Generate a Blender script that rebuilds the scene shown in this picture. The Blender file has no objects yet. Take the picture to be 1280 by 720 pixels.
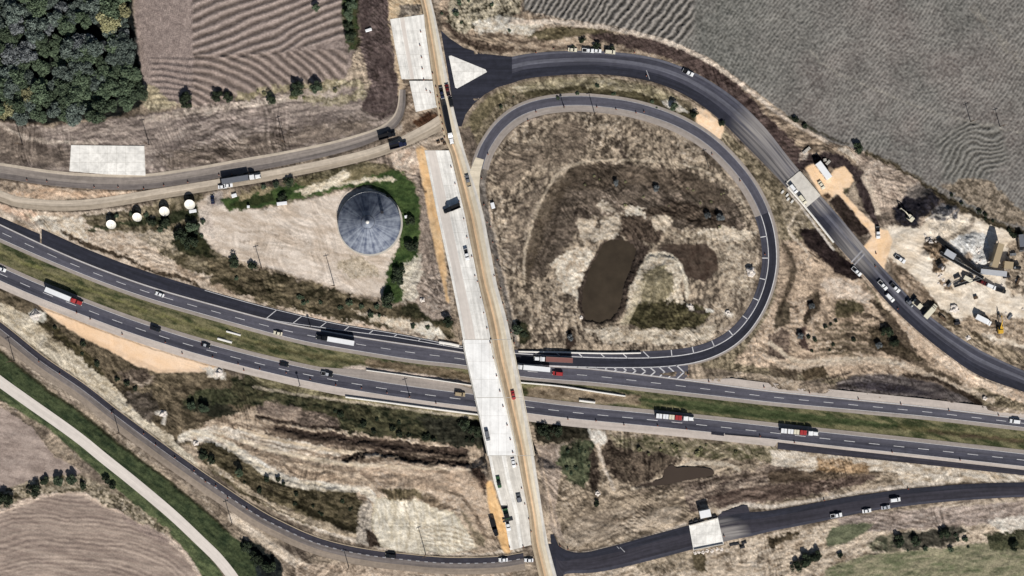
import bpy, math, random
import numpy as np
random.seed(7)
rng = np.random.default_rng(11)
C = bpy.context.scene.collection
S = 0.4                                   # metres per plan unit (site plan 1280 x 720 units, origin at its centre)
def W(px, py, z=0.0): return ((px-640)*S, (360-py)*S, z)
def lin(c):
    c = np.asarray(c, float)/255.0
    return np.where(c <= .04045, c/12.92, ((c+.055)/1.055)**2.4)
K = 0.82
# ------------------------------------------------------------------ scene, world, sun, camera
scene = bpy.context.scene
world = bpy.data.worlds.new("World"); scene.world = world; world.use_nodes = True
SUN_EL = math.radians(42); SUN_AZ_VEC = (0.27, -0.96)       # direction towards the sun in plan
nt = world.node_tree; nt.nodes.clear()
sky = nt.nodes.new('ShaderNodeTexSky'); sky.sky_type = 'NISHITA'; sky.sun_disc = False
sky.sun_elevation = SUN_EL; sky.sun_rotation = math.atan2(SUN_AZ_VEC[0], SUN_AZ_VEC[1])
bg = nt.nodes.new('ShaderNodeBackground'); bg.inputs[1].default_value = 0.05
wo = nt.nodes.new('ShaderNodeOutputWorld')
nt.links.new(sky.outputs[0], bg.inputs[0]); nt.links.new(bg.outputs[0], wo.inputs[0])
from mathutils import Vector, Matrix
sd = bpy.data.lights.new('sun', 'SUN'); sd.energy = 5.0; sd.angle = math.radians(.5); sd.color = (1, .97, .925)
so = bpy.data.objects.new('sun', sd); C.objects.link(so)
n_ = math.hypot(*SUN_AZ_VEC)
to_sun = Vector((SUN_AZ_VEC[0]/n_*math.cos(SUN_EL), SUN_AZ_VEC[1]/n_*math.cos(SUN_EL), math.sin(SUN_EL)))
so.rotation_euler = to_sun.to_track_quat('Z', 'Y').to_euler(); so.location = to_sun*300
cd = bpy.data.cameras.new('camera'); co = bpy.data.objects.new('camera', cd); C.objects.link(co)
CAM_H = 900.0
co.location = (0, 0, CAM_H); cd.sensor_width = 36; cd.lens = 36*CAM_H/512.0; cd.clip_start = 1; cd.clip_end = 20000
scene.camera = co
scene.view_settings.view_transform = 'Standard'; scene.view_settings.look = 'None'; scene.view_settings.exposure = 0; scene.view_settings.gamma = 1
scene.cycles.max_bounces = 4
# ------------------------------------------------------------------ materials
MATS = {}
def mat(name, c=None, rough=.85, metal=0, spec=.2, var=0.0, vscale=1.0, bump=0.0, streak=0.0, attr=False, coat=0.0, uvs=(.02, .55), joints=None):
    if name in MATS: return MATS[name]
    m = bpy.data.materials.new(name); m.use_nodes = True; t = m.node_tree; N = t.nodes; L = t.links
    b = N['Principled BSDF']; b.inputs['Roughness'].default_value = rough; b.inputs['Metallic'].default_value = metal
    b.inputs['Specular IOR Level'].default_value = spec
    if coat: b.inputs['Coat Weight'].default_value = coat
    if c is not None:
        l = lin(c)*K; rgb = N.new('ShaderNodeRGB'); rgb.outputs[0].default_value = (*l, 1); src = rgb.outputs[0]
    if attr:
        a = N.new('ShaderNodeAttribute'); a.attribute_name = 'Col'; src = a.outputs['Color']
    tc = N.new('ShaderNodeTexCoord')
    def mul(src, fac_socket, lo, hi, a=.3, b_=.7):
        mr = N.new('ShaderNodeMapRange'); mr.inputs[1].default_value = a; mr.inputs[2].default_value = b_
        mr.inputs[3].default_value = lo; mr.inputs[4].default_value = hi; L.new(fac_socket, mr.inputs[0])
        mx = N.new('ShaderNodeMix'); mx.data_type = 'RGBA'; mx.blend_type = 'MULTIPLY'; mx.inputs[0].default_value = 1
        L.new(src, mx.inputs[6]); L.new(mr.outputs[0], mx.inputs[7]); return mx.outputs[2]
    def noise(scale, detail=5, rough_=.65, vec=None):
        n = N.new('ShaderNodeTexNoise'); n.inputs['Scale'].default_value = scale; n.inputs['Detail'].default_value = detail
        n.inputs['Roughness'].default_value = rough_; L.new(vec or tc.outputs['Object'], n.inputs['Vector']); return n.outputs['Fac']
    if var:
        src = mul(src, noise(vscale), 1-var, 1+var)
        src = mul(src, noise(vscale*.13, 3), 1-var*.6, 1+var*.6)
    if streak:
        mp = N.new('ShaderNodeMapping'); mp.inputs['Scale'].default_value = (uvs[0], uvs[1], 1); L.new(tc.outputs['UV'], mp.inputs[0])
        src = mul(src, noise(1.0, 4, .6, mp.outputs[0]), 1-streak, 1+streak, .32, .68)
        mp2 = N.new('ShaderNodeMapping'); mp2.inputs['Scale'].default_value = (uvs[0]*6, uvs[1]*3, 1); L.new(tc.outputs['UV'], mp2.inputs[0])
        src = mul(src, noise(1.0, 4, .7, mp2.outputs[0]), 1-streak*.5, 1+streak*.5)
    if joints:
        bk = N.new('ShaderNodeTexBrick'); bk.offset = 0; bk.inputs['Color1'].default_value = (1, 1, 1, 1); bk.inputs['Color2'].default_value = (.95, .95, .95, 1); bk.inputs['Mortar'].default_value = (.62, .60, .57, 1)
        bk.inputs['Scale'].default_value = 1; bk.inputs['Mortar Size'].default_value = .07; bk.inputs['Mortar Smooth'].default_value = .2; bk.inputs['Brick Width'].default_value = joints[0]; bk.inputs['Row Height'].default_value = joints[1]
        L.new(tc.outputs[joints[2]], bk.inputs['Vector']); mx = N.new('ShaderNodeMix'); mx.data_type = 'RGBA'; mx.blend_type = 'MULTIPLY'; mx.inputs[0].default_value = .8; L.new(src, mx.inputs[6]); L.new(bk.outputs['Color'], mx.inputs[7]); src = mx.outputs[2]
        src = mul(src, noise(.12, 6, .75), .84, 1.06, .34, .6)
    L.new(src, b.inputs['Base Color'])
    if bump:
        bp = N.new('ShaderNodeBump'); bp.inputs['Strength'].default_value = 1; bp.inputs['Distance'].default_value = bump
        L.new(noise(vscale*1.4, 6, .7), bp.inputs['Height']); L.new(bp.outputs[0], b.inputs['Normal'])
    MATS[name] = m; return m
M = {}
M['ground'] = None
def ground_mat():
    m = bpy.data.materials.new('soil and grass'); m.use_nodes = True; t = m.node_tree; N = t.nodes; L = t.links; b = N['Principled BSDF']
    b.inputs['Roughness'].default_value = 1; b.inputs['Specular IOR Level'].default_value = 0
    a = N.new('ShaderNodeAttribute'); a.attribute_name = 'Col'; tc = N.new('ShaderNodeTexCoord'); src = a.outputs['Color']
    def noise(sc, det, ro, st=None):
        n = N.new('ShaderNodeTexNoise'); n.inputs['Scale'].default_value = sc; n.inputs['Detail'].default_value = det; n.inputs['Roughness'].default_value = ro
        L.new(tc.outputs['Object'], n.inputs['Vector']); return n.outputs['Fac']
    for sc, det, ro, lo, hi, w in ((1.3, 5, .75, .64, 1.36, .9), (.28, 5, .7, .82, 1.18, .8), (2.9, 3, .7, .66, 1.34, .85)):
        mr = N.new('ShaderNodeMapRange'); mr.inputs[1].default_value = .33; mr.inputs[2].default_value = .67; mr.inputs[3].default_value = lo; mr.inputs[4].default_value = hi
        L.new(noise(sc, det, ro), mr.inputs[0])
        f = N.new('ShaderNodeMath'); f.operation = 'MULTIPLY'; f.inputs[1].default_value = w; L.new(a.outputs['Alpha'], f.inputs[0])
        mx = N.new('ShaderNodeMix'); mx.data_type = 'RGBA'; mx.blend_type = 'MULTIPLY'; L.new(f.outputs[0], mx.inputs[0]); L.new(src, mx.inputs[6]); L.new(mr.outputs[0], mx.inputs[7]); src = mx.outputs[2]
    L.new(src, b.inputs['Base Color'])
    bp = N.new('ShaderNodeBump'); bp.inputs['Distance'].default_value = .16; L.new(a.outputs['Alpha'], bp.inputs['Strength']); L.new(noise(1.6, 6, .75), bp.inputs['Height']); L.new(bp.outputs[0], b.inputs['Normal'])
    return m
M['ground'] = ground_mat()
def dull(key, c, var=.12, vs=.6, **k): M[key] = mat(key.replace('_', ' '), c, var=var, vscale=vs, **k); return M[key]
dull('new_asphalt', (45, 46, 56), .2, .4, streak=.34); dull('mid_asphalt', (70, 70, 80), .16, .4, streak=.34); dull('light_asphalt', (98, 98, 107), .16, .4, streak=.3); dull('dusty_grey', (150, 146, 146), .16, .4, streak=.26)
dull('old_asphalt', (85, 84, 93), .14, .5, streak=.26); dull('dark_asphalt', (57, 55, 63), .2, .4, streak=.32)
dull('dusty_asphalt', (146, 136, 128), .16, .4, streak=.26); dull('pale_dust', (196, 182, 164), .14, .4, streak=.22); dull('track_grey', (118, 110, 106), .18, .4, streak=.3)
dull('tan_dust', (172, 158, 140), .16, .4, streak=.24); dull('shoulder', (196, 184, 174), .10, .5, streak=.12); dull('grey_shoulder', (158, 148, 140), .12, .5, streak=.15)
dull('brown_shoulder', (150, 136, 122), .16, .5, streak=.16)
dull('concrete_new', (244, 240, 232), .12, .35, streak=.2, joints=(6.0, 4.2, 'UV')); dull('concrete_deck', (252, 250, 246), .04, .3, streak=.07, joints=(9.0, 4.2, 'UV')); dull('slab_white', (246, 242, 234), .13, .5, joints=(4.6, 4.6, 'Object'))
dull('concrete_dirty', (212, 206, 196), .14, .4, streak=.2); dull('pale_road', (224, 214, 204), .06, .4, streak=.10)
dull('tan_edge', (190, 172, 146), .14, .4, streak=.18); dull('tan_dark', (164, 144, 118), .14, .4, streak=.2)
dull('peach', (226, 192, 154), .10, .4, streak=.18); dull('tan_mid', (200, 180, 152), .12, .4, streak=.18); dull('tan_pale', (220, 207, 184), .10, .4, streak=.16)
dull('road_paint', (206, 204, 204), .2, .8); dull('worn_paint', (160, 158, 160), .25, .8); dull('dash_paint', (196, 194, 198), .25, .8)
dull('rubber', (24, 24, 26), .1, 2); dull('steel', (150, 152, 154), .08, 1, metal=.6, rough=.45); dull('dark_steel', (62, 62, 66), .12, 1, metal=.4, rough=.5)
dull('chassis', (30, 30, 33), .1, 1); dull('wood', (96, 78, 62), .18, 2)
dull('concrete_grey', (190, 184, 174), .1, .6); dull('barrier', (238, 234, 226), .06, .6)
dull('lamp', (250, 245, 225), 0, 1, rough=.2); dull('tail_lamp', (150, 20, 20), 0, 1, rough=.25)
M['glass'] = mat('tinted glass', (20, 24, 30), rough=.08, spec=.6)
PAINT = {}
def paint(name, c, rough=.32):
    if name not in PAINT: PAINT[name] = mat(name+' paint', c, rough=rough, spec=.45, coat=.3, var=.05, vscale=.8)
    return PAINT[name]
for n, c in dict(white=(246, 246, 246), silver=(186, 188, 192), grey=(112, 114, 120), black=(26, 27, 30), red=(170, 56, 56), dark_red=(96, 26, 28), navy=(34, 40, 66),
                 rust=(140, 96, 88), yellow=(222, 176, 60), orange=(232, 104, 34), cream=(232, 224, 200), tan=(176, 158, 128), green=(60, 92, 60)).items(): paint(n, c)
def dusty(base, key, spots, c=(160, 154, 149)):
    """copy of a pavement material with pale dust lying around the given plan points (x, y, radius)"""
    m = M[base].copy(); m.name = key; t = m.node_tree; N = t.nodes; L = t.links; b = N['Principled BSDF']; src = b.inputs['Base Color'].links[0].from_socket
    tc = N.new('ShaderNodeTexCoord'); n = N.new('ShaderNodeTexNoise'); n.inputs['Scale'].default_value = .16; n.inputs['Detail'].default_value = 3; mp = N.new('ShaderNodeMapping'); mp.inputs['Scale'].default_value = (.16, 4.0, 1); L.new(tc.outputs['UV'], mp.inputs[0]); L.new(mp.outputs[0], n.inputs['Vector'])
    for x, y, r in spots:
        d = N.new('ShaderNodeVectorMath'); d.operation = 'DISTANCE'; d.inputs[1].default_value = W(x, y, 0); L.new(tc.outputs['Object'], d.inputs[0])
        mr = N.new('ShaderNodeMapRange'); mr.inputs[1].default_value = r*S; mr.inputs[2].default_value = r*S*.25; L.new(d.outputs['Value'], mr.inputs[0])
        mu = N.new('ShaderNodeMath'); mu.operation = 'MULTIPLY'; L.new(mr.outputs[0], mu.inputs[0]); ms = N.new('ShaderNodeMapRange'); ms.inputs[1].default_value = .3; ms.inputs[2].default_value = .68; L.new(n.outputs[0], ms.inputs[0]); L.new(ms.outputs[0], mu.inputs[1])
        mx = N.new('ShaderNodeMix'); mx.data_type = 'RGBA'; L.new(mu.outputs[0], mx.inputs[0]); L.new(src, mx.inputs[6]); mx.inputs[7].default_value = (*(lin(c)*K), 1); src = mx.outputs[2]
    L.new(src, b.inputs['Base Color']); M[key] = m; return m
# ------------------------------------------------------------------ mesh helpers
class MB:
    def __init__(s): s.v = []; s.f = []; s.m = []; s.uv = None
    def add(s, vs, fs, mi=0):
        o = len(s.v); s.v += [tuple(x) for x in vs]; s.f += [tuple(i+o for i in f) for f in fs]; s.m += [mi]*len(fs); return s
    def box(s, x0, x1, y0, y1, z0, z1, mi=0, bev=0.0, tx=0, ty=0):
        """box; tx,ty pull the top in; bev chamfers the upright corners"""
        b = bev
        def ring(x0, x1, y0, y1, z):
            if b: return [(x0+b, y0, z), (x1-b, y0, z), (x1, y0+b, z), (x1, y1-b, z), (x1-b, y1, z), (x0+b, y1, z), (x0, y1-b, z), (x0, y0+b, z)]
            return [(x0, y0, z), (x1, y0, z), (x1, y1, z), (x0, y1, z)]
        r0 = ring(x0, x1, y0, y1, z0); r1 = ring(x0+tx, x1-tx, y0+ty, y1-ty, z1); n = len(r0)
        fs = [tuple(range(n-1, -1, -1)), tuple(range(n, 2*n))]+[(i, (i+1) % n, n+(i+1) % n, n+i) for i in range(n)]
        return s.add(r0+r1, fs, mi)
    def frustum(s, b, t, mi=0):
        """b,t: (x0,x1,y0,y1,z)"""
        q = lambda a: [(a[0], a[2], a[4]), (a[1], a[2], a[4]), (a[1], a[3], a[4]), (a[0], a[3], a[4])]
        return s.add(q(b)+q(t), [(3, 2, 1, 0), (4, 5, 6, 7)]+[(i, (i+1) % 4, 4+(i+1) % 4, 4+i) for i in range(4)], mi)
    def prism(s, prof, y0, y1, mi=0, inset=0.0):
        n = len(prof); vs = [(x, y0, z) for x, z in prof]+[(x, y1, z) for x, z in prof]
        fs = [tuple(range(n)), tuple(range(2*n-1, n-1, -1))]+[((i+1) % n, i, n+i, n+(i+1) % n) for i in range(n)]
        return s.add(vs, fs, mi)
    def tube(s, p, q, r, r2=None, n=10, mi=0):
        p = Vector(p); q = Vector(q); d = (q-p).normalized(); r2 = r if r2 is None else r2
        a = d.orthogonal().normalized(); b = d.cross(a)
        vs = []
        for c, rr in ((p, r), (q, r2)):
            for i in range(n):
                t = 2*math.pi*i/n; vs.append(c+a*math.cos(t)*rr+b*math.sin(t)*rr)
        return s.add(vs, [tuple(range(n-1, -1, -1)), tuple(range(n, 2*n))]+[(i, (i+1) % n, n+(i+1) % n, n+i) for i in range(n)], mi)
    def lathe(s, prof, n=24, mi=0, c=(0, 0, 0)):
        vs = []
        for r, z in prof:
            for i in range(n):
                t = 2*math.pi*i/n; vs.append((c[0]+r*math.cos(t), c[1]+r*math.sin(t), c[2]+z))
        fs = []
        for k in range(len(prof)-1):
            for i in range(n): fs.append((k*n+i, k*n+(i+1) % n, (k+1)*n+(i+1) % n, (k+1)*n+i))
        fs.append(tuple(range(n-1, -1, -1))); fs.append(tuple((len(prof)-1)*n+i for i in range(n)))
        return s.add(vs, fs, mi)
    def mesh(s, name, mats, smooth=False):
        me = bpy.data.meshes.new(name); me.from_pydata(s.v, [], s.f); me.update()
        for m in mats: me.materials.append(m)
        if len(mats) > 1: me.polygons.foreach_set('material_index', s.m)
        if smooth: me.polygons.foreach_set('use_smooth', [True]*len(s.f))
        return me
    def build(s, name, mats, parent=None, smooth=False):
        if not isinstance(mats, (list, tuple)): mats = [mats]
        o = bpy.data.objects.new(name, s.mesh(name, mats, smooth)); C.objects.link(o); o.parent = parent; return o
def tag(o, label=None, cat=None, group=None, kind=None):
    if label: o['label'] = label
    if cat: o['category'] = cat
    if group: o['group'] = group
    if kind: o['kind'] = kind
    return o
def empty(name, loc, rz=0, label=None, cat=None, group=None):
    o = bpy.data.objects.new(name, None); C.objects.link(o); o.location = loc; o.rotation_euler = (0, 0, rz); o.empty_display_size = .5
    return tag(o, label, cat, group)
# ------------------------------------------------------------------ curves on the plan
def cr(pts, step=4.0, closed=False):
    P = np.array(pts, float); n = len(P); out = []
    for i in range(n-1):
        p0 = P[max(i-1, 0)]; p1 = P[i]; p2 = P[i+1]; p3 = P[min(i+2, n-1)]
        if i == 0: p0 = 2*p1-p2
        if i == n-2: p3 = 2*p2-p1
        d = np.linalg.norm(p2-p1); k = max(4, int(d/2))
        t = np.linspace(0, 1, k, endpoint=False)[:, None]
        out.append(.5*((2*p1)+(-p0+p2)*t+(2*p0-5*p1+4*p2-p3)*t**2+(-p0+3*p1-3*p2+p3)*t**3))
    out.append(P[-1:]); Q = np.concatenate(out)
    L = np.concatenate([[0], np.cumsum(np.linalg.norm(np.diff(Q, axis=0), axis=1))])
    m = max(2, int(L[-1]/step)+1); u = np.linspace(0, L[-1], m)
    return np.stack([np.interp(u, L, Q[:, k]) for k in range(Q.shape[1])], 1)
def normals(Q):
    T = np.gradient(Q[:, :2], axis=0); T /= np.linalg.norm(T, axis=1)[:, None]
    return np.stack([T[:, 1], -T[:, 0]], 1)      # image space: +offset is to the LEFT of travel as seen on the plan
def offs(Q, o):
    o = np.broadcast_to(np.asarray(o, float), (len(Q),)); return Q[:, :2]+normals(Q)*o[:, None]
def fx(nodes, x0, x1, step=4.0, win=36):
    """smooth y = f(x) through nodes, sampled every step"""
    xs = np.arange(x0, x1+.1, step); a = np.array(nodes, float)
    acc = 0; ks = np.linspace(-win, win, 13)
    wgt = np.cos(ks/win*math.pi/2.2)
    for k, w in zip(ks, wgt):
        xx = xs+k; y = np.interp(xx, a[:, 0], a[:, 1])
        y = np.where(xx < a[0, 0], a[0, 1]+(xx-a[0, 0])*(a[1, 1]-a[0, 1])/(a[1, 0]-a[0, 0]), y)
        y = np.where(xx > a[-1, 0], a[-1, 1]+(xx-a[-1, 0])*(a[-1, 1]-a[-2, 1])/(a[-1, 0]-a[-2, 0]), y)
        acc = acc+w*y
    return np.stack([xs, acc/wgt.sum()], 1)
def ribbon(name, guides, mats, z=.06, zf=None, kind='structure', parent=None, label=None, cat=None):
    """pavement sheet between successive guide lines; one material per band; UV in metres"""
    n = len(guides[0]); vs = []; uv = []
    u = np.concatenate([[0], np.cumsum(np.linalg.norm(np.diff(guides[0], axis=0), axis=1))])*S
    acc = np.zeros(n)
    for k, g in enumerate(guides):
        if k: acc = acc+np.linalg.norm(g-guides[k-1], axis=1)*S
        for i in range(n):
            zz = z+(zf(g[i, 0], g[i, 1]) if zf else 0); vs.append(W(g[i, 0], g[i, 1], zz)); uv.append((u[i], acc[i]))
    uniq = []; idx = []
    for m in mats:
        if m not in uniq: uniq.append(m)
        idx.append(uniq.index(m))
    fs = []; mi = []
    for k in range(len(guides)-1):
        for i in range(n-1):
            a, b, c, d = k*n+i, k*n+i+1, (k+1)*n+i+1, (k+1)*n+i
            fs.append((a, b, c, d)); mi.append(idx[k])
    me = bpy.data.meshes.new(name); me.from_pydata(vs, [], fs)
    lay = me.uv_layers.new(name='UVMap')
    lay.data.foreach_set('uv', np.array([uv[l.vertex_index] for l in me.loops], dtype=np.float32).ravel())
    for m in uniq: me.materials.append(m)
    me.polygons.foreach_set('material_index', mi); me.update()
    flip = me.polygons[len(fs)//2].normal.z < 0
    if flip: me.flip_normals()
    o = bpy.data.objects.new(name, me); C.objects.link(o); o.parent = parent
    return tag(o, label, cat, None, kind if parent is None else None)
def flat(name, polys, m, z, zf=None, parent=None, kind='structure', label=None, cat=None):
    """flat pieces (painted markings, patches), given in plan units"""
    mb = MB(); 
    for p in polys:
        a = sum(p[i][0]*p[(i+1) % len(p)][1]-p[(i+1) % len(p)][0]*p[i][1] for i in range(len(p)))
        q = p if a < 0 else p[::-1]
        mb.add([W(x, y, z+(zf(x, y) if zf else 0)) for x, y in q], [tuple(range(len(q)))])
    me = mb.mesh(name, [m]); lay = me.uv_layers.new(name='UVMap')
    lay.data.foreach_set('uv', np.array([me.vertices[l.vertex_index].co[:2] for l in me.loops], dtype=np.float32).ravel())
    o = bpy.data.objects.new(name, me); C.objects.link(o); o.parent = parent
    return tag(o, label, cat, None, kind if parent is None else None)
def line_polys(Q, width, dash=None, period=None, start=0.0):
    """quads of a painted line along the sampled plan line Q; width/dash/period in metres"""
    L = np.concatenate([[0], np.cumsum(np.linalg.norm(np.diff(Q, axis=0), axis=1))]); w = width/S/2; out = []
    segs = [(0, L[-1])] if dash is None else [(a, a+dash/S) for a in np.arange(start/S, L[-1]-dash/S, period/S)]
    for a, b in segs:
        k = max(2, int((b-a)/5)+1); u = np.linspace(a, b, k)
        R = np.stack([np.interp(u, L, Q[:, 0]), np.interp(u, L, Q[:, 1])], 1); A = offs(R, w); B = offs(R, -w)
        for i in range(k-1): out.append([tuple(A[i]), tuple(A[i+1]), tuple(B[i+1]), tuple(B[i])])
    return out
def bar(p, q, width): return line_polys(np.array([p, q], float), width)[0:1] and [line_polys(np.array([p, q], float), width)[0]]
# ------------------------------------------------------------------ roads
def bar(p, q, w):
    d = np.array(q, float)-np.array(p, float); d /= np.linalg.norm(d); n = np.array([-d[1], d[0]])*w/S/2
    p = np.array(p, float); q = np.array(q, float)
    return [[tuple(p+n), tuple(q+n), tuple(q-n), tuple(p-n)]]
DECK = 6.4
def sm(t): t = min(1, max(0, t)); return t*t*(3-2*t)
def cz(x, y):
    y = y+(x-600)*.0
    if y < 425: return DECK*sm((y-205)/220.0)
    if y <= 567: return DECK
    return DECK*sm((692-y)/125.0)
CORR = []                                  # road corridors for the terrain: (centre line, half width, z function)
# --- upper carriageway (traffic to the left)
X0, X1 = -60, 1340
g1 = fx([(-60, 253), (0, 281), (50, 305), (100, 327), (150, 346), (190, 360), (250, 377), (320, 396), (360, 406), (395, 412), (432, 419), (482, 427), (581, 441), (650, 456), (740, 461), (855, 475), (960, 489), (1060, 499), (1160, 509), (1290, 525), (1340, 530)], X0, X1)
g3 = fx([(-60, 275), (0, 303), (68, 333), (135, 360), (190, 379), (225, 389), (320, 416), (382, 432), (440, 442), (520, 455), (585, 461), (650, 476), (740, 482), (855, 495), (960, 507), (1060, 516), (1160, 525), (1290, 540), (1340, 545)], X0, X1)
xs = g1[:, 0]
def shift(g, a): a = np.broadcast_to(a, (len(g),)); return np.stack([g[:, 0], g[:, 1]+a], 1)
g2 = shift(g3, -5.0)
hw_up = ribbon('highway', [shift(g1, -1.2), shift(g1, 1.0), g2, g3], [M['grey_shoulder'], M['old_asphalt'], M['grey_shoulder']], .06)
dm = np.stack([xs, (g1[:, 1]+g2[:, 1])/2+.4], 1)
flat('lane_marking', line_polys(shift(g1, -.2), .36)+line_polys(shift(g2, .3), .2)+line_polys(dm, .26, 5.0, 12.4, 3), M['road_paint'], .085, parent=hw_up)
CORR.append((np.stack([xs, (g1[:, 1]+g3[:, 1])/2], 1), (g3[:, 1]-g1[:, 1]).mean()/2, None))
# outer light shoulder right of the gore
def cut(g, a, b): return g[(g[:, 0] >= a) & (g[:, 0] <= b)]
so_ = cut(g1, 856, 1340); tpr = np.clip((so_[:, 0]-856)/60, .18, 1)*9.0
ribbon('highway_shoulder', [shift(so_, -tpr-1.2), shift(so_, -1.2)], [M['shoulder']], .055)
# --- new ramp lane beside it, left of the bridge
gA = fx([(-60, 247), (0, 271), (48, 292)], -60, 50, 2, 8)
gB = fx([(50, 285), (100, 308), (150, 328), (200, 345), (250, 360), (320, 380), (420, 404), (495, 416), (545, 426), (581, 433), (640, 439)], 52, 640, 4, 26)
def yon(g, x): return np.interp(x, g[:, 0], g[:, 1])
ga = gA; gb = np.stack([ga[:, 0], yon(g1, ga[:, 0])-1.2], 1)
mid = np.stack([ga[:, 0], ga[:, 1]*.35+gb[:, 1]*.65], 1)
ribbon('ramp_lane', [ga, gb], [M['new_asphalt']], .05)
gc = np.stack([gB[:, 0], yon(g1, gB[:, 0])-1.2], 1)
f = np.interp(gB[:, 0], [200, 345, 440, 490], [1, 1, .62, .47])
gs = np.stack([gB[:, 0], gB[:, 1]*(1-f)+gc[:, 1]*f], 1)
rl = ribbon('ramp_lane', [gB, np.stack([gB[:, 0], np.minimum(gs[:, 1]+.01, gc[:, 1])], 1), gc], [M['new_asphalt'], M['new_asphalt']], .05)
tick = []
for xa in (333, 366, 400, 430, 461, 492, 522, 553):
    ya = yon(gs, xa); dx_ = 13*(ya-yon(gB, xa))/15.0; tick += bar((xa, ya), (xa+dx_, yon(gB, xa+dx_)+1.2), .36)
g_gs = cut(gs, 330, 640)
flat('lane_marking', tick+line_polys(g_gs, .3)+line_polys(shift(cut(gB, 255, 640), 1.2), .28), M['road_paint'], .075, parent=rl)
CORR.append((np.stack([gB[:, 0], (gB[:, 1]+gc[:, 1])/2], 1), 11, None)); CORR.append((np.stack([ga[:, 0], (ga[:, 1]+gb[:, 1])/2], 1), 6, None))
# --- lower carriageway (traffic to the right)
d = fx([(-60, 316), (0, 342), (37, 359), (100, 384), (152, 404), (200, 420), (245, 434), (305, 450), (367, 465), (427, 477), (487, 487), (552, 496), (582, 499.5), (640, 506), (710, 515), (806, 524), (885, 532), (957, 540), (1047, 550), (1142, 560), (1270, 574), (1340, 582)], X0, X1)
slope = np.abs(np.gradient(d[:, 1], d[:, 0])); hv = 7.6*np.sqrt(1+slope**2)
eT = shift(d, -hv); eB = shift(d, hv+.4); eS = shift(eT, -5.2-np.clip((d[:, 0]-400)/60, 0, 1)*np.clip((600-d[:, 0])/40, 0, 1)*7)
wo_ = np.interp(d[:, 0], [-60, 330, 560, 700, 960, 968, 972, 1340], [9.5, 9.0, 10, 10, 9, 9, 3.0, 4.5])
eO = shift(eB, wo_)
hw_lo = ribbon('highway', [eS, eT, d, eB, eO], [M['grey_shoulder'], M['old_asphalt'], M['mid_asphalt'], M['shoulder']], .06)
flat('lane_marking', line_polys(eT, .2)+line_polys(d, .28, 5.4, 12.4, 0)+line_polys(shift(eB, -.2), .16), M['road_paint'], .085, parent=hw_lo)
CORR.append((np.stack([d[:, 0], (eS[:, 1]+eO[:, 1])/2], 1), 16, None))
n0 = cut(eO, 972, 1340); n1_ = shift(n0, np.interp(n0[:, 0], [972, 1340], [8.5, 6.5]))
ribbon('widening_strip', [shift(n0, .3), n1_], [M['dark_asphalt']], .05)
flat('fresh_patch', [[(889, 538.5), (905, 540.5), (905, 545), (889, 543)], [(906, 541), (972, 547), (972, 549), (906, 543.4)]], M['new_asphalt'], .085)
CORR.append((np.stack([n0[:, 0], (n0[:, 1]+n1_[:, 1])/2], 1), 6, None))
# --- loop ramp
Lc = cr([(598, 214), (602, 198), (610, 180), (626, 158), (648, 141), (676, 131), (708, 127), (742, 127.5), (790, 134), (838, 149), (880, 172), (914, 203), (941, 239), (958, 278), (964, 318), (960, 352), (947, 386), (926, 415), (900, 434), (866, 446), (820, 451.5), (760, 452), (700, 450), (640, 446.5)], 4)
i_ = np.arange(len(Lc))/len(Lc)
inner = np.interp(i_, [0, .08, .3, .62, .8, .9, 1], [-12, -13, -13, -11, -13, -12, -9.5]); lane_i = np.interp(i_, [0, .3, .62, .78, 1], [-4.5, -5, -3.0, -4.5, -5]); lane_o = np.interp(i_, [0, .5, .75, .82, 1], [6.5, 6.5, 7.5, 7.2, 8.0]); outer = np.interp(i_, [0, .5, .74, .78, 1], [10, 10.5, 10.0, 7.6, 8.4])
# travel is clockwise: image-left offset is outside
k1 = 1; kk = int(len(Lc)*.50)
def seg(a, b): 
    s_ = slice(a, b+1)
    return [offs(Lc, outer)[s_], offs(Lc, lane_o)[s_], offs(Lc, lane_i)[s_], offs(Lc, inner)[s_]]
loop = ribbon('loop_ramp', seg(k1, kk), [M['grey_shoulder'], M['old_asphalt'], M['grey_shoulder']], .05)
loop2 = ribbon('loop_ramp', seg(kk, len(Lc)-1), [M['grey_shoulder'], M['new_asphalt'], M['mid_asphalt']], .05)
tick = []
A = offs(Lc, lane_i); B = offs(Lc, inner)
for t in np.arange(.535, .99, .0305):
    k = int(t*len(Lc)); k2 = min(len(Lc)-1, k+2) if t > .8 else max(0, k-1)
    tick += bar(A[k], B[k2 if t > .8 else k]*1.0, .45)
flat('lane_marking', line_polys(offs(Lc, lane_o)[k1:kk+1], .3)+line_polys(A[k1:kk+1], .3), M['worn_paint'], .075, parent=loop)
flat('lane_marking', tick+line_polys(offs(Lc, lane_o)[kk:], .42)+line_polys(A[kk:], .42), M['road_paint'], .075, parent=loop2)
CORR.append((Lc, 12, None))
# gore with chevrons
gor = np.array([(x, yon(g1, x)) for x in range(640, 861, 4)]); top = np.array([(x, np.interp(x, offs(Lc, lane_o)[::-1][:, 0][:70], offs(Lc, lane_o)[::-1][:, 1][:70])) for x in range(640, 861, 4)])
top[:, 1] = np.minimum(top[:, 1], gor[:, 1]-.2)
gore = ribbon('gore', [top, shift(gor, -1.2)], [M['old_asphalt']], .045)
ch = []
for x in range(722, 862, 12):
    ya, yb = np.interp(x, top[:, 0], top[:, 1]), yon(g1, x); ym = (ya+yb)/2; h = (yb-ya)/2
    ch += bar((x-h*.9, ya+.6), (x+1, ym), .6)+bar((x+1, ym), (x-h*.9, yb-.6), .6)
flat('lane_marking', ch, M['road_paint'], .075, parent=gore)
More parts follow.
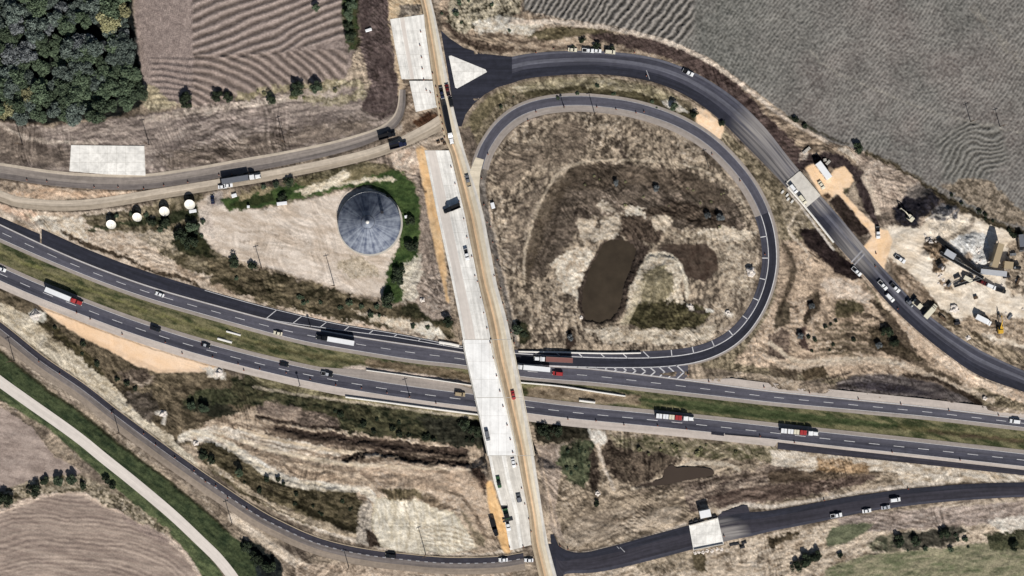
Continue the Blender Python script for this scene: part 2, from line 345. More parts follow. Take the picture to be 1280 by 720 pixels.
# --- north-east ramp (wide fresh asphalt) and its junction
up = cr([(640, 71), (662, 67), (700, 64), (750, 64), (800, 69), (840, 79), (880, 97), (920, 124), (955, 158), (985, 196), (1010, 226), (1026, 245), (1050, 272), (1080, 308), (1110, 342), (1140, 375), (1175, 405), (1215, 432), (1250, 450), (1300, 472), (1345, 490)], 6)
lo = cr([(640, 104), (660, 98), (700, 94), (750, 93), (800, 99), (835, 109), (868, 126), (900, 150), (930, 180), (957, 207), (982, 233), (1008, 260), (1030, 288), (1060, 322), (1086, 351), (1112, 381), (1145, 412), (1185, 444), (1225, 470), (1285, 492), (1345, 516)], 6)
m = min(len(up), len(lo))
def resample(Q, m):
    L = np.concatenate([[0], np.cumsum(np.linalg.norm(np.diff(Q, axis=0), axis=1))]); u = np.linspace(0, L[-1], m)
    return np.stack([np.interp(u, L, Q[:, k]) for k in range(2)], 1)
up = resample(up, 180); lo = resample(lo, 180)
def mixg(a, b, t): return a*(1-t)+b*t
nk = lambda a, b: [mixg(up, lo, t)[a:b+1] for t in (0, .1, .3, .46, .62, 1)]
SPOT = [(992, 200, 62), (950, 160, 40), (1026, 250, 22), (1078, 305, 46)]
dn = [dusty(b_, 'ramp asphalt %d' % k_, SPOT) for k_, b_ in enumerate(('light_asphalt', 'mid_asphalt', 'light_asphalt', 'mid_asphalt', 'new_asphalt'))]
ner = ribbon('ramp_road', nk(0, 179), dn, .06)
flat('lane_marking', bar((808, 88), (812, 99), .4)+bar((1064, 328), (1078, 313), .8)+bar((1067, 332), (1081, 317), .8), M['worn_paint'], .085, parent=ner)
CORR.append((mixg(up, lo, .5), 15, None))
flat('ramp_road', [[(551, 38), (562, 48), (580, 60), (606, 67.5), (640, 71), (640, 104), (622, 109), (606, 118), (592, 130), (582, 143), (577, 158), (571, 158)]], M['new_asphalt'], .05)
CORR.append((np.array([(565, 60), (575, 100), (610, 92), (640, 88)], float), 22, None)); CORR.append((np.array([(574, 120), (580, 145)], float), 10, None))
ti = [(561, 70), (563.5, 69.5), (607, 87.5), (608.5, 90.5), (571.5, 110.5), (569, 109.5)]
# --- old road (crossroad) and the new concrete lanes
def fy(nodes, y0, y1, step=4.0, win=10):
    a = np.array([(y, x) for y, x in nodes], float); q = fx(a, y0, y1, step, win); return q[:, ::-1]
OL = fy([(-60, 512), (20, 530), (100, 541), (140, 547), (175, 556), (190, 563), (270, 582), (355, 599), (400, 610), (445, 618), (488, 629), (560, 646), (600, 653), (640, 661), (680, 664.5), (713, 672), (780, 688)], -60, 780)
OR = fy([(-60, 524), (20, 544), (100, 560), (140, 568), (175, 577), (190, 581), (230, 594), (270, 605), (355, 621), (400, 634), (445, 643), (488, 652), (560, 666), (600, 672), (640, 678), (680, 685), (713, 694), (780, 711)], -60, 780)
CL = fy([(140, 519), (190, 531), (270, 547), (355, 566), (400, 575), (445, 583), (488, 593), (560, 609), (600, 617), (640, 629), (685, 637), (720, 644)], 188, 688)
CRt = np.stack([np.interp(CL[:, 1], OL[:, 1], OL[:, 0])-.6, CL[:, 1]], 1)
CRt[-4:, 1] = CL[-4:, 1]-np.array([1, 3, 5, 7]); CRt[-4:, 0] = np.interp(CRt[-4:, 1], OL[:, 1], OL[:, 0])-.6
fr = [0, .13, .30, .42, .55, .80, 1]
om = [M['tan_edge'], M['tan_dark'], M['peach'], M['tan_mid'], M['tan_pale'], M['concrete_dirty']]
def yr(G, a, b): return [g[(G[0][:, 1] >= a-.5) & (G[0][:, 1] <= b+.5)] for g in G]
OG = [mixg(OL, OR, t) for t in fr]
N_END, S_END = 425, 568
ribbon('old_road', yr(OG, -60, 424.1), om, .09, cz); ribbon('old_road', yr(OG, 568, 780), om, .09, cz)
CG = [mixg(CL, CRt, t) for t in (0, .1, .45, .6, 1)]
cm = [M['concrete_new'], M['concrete_dirty'], M['concrete_new'], M['concrete_dirty']]
cm = [M['concrete_new'], M['pale_road'], M['concrete_new'], M['concrete_new']]
ribbon('concrete_road', yr(CG, 188, 424.1), cm, .12, cz); ribbon('concrete_road', yr(CG, 568, 690), [M['concrete_new'], M['concrete_dirty'], M['concrete_new'], M['concrete_dirty']], .12, cz)
n1 = fy([(24, 487.5), (60, 494), (100, 502)], 24, 101, 3, 4); n1r = np.stack([np.interp(n1[:, 1], OL[:, 1], OL[:, 0])-.6, n1[:, 1]], 1); n1r[0:3, 1] -= np.array([6, 4, 2])
ribbon('concrete_road', [mixg(n1, n1r, t) for t in (0, .3, .42, 1)], [M['concrete_new'], M['pale_road'], M['concrete_new']], .12)
n2 = fy([(101, 511.5), (141, 520)], 101, 142, 3, 4); n2r = np.stack([np.interp(n2[:, 1], OL[:, 1], OL[:, 0])-.6, n2[:, 1]], 1); n2r[-3:, 1] -= np.array([2, 4, 6])
ribbon('concrete_road', [mixg(n2, n2r, t) for t in (0, .5, 1)], [M['concrete_new'], M['concrete_new']], .12)
XC = np.stack([(np.interp(np.arange(-60, 781, 8), CL[:, 1], CL[:, 0])+np.interp(np.arange(-60, 781, 8), OR[:, 1], OR[:, 0]))/2, np.arange(-60, 781, 8)], 1)
# throat of the loop onto the old road
flat('ramp_throat', [[(587, 215), (594.5, 196.5), (605, 199.5), (600.5, 216), (599, 232), (600, 250), (604, 268), (599, 250), (593, 230)]], M['tan_pale'], .14, cz)
# --- frontage roads
fd = cr([(-60, 368), (0, 411), (50, 451), (100, 485), (140, 516), (172, 540), (220, 575), (270, 610), (320, 643), (350, 659), (385, 675), (420, 686), (460, 694), (500, 699), (560, 704), (620, 703), (655, 698)], 5)
fr_ = ribbon('frontage_road', [offs(fd, 7.8), offs(fd, 7), fd, offs(fd, -6.5), offs(fd, -14)], [M['tan_edge'], M['dark_asphalt'], M['track_grey'], M['brown_shoulder']], .05)
flat('lane_marking', line_polys(fd[:75], .25)+line_polys(fd[75:], .45, 1.8, 4.2, 0), M['worn_paint'], .075, parent=fr_)
CORR.append((offs(fd, -3), 12, None))
fa = cr([(-60, 205), (0, 213), (60, 222), (120, 227), (180, 227), (240, 219), (300, 208), (360, 197), (420, 184), (470, 168), (492, 153), (501, 136), (503, 112)], 5)
k = np.linspace(0, 1, len(fa)); hwid = np.interp(k, [0, .5, .85, 1], [9.5, 9.5, 8, 4])
ribbon('frontage_road', [offs(fa, hwid), offs(fa, hwid*.62), offs(fa, -hwid*.3), offs(fa, -hwid)], [M['pale_dust'], M['dusty_asphalt'], M['track_grey']], .05)
CORR.append((fa, 9, None))
fb = cr([(-60, 228), (0, 245), (25, 253), (75, 257), (125, 254), (200, 242), (275, 230), (340, 219), (420, 203), (480, 187), (530, 165), (556, 150)], 5)
k = np.linspace(0, 1, len(fb)); hb = np.interp(k, [0, .9, 1], [6.5, 6.5, 9])
ribbon('frontage_road', [offs(fb, hb), offs(fb, -hb*.1), offs(fb, -hb)], [M['pale_dust'], M['tan_dust']], .07)
CORR.append((fb, 7, None))
# lower right frontage road
su = cr([(692, 668), (698, 682), (715, 690), (735, 690), (752, 686), (780, 679), (815, 669), (860, 657), (897, 647), (930, 641), (960, 638.5), (1000, 632), (1060, 621), (1100, 615.5), (1135, 611), (1210, 605), (1280, 603), (1345, 603)], 5)
sl = cr([(700, 760), (702, 722), (712, 717), (740, 716), (770, 711), (815, 700), (865, 687), (910, 676), (940, 670), (960, 665), (1000, 657), (1035, 650), (1100, 637), (1185, 627), (1280, 621), (1345, 620)], 5)
su = resample(su, 150); sl = resample(sl, 150)
sk = lambda a, b: [mixg(su, sl, t)[a:b+1] for t in (0, .3, .6, .86, 1)]
SP2 = [(903, 664, 22), (918, 668, 22)]
flat('road_patch', [[(895, 647.5), (903, 640), (930, 631.5), (935, 633), (937, 640), (925, 644)]], M['dark_asphalt'], .052)
dn = [dusty(b_, 'frontage asphalt %d' % k_, SP2) for k_, b_ in enumerate(('new_asphalt', 'dark_asphalt', 'dark_asphalt', 'mid_asphalt'))]
ser = ribbon('frontage_road', sk(0, 149), dn, .06)
flat('road_junction', [[(684, 668), (692.2, 668), (699, 684), (705, 705), (702, 770), (690, 770)]], M['new_asphalt'], .045)
flat('lane_marking', bar((775, 684), (781, 690), .4)+bar((771, 683), (774, 686), .3), M['worn_paint'], .085, parent=ser)
CORR.append((mixg(su, sl, .5), 14, None)); CORR.append((np.array([(692, 680), (696, 700), (696, 760)], float), 9, None))
# pale country road, lower left
pw = cr([(-60, 430), (0, 477), (90, 541), (130, 573), (170, 605), (215, 643), (250, 676), (275, 701), (300, 735), (330, 790)], 5)
pr = ribbon('country_road', [offs(pw, 6.6), offs(pw, 0), offs(pw, -6.6)], [M['pale_road'], M['pale_road']], .05)
CORR.append((pw, 7, None))
# dirt haul drive at the crossing of the frontage road and the old road
CROSSC = XC
# ------------------------------------------------------------------ the ground: one sheet of land, coloured and shaped by soil zones
STEP = 1.25
ux = np.arange(-42.5, 1322.6, STEP); uy = np.arange(-42.5, 762.6, STEP)
far = np.array([30, 90, 250, 700, 2000, 6000, 15000.])
gx = np.concatenate([ux[0]-far[::-1], ux, ux[-1]+far]); gy = np.concatenate([uy[0]-far[::-1], uy, uy[-1]+far])
U, V = np.meshgrid(gx, gy)                       # rows = plan y
NF = len(far); core = (slice(NF, -NF), slice(NF, -NF))
Uc = np.clip(U, -42.5, 1322.5); Vc = np.clip(V, -42.5, 762.5)
tabs = [rng.random((256, 256)).astype(np.float32) for _ in range(12)]
def vnoise(x, y, k):
    T = tabs[k % 12]; xi = np.floor(x).astype(np.int64); yi = np.floor(y).astype(np.int64); fx_ = (x-xi).astype(np.float32); fy_ = (y-yi).astype(np.float32)
    fx_ = fx_*fx_*(3-2*fx_); fy_ = fy_*fy_*(3-2*fy_); a = xi & 255; b = (xi+1) & 255; c = yi & 255; e = (yi+1) & 255
    return (T[c, a]*(1-fx_)+T[c, b]*fx_)*(1-fy_)+(T[e, a]*(1-fx_)+T[e, b]*fx_)*fy_
def fbm(sc, seed=0, oct=4, ang=0., stretch=1., u=None, v=None, gain=.6, cen=.5, con=1.0):
    """0..1 noise; sc = feature size in plan units; stretched along ang (degrees, plan)"""
    u = Uc if u is None else u; v = Vc if v is None else v
    a = math.radians(ang); p = (u*math.cos(a)+v*math.sin(a))/(sc*stretch); q = (-u*math.sin(a)+v*math.cos(a))/sc
    out = 0; amp = 1; tot = 0
    for o in range(oct):
        out = out+amp*vnoise(p*2**o+17.3*o+seed*31.7, q*2**o+9.1*o+seed*57.1, o+seed); tot += amp; amp *= gain
    return np.clip((out/tot-cen)*con*1.9+.5, 0, 1)
class Blk: pass
RAG1 = (fbm(9, 3)-.5); RAG2 = (fbm(9, 5)-.5); RAGS1 = fbm(3.2, 7, 3)-.5; RAGS2 = fbm(3.2, 8, 3)-.5
def window(x0, x1, y0, y1, pad):
    i0 = max(0, np.searchsorted(gx, x0-pad)-1); i1 = min(len(gx), np.searchsorted(gx, x1+pad)+1)
    j0 = max(0, np.searchsorted(gy, y0-pad)-1); j1 = min(len(gy), np.searchsorted(gy, y1+pad)+1)
    return (slice(j0, j1), slice(i0, i1))
def segdist(u, v, pts, closed, wid=None):
    D = np.full(u.shape, 1e9); P = list(pts); n = len(P)
    for i in range(n if closed else n-1):
        x0, y0 = P[i][:2]; x1, y1 = P[(i+1) % n][:2]; dx, dy = x1-x0, y1-y0; l2 = dx*dx+dy*dy+1e-9
        t = np.clip(((u-x0)*dx+(v-y0)*dy)/l2, 0, 1); q = np.hypot(u-x0-t*dx, v-y0-t*dy)
        if wid is not None: q = q-(wid[i]*(1-t)+wid[(i+1) % n]*t)
        D = np.minimum(D, q)
    return D
def warp(w, rag):
    return (Uc[w]+rag*(RAG1[w]*1.5+RAGS1[w]*1.0), Vc[w]+rag*(RAG2[w]*1.5+RAGS2[w]*1.0))
def poly(pts, feather=2.5, rag=3):
    P = np.array(pts, float); w = window(P[:, 0].min(), P[:, 0].max(), P[:, 1].min(), P[:, 1].max(), feather*2+rag*2); u, v = warp(w, rag)
    D = segdist(u, v, pts, True); ins = np.zeros(u.shape, bool); n = len(pts)
    for i in range(n):
        x0, y0 = pts[i]; x1, y1 = pts[(i+1) % n]
        if y0 == y1: continue
        ins ^= ((y0 > v) != (y1 > v)) & (u < (x1-x0)*(v-y0)/(y1-y0)+x0)
    return w, np.clip(np.where(ins, D, -D)/feather+.5, 0, 1)
def stroke(pts, wd, feather=2.5, rag=2):
    P = np.array(pts, float); wid = list(wd) if hasattr(wd, '__len__') else [wd]*len(P); mw = max(wid)
    w = window(P[:, 0].min(), P[:, 0].max(), P[:, 1].min(), P[:, 1].max(), mw+feather*2+rag*2); u, v = warp(w, rag)
    return w, np.clip(-segdist(u, v, P, False, wid)/feather+.5, 0, 1)
COL = np.zeros(U.shape+(3,)); HGT = np.zeros(U.shape); TEX = np.ones(U.shape); ZONE = np.zeros(U.shape, np.int8)
NZ = {}
def nz(sc, ang=0, st=1, con=1.3, seed=None):
    key = (sc, ang, st, con, seed)
    if key not in NZ:
        if len(NZ) > 40: NZ.clear()
        NZ[key] = fbm(sc, (seed if seed is not None else len(NZ)), 5, ang, st, con=con, gain=.7)
    return NZ[key]
def fill(wm, c1, c2, n, a=1.0):
    w, m = wm; m = (m*a)[..., None]; c1 = lin(c1); c2 = lin(c2); nn = n[w][..., None]
    COL[w] = COL[w]*(1-m)+(c1*(1-nn)+c2*nn)*m
def height(wm, dz): w, m = wm; HGT[w] += m*dz
def zone(wm, k): w, m = wm; z = ZONE[w]; z[m > .5] = k; ZONE[w] = z
def P(pts, c1, c2, sc=8, ang=0, st=1, rag=3, f=2.5, a=1.0, con=1.4, dz=0, z=None, seed=None, tx=1.0):
    wm = poly(pts, f, rag); TEX[wm[0]] = TEX[wm[0]]*(1-wm[1]*a)+wm[1]*a*tx; fill(wm, c1, c2, nz(sc, ang, st, con, seed), a)
    if dz: height(wm, dz)
    if z is not None: zone(wm, z)
    return wm
def L(pts, wd, c1, c2, sc=6, ang=0, st=1, rag=2, f=2.5, a=1.0, con=1.4, dz=0, z=None, seed=None, smooth=True, tx=1.0):
    p = cr(pts, 9) if smooth and len(pts) > 2 else np.array(pts, float)
    if hasattr(wd, '__len__'): wd = np.interp(np.linspace(0, 1, len(p)), np.linspace(0, 1, len(wd)), wd)
    wm = stroke(p, wd, f, rag); TEX[wm[0]] = TEX[wm[0]]*(1-wm[1]*a)+wm[1]*a*tx; fill(wm, c1, c2, nz(sc, ang, st, con, seed), a)
    if dz: height(wm, dz)
    if z is not None: zone(wm, z)
    return wm
# palette (as seen)
PALE = (232, 218, 201); SAND = (214, 194, 171); TAN = (172, 154, 138); BRN = (128, 112, 99); DRK = (84, 74, 67); UMB = (58, 50, 44); PEACH = (246, 206, 164); CHALK = (246, 240, 226)
OLV = (104, 98, 73); OLD = (72, 68, 51); GRN = (58, 72, 44); GRD = (40, 52, 32); PURP = (96, 82, 83)
full = (slice(None), slice(None))
one = (full, np.ones(U.shape))
base = fbm(26, 1, 6, gain=.72, con=1.5)
fill(one, (108, 95, 82), (192, 172, 148), base)
fill((full, np.clip(fbm(60, 4, 4)*2.4-1.2, 0, 1)), DRK, TAN, fbm(10, 6, 5, con=1.5), .6)
# ---------------- north-west: wood floor, ploughed field, fallow strip
P([(-60, 150), (60, 158), (150, 148), (290, 126), (430, 108), (500, 125), (500, 160), (440, 180), (300, 206), (180, 222), (60, 220), (-60, 205)], (126, 113, 106), (174, 158, 146), 4, -7, 8, con=1.8, tx=.8)
P([(200, 195), (330, 165), (440, 148), (480, 160), (330, 196), (210, 215)], (96, 84, 76), (150, 134, 119), 5, -12, 3, rag=6, f=8, a=.85)
P([(-60, 158), (40, 160), (60, 180), (85, 185), (88, 212), (-60, 200)], (100, 88, 79), (150, 134, 119), 8, 20, 2, rag=5, f=8, a=.8)
L([(-20, 140), (15, 165), (50, 176), (120, 179)], 2.2, (190, 172, 156), (205, 190, 173), a=.8)
L([(180, 150), (300, 132), (420, 116)], 3.5, (186, 168, 152), (206, 190, 173), a=.75, rag=3)
P([(163, -60), (446, -60), (446, 60), (430, 100), (380, 112), (330, 122), (250, 132), (185, 128), (170, 60)], (128, 114, 107), (168, 152, 143), 4, 70, 2, con=1.5, z=3)
w_, m_ = poly([(240, -60), (436, -60), (436, 48), (372, 60), (300, 75), (240, 70)], 3, 2)
SW1 = (fbm(75, 5, 2)-.5); SW2 = (fbm(60, 9, 2)-.5)
wv = (Uc*math.sin(math.radians(20))+Vc*math.cos(math.radians(20))+SW1*9+RAG1*1.2)*2*math.pi/10.5
fur = np.sin(wv)*.5+.5
fill((w_, m_), (84, 74, 68), (176, 160, 151), fur, .8); HGT[w_] += m_*(fur[w_]-.5)*.7
w_, m_ = poly([(188, 72), (436, 60), (430, 100), (330, 122), (250, 132), (190, 128)], 3, 2)
rr = np.hypot((Uc-205)*.55, Vc-150)+SW1*8+RAG1*1.2; fur2 = np.sin(rr*2*math.pi/7.5)*.5+.5
fill((w_, m_), (82, 72, 66), (176, 158, 147), fur2, .75); HGT[w_] += m_*(fur2[w_]-.5)*.6
w_, m_ = poly([(166, -60), (240, -60), (240, 130), (185, 128)], 3, 1.5)
fur3 = np.sin((Uc+Vc*.25)*2*math.pi/2.9)*.5+.5; fill((w_, m_), (110, 97, 93), (176, 160, 151), fur3*.6+.4*nz(2.5, 70, 2, 1.6), .85); HGT[w_] += m_*(fur3[w_]-.5)*.3
P([(445, -60), (484, -60), (490, 60), (500, 105), (500, 138), (478, 150), (452, 140), (462, 105), (450, 60)], (88, 74, 71), (120, 104, 99), 4, 80, 3, con=1.4)
P([(424, -60), (448, -60), (448, 60), (436, 66), (428, 30)], OLD, GRN, 4, rag=3)
L([(300, 122), (345, 112), (400, 108), (440, 104), (455, 112), (435, 125), (385, 124)], 5, (120, 112, 83), (196, 182, 151), 4, rag=5, a=.85)
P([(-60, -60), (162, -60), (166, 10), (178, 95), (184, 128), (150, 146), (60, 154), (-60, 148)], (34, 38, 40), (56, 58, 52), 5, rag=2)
P([(172, 112), (186, 104), (222, 132), (185, 140)], (120, 110, 89), (196, 182, 153), 4, rag=4)
# arc tracks in the corner
for r in (26, 33, 41, 48):
    L([(470+r*math.cos(t)*1.0, 118+r*math.sin(t)) for t in np.linspace(.2, 2.4, 12)], .9, (100, 90, 80), (120, 108, 97), a=.7, rag=.6)
# ---------------- between the frontage roads, west
P([(-60, 222), (60, 232), (180, 240), (150, 246), (60, 249), (-60, 236)], (200, 168, 138), (232, 206, 178), 6, -3, 3, rag=2)
P([(-60, 222), (20, 226), (50, 240), (10, 240), (-60, 234)], (130, 114, 99), (190, 168, 144), 5, rag=3)
P([(-60, 250), (30, 262), (110, 264), (250, 246), (255, 330), (330, 372), (560, 430), (300, 395), (150, 340), (60, 300), (-60, 255)], (170, 148, 125), (238, 218, 195), 7, 25, 2.5, rag=3, con=1.7)
P([(-60, 240), (0, 262), (50, 282), (80, 290), (40, 265)], (216, 178, 148), (238, 208, 181), 6, 25, 3, rag=2, f=4)
P([(30, 268), (105, 272), (110, 300), (60, 292)], (206, 184, 155), (248, 236, 217), 4, 30, 1.5, rag=3, con=1.8)
L([(75, 288), (95, 300), (125, 310), (165, 326), (200, 342), (235, 350), (255, 365)], [1.5, 3.4, 2.6, 2.2, 3, 2.5], (66, 56, 45), (110, 94, 76), 4, rag=3, dz=-.9)
L([(120, 322), (160, 340), (210, 358), (260, 374), (330, 388), (400, 400), (480, 414)], [2, 4, 4, 3.5, 4, 4], (220, 190, 163), (246, 226, 203), 5, 20, 3, rag=2)
P([(102, 268), (150, 264), (250, 236), (264, 262), (262, 300), (292, 330), (270, 345), (230, 335), (200, 316), (180, 292), (120, 288)], (88, 80, 59), (150, 136, 111), 6, rag=4, con=1.6)
L([(112, 288), (150, 280), (190, 276), (235, 268), (260, 256)], [3, 3, 5, 7, 9], GRD, (70, 76, 52), 4, rag=4, a=.9)
P([(165, 290), (215, 285), (225, 315), (200, 312)], (150, 136, 116), (206, 188, 163), 4, rag=5)
P([(215, 300), (240, 278), (262, 268), (258, 300), (270, 322), (250, 322), (222, 315)], (44, 50, 36), (80, 80, 54), 5, rag=4)
P([(255, 322), (330, 338), (440, 368), (480, 380), (560, 402), (570, 422), (500, 412), (400, 396), (320, 376), (262, 352)], (60, 56, 40), (130, 116, 91), 5, 15, 2.5, rag=5, con=1.6)
P([(440, 388), (505, 400), (560, 424), (500, 412)], (220, 196, 168), (246, 232, 209), 4, rag=4, a=.8)
P([(520, 408), (535, 402), (556, 420), (530, 424)], (226, 210, 186), CHALK, 4, rag=4)
P([(505, 378), (570, 385), (572, 412), (520, 400), (500, 395)], (48, 50, 36), (92, 88, 63), 4, rag=5)
# ---------------- tank yard
P([(246, 254), (262, 244), (276, 246), (284, 262), (330, 262), (380, 250), (430, 239), (462, 236), (496, 262), (500, 300), (488, 330), (478, 372), (440, 366), (380, 348), (322, 330), (296, 326), (268, 314), (250, 292)], (200, 182, 163), (240, 225, 209), 7, 14, 3.5, rag=1.8, con=1.5, tx=.5)
L([(300, 300), (380, 315), (425, 330)], 1.2, (160, 140, 120), (196, 178, 156), a=.6, rag=3); L([(300, 288), (360, 296), (420, 318)], 1.2, (160, 140, 120), (190, 170, 147), a=.6, rag=3)
P([(418, 332), (440, 320), (470, 330), (475, 345), (440, 348)], (150, 134, 107), (222, 204, 177), 4, rag=5, a=.8)
P([(250, 258), (262, 262), (270, 300), (262, 300), (252, 285)], (226, 208, 192), (240, 226, 209), 8, 80, 3, f=5, a=.8)
P([(262, 244), (266, 240), (278, 240), (284, 258), (262, 258)], (150, 140, 133), (176, 164, 153), 6, f=4)
P([(276, 250), (330, 236), (392, 226), (430, 214), (470, 208), (500, 212), (520, 232), (526, 262), (524, 322), (510, 356), (500, 378), (478, 378), (482, 340), (500, 300), (500, 262), (486, 246), (462, 234), (430, 236), (380, 248), (330, 260), (288, 264)], (46, 62, 36), (76, 92, 54), 5, -8, 2, rag=3, z=1, con=1.5)
P([(345, 228), (400, 212), (440, 204), (470, 202), (496, 212), (440, 226), (390, 232)], (86, 80, 57), (140, 128, 100), 4, -10, 2, rag=4)
P([(370, 240), (385, 232), (410, 226), (430, 212), (440, 216), (428, 228), (460, 222), (495, 223), (495, 226), (450, 228), (415, 234), (380, 245)], (200, 184, 157), (240, 228, 206), 3, -10, 2, rag=3)
P([(284, 258), (300, 250), (340, 240), (345, 250), (300, 262)], (38, 46, 28), (60, 66, 40), 4, rag=2)
P([(298, 240), (330, 232), (345, 236), (300, 250)], (120, 108, 81), (168, 152, 123), 4, rag=4)
P([(475, 190), (525, 180), (534, 230), (548, 300), (562, 360), (572, 400), (540, 400), (512, 372), (522, 330), (526, 262), (520, 230), (500, 208), (470, 202)], (140, 124, 111), (180, 162, 146), 4, 78, 2, rag=2, con=1.5)
P([(480, 192), (520, 178), (528, 205), (518, 222), (498, 210)], (216, 186, 160), (240, 220, 197), 5, -30, 2, rag=3)
P([(505, 330), (526, 318), (528, 345), (518, 372), (500, 378)], (196, 184, 162), (240, 230, 211), 3, rag=5, a=.9)
L([(527, 188), (537, 240), (549, 310), (561, 375)], [7, 7, 5.5, 3], (222, 180, 130), (238, 202, 156), 5, 76, 3, rag=.8, f=2.2, tx=.3)
L([(523, 218), (527, 230), (531, 240)], 2, UMB, BRN, rag=2, a=.8); L([(561, 350), (566, 385), (572, 412)], 3, (150, 132, 113), (190, 170, 147), rag=2)
# top, round the road works
P([(484, -60), (530, -60), (528, 20), (487, 26)], (196, 166, 128), (226, 204, 170), 5, rag=2); P([(500, 6), (526, 4), (527, 18), (498, 22)], (110, 100, 90), (170, 156, 139), 4, rag=2)
P([(486, 30), (492, 40), (503, 105), (512, 105), (519, 142), (508, 150), (500, 130), (496, 90)], (206, 178, 143), (232, 206, 170), 4, 76, 2, rag=2, a=.9)
P([(505, 108), (512, 103), (520, 142), (548, 138), (556, 175), (530, 186), (500, 170), (505, 140)], (96, 80, 67), (176, 154, 131), 5, -25, 2, rag=3)
P([(515, 152), (535, 142), (546, 140), (548, 148), (525, 160)], (78, 52, 38), (120, 88, 64), 4, -25, 2, rag=3)
P([(500, 172), (530, 158), (554, 160), (556, 180), (535, 186), (512, 184)], (176, 156, 136), (206, 186, 163), 8, -20, 2, rag=2, f=4)
# ---------------- median between the carriageways
md = []
mm = [(x, yon(g3, x)-1) for x in range(-60, 1341, 20)]; mm2 = [(x, np.interp(x, eS[:, 0], eS[:, 1])+1) for x in range(1340, -61, -20)]
P(mm+mm2, (60, 66, 44), (126, 120, 90), 4, 18, 4, rag=.5, f=1.5, z=1, con=1.7)
c_ = [(x, .5*(yon(g3, x)+np.interp(x, eS[:, 0], eS[:, 1]))) for x in range(-60, 1341, 20)]
L(c_, 2.6, (56, 58, 36), (104, 96, 67), 4, 18, 4, rag=2.5, a=.7, dz=-.3)
L([p for p in c_ if p[0] < 330], 2, (160, 150, 114), (120, 126, 76), 4, 18, 4, rag=2.5, a=.45)
L([(x, y-1) for x, y in c_ if 450 < x < 640], [5, 6, 6], (70, 58, 45), (150, 132, 110), 4, 12, 3, rag=2, a=.85)
P([(660, 485), (700, 482), (800, 494), (800, 506), (720, 503), (660, 498)], (96, 82, 67), (166, 148, 126), 4, 8, 3, rag=2, a=.9)
L([(x, y) for x, y in c_ if 795 < x < 1130], [2, 6, 6, 5, 2], (44, 58, 36), (78, 86, 58), 4, 8, 4, rag=1.5, a=.9)
L([(x, y+2) for x, y in c_ if 1150 < x], [2, 2.5, 2], (60, 62, 40), (110, 92, 76), 4, 8, 4, rag=1.5, a=.8)
L([(432, 462), (452, 460), (470, 464), (590, 481)], [3, 4, 4, 3], (176, 158, 147), (206, 190, 175), 5, 8, 3, rag=1.5)
# ---------------- south-west: banks, sand, fields
P([(-60, 345), (0, 360), (50, 384), (110, 408), (150, 440), (230, 460), (280, 465), (330, 480), (420, 500), (420, 530), (300, 520), (240, 560), (200, 540), (150, 500), (60, 430), (-60, 380)], (74, 66, 51), (140, 124, 100), 5, 30, 2, rag=4, con=1.6)
P([(46, 379), (70, 388), (100, 402), (150, 418), (200, 433), (245, 447), (272, 458), (276, 464), (245, 465), (200, 466), (172, 458), (140, 440), (100, 420), (72, 402)], (250, 212, 172), (255, 224, 192), 16, 20, 2, rag=1.0, f=2, tx=.22)
P([(250, 459), (280, 460), (282, 472), (268, 474)], CHALK, PALE, 4, rag=3)
P([(-60, 352), (0, 378), (40, 398), (80, 432), (120, 462), (160, 502), (215, 548), (250, 582), (238, 592), (190, 552), (140, 513), (100, 482), (50, 448), (0, 408), (-60, 364)], (180, 164, 137), (238, 224, 199), 5, 38, 2.5, rag=3, con=1.6)
P([(36, 392), (46, 386), (58, 390), (58, 402), (44, 404)], (200, 194, 177), CHALK, 3, rag=2)
L([(50, 402), (75, 420), (100, 440), (130, 470)], [2, 5, 6, 3], (58, 54, 37), (104, 94, 67), 4, 40, 2, rag=4)
P([(150, 462), (185, 464), (195, 478), (165, 482), (155, 475)], (70, 60, 53), (132, 116, 101), 4, rag=4)
L([(162, 470), (170, 480), (186, 478), (192, 470)], 1.5, (170, 152, 133), (196, 178, 157), rag=2, a=.8)
P([(150, 490), (185, 488), (200, 510), (185, 530), (160, 505)], (66, 60, 52), (120, 108, 97), 4, 30, 2, rag=4, a=.9)
L([(196, 516), (204, 514), (208, 520), (205, 528)], 2.4, CHALK, PALE, rag=1.5, dz=.5)
P([(225, 500), (260, 485), (330, 486), (330, 505), (290, 505), (240, 515)], (52, 58, 40), (104, 104, 76), 5, rag=4)
P([(226, 508), (250, 500), (285, 508), (330, 525), (310, 532), (260, 520)], (40, 44, 36), (70, 70, 56), 4, rag=4, a=.9)
# white road verges
o_ = [(-60, 440-38), (0, 437), (60, 485), (100, 512), (140, 545), (200, 590), (250, 630), (290, 668), (318, 690), (345, 760)]
P([(x, y+1) for x, y in o_]+[(335, 790), (300, 735), (275, 701), (250, 676), (215, 643), (170, 605), (130, 573), (90, 541), (0, 477), (-60, 432)], (46, 56, 40), (78, 86, 60), 4, 38, 3, rag=1.2, z=1, con=1.5)
P([(-60, 436), (0, 482), (90, 546), (170, 612), (215, 650), (250, 684), (270, 704), (290, 740), (300, 790), (280, 790), (262, 740), (240, 700), (210, 664), (160, 625), (110, 580), (60, 536), (0, 500), (-60, 458)], (60, 70, 50), (100, 108, 76), 4, 38, 3, rag=1.2, z=1, con=1.5)
L([(-60, 402), (0, 440), (60, 488), (100, 515), (140, 548), (200, 593), (250, 633), (285, 665)], [1.4, 1.4, 1.2], (34, 34, 26), (64, 60, 44), 3, rag=1.2, dz=-.4)
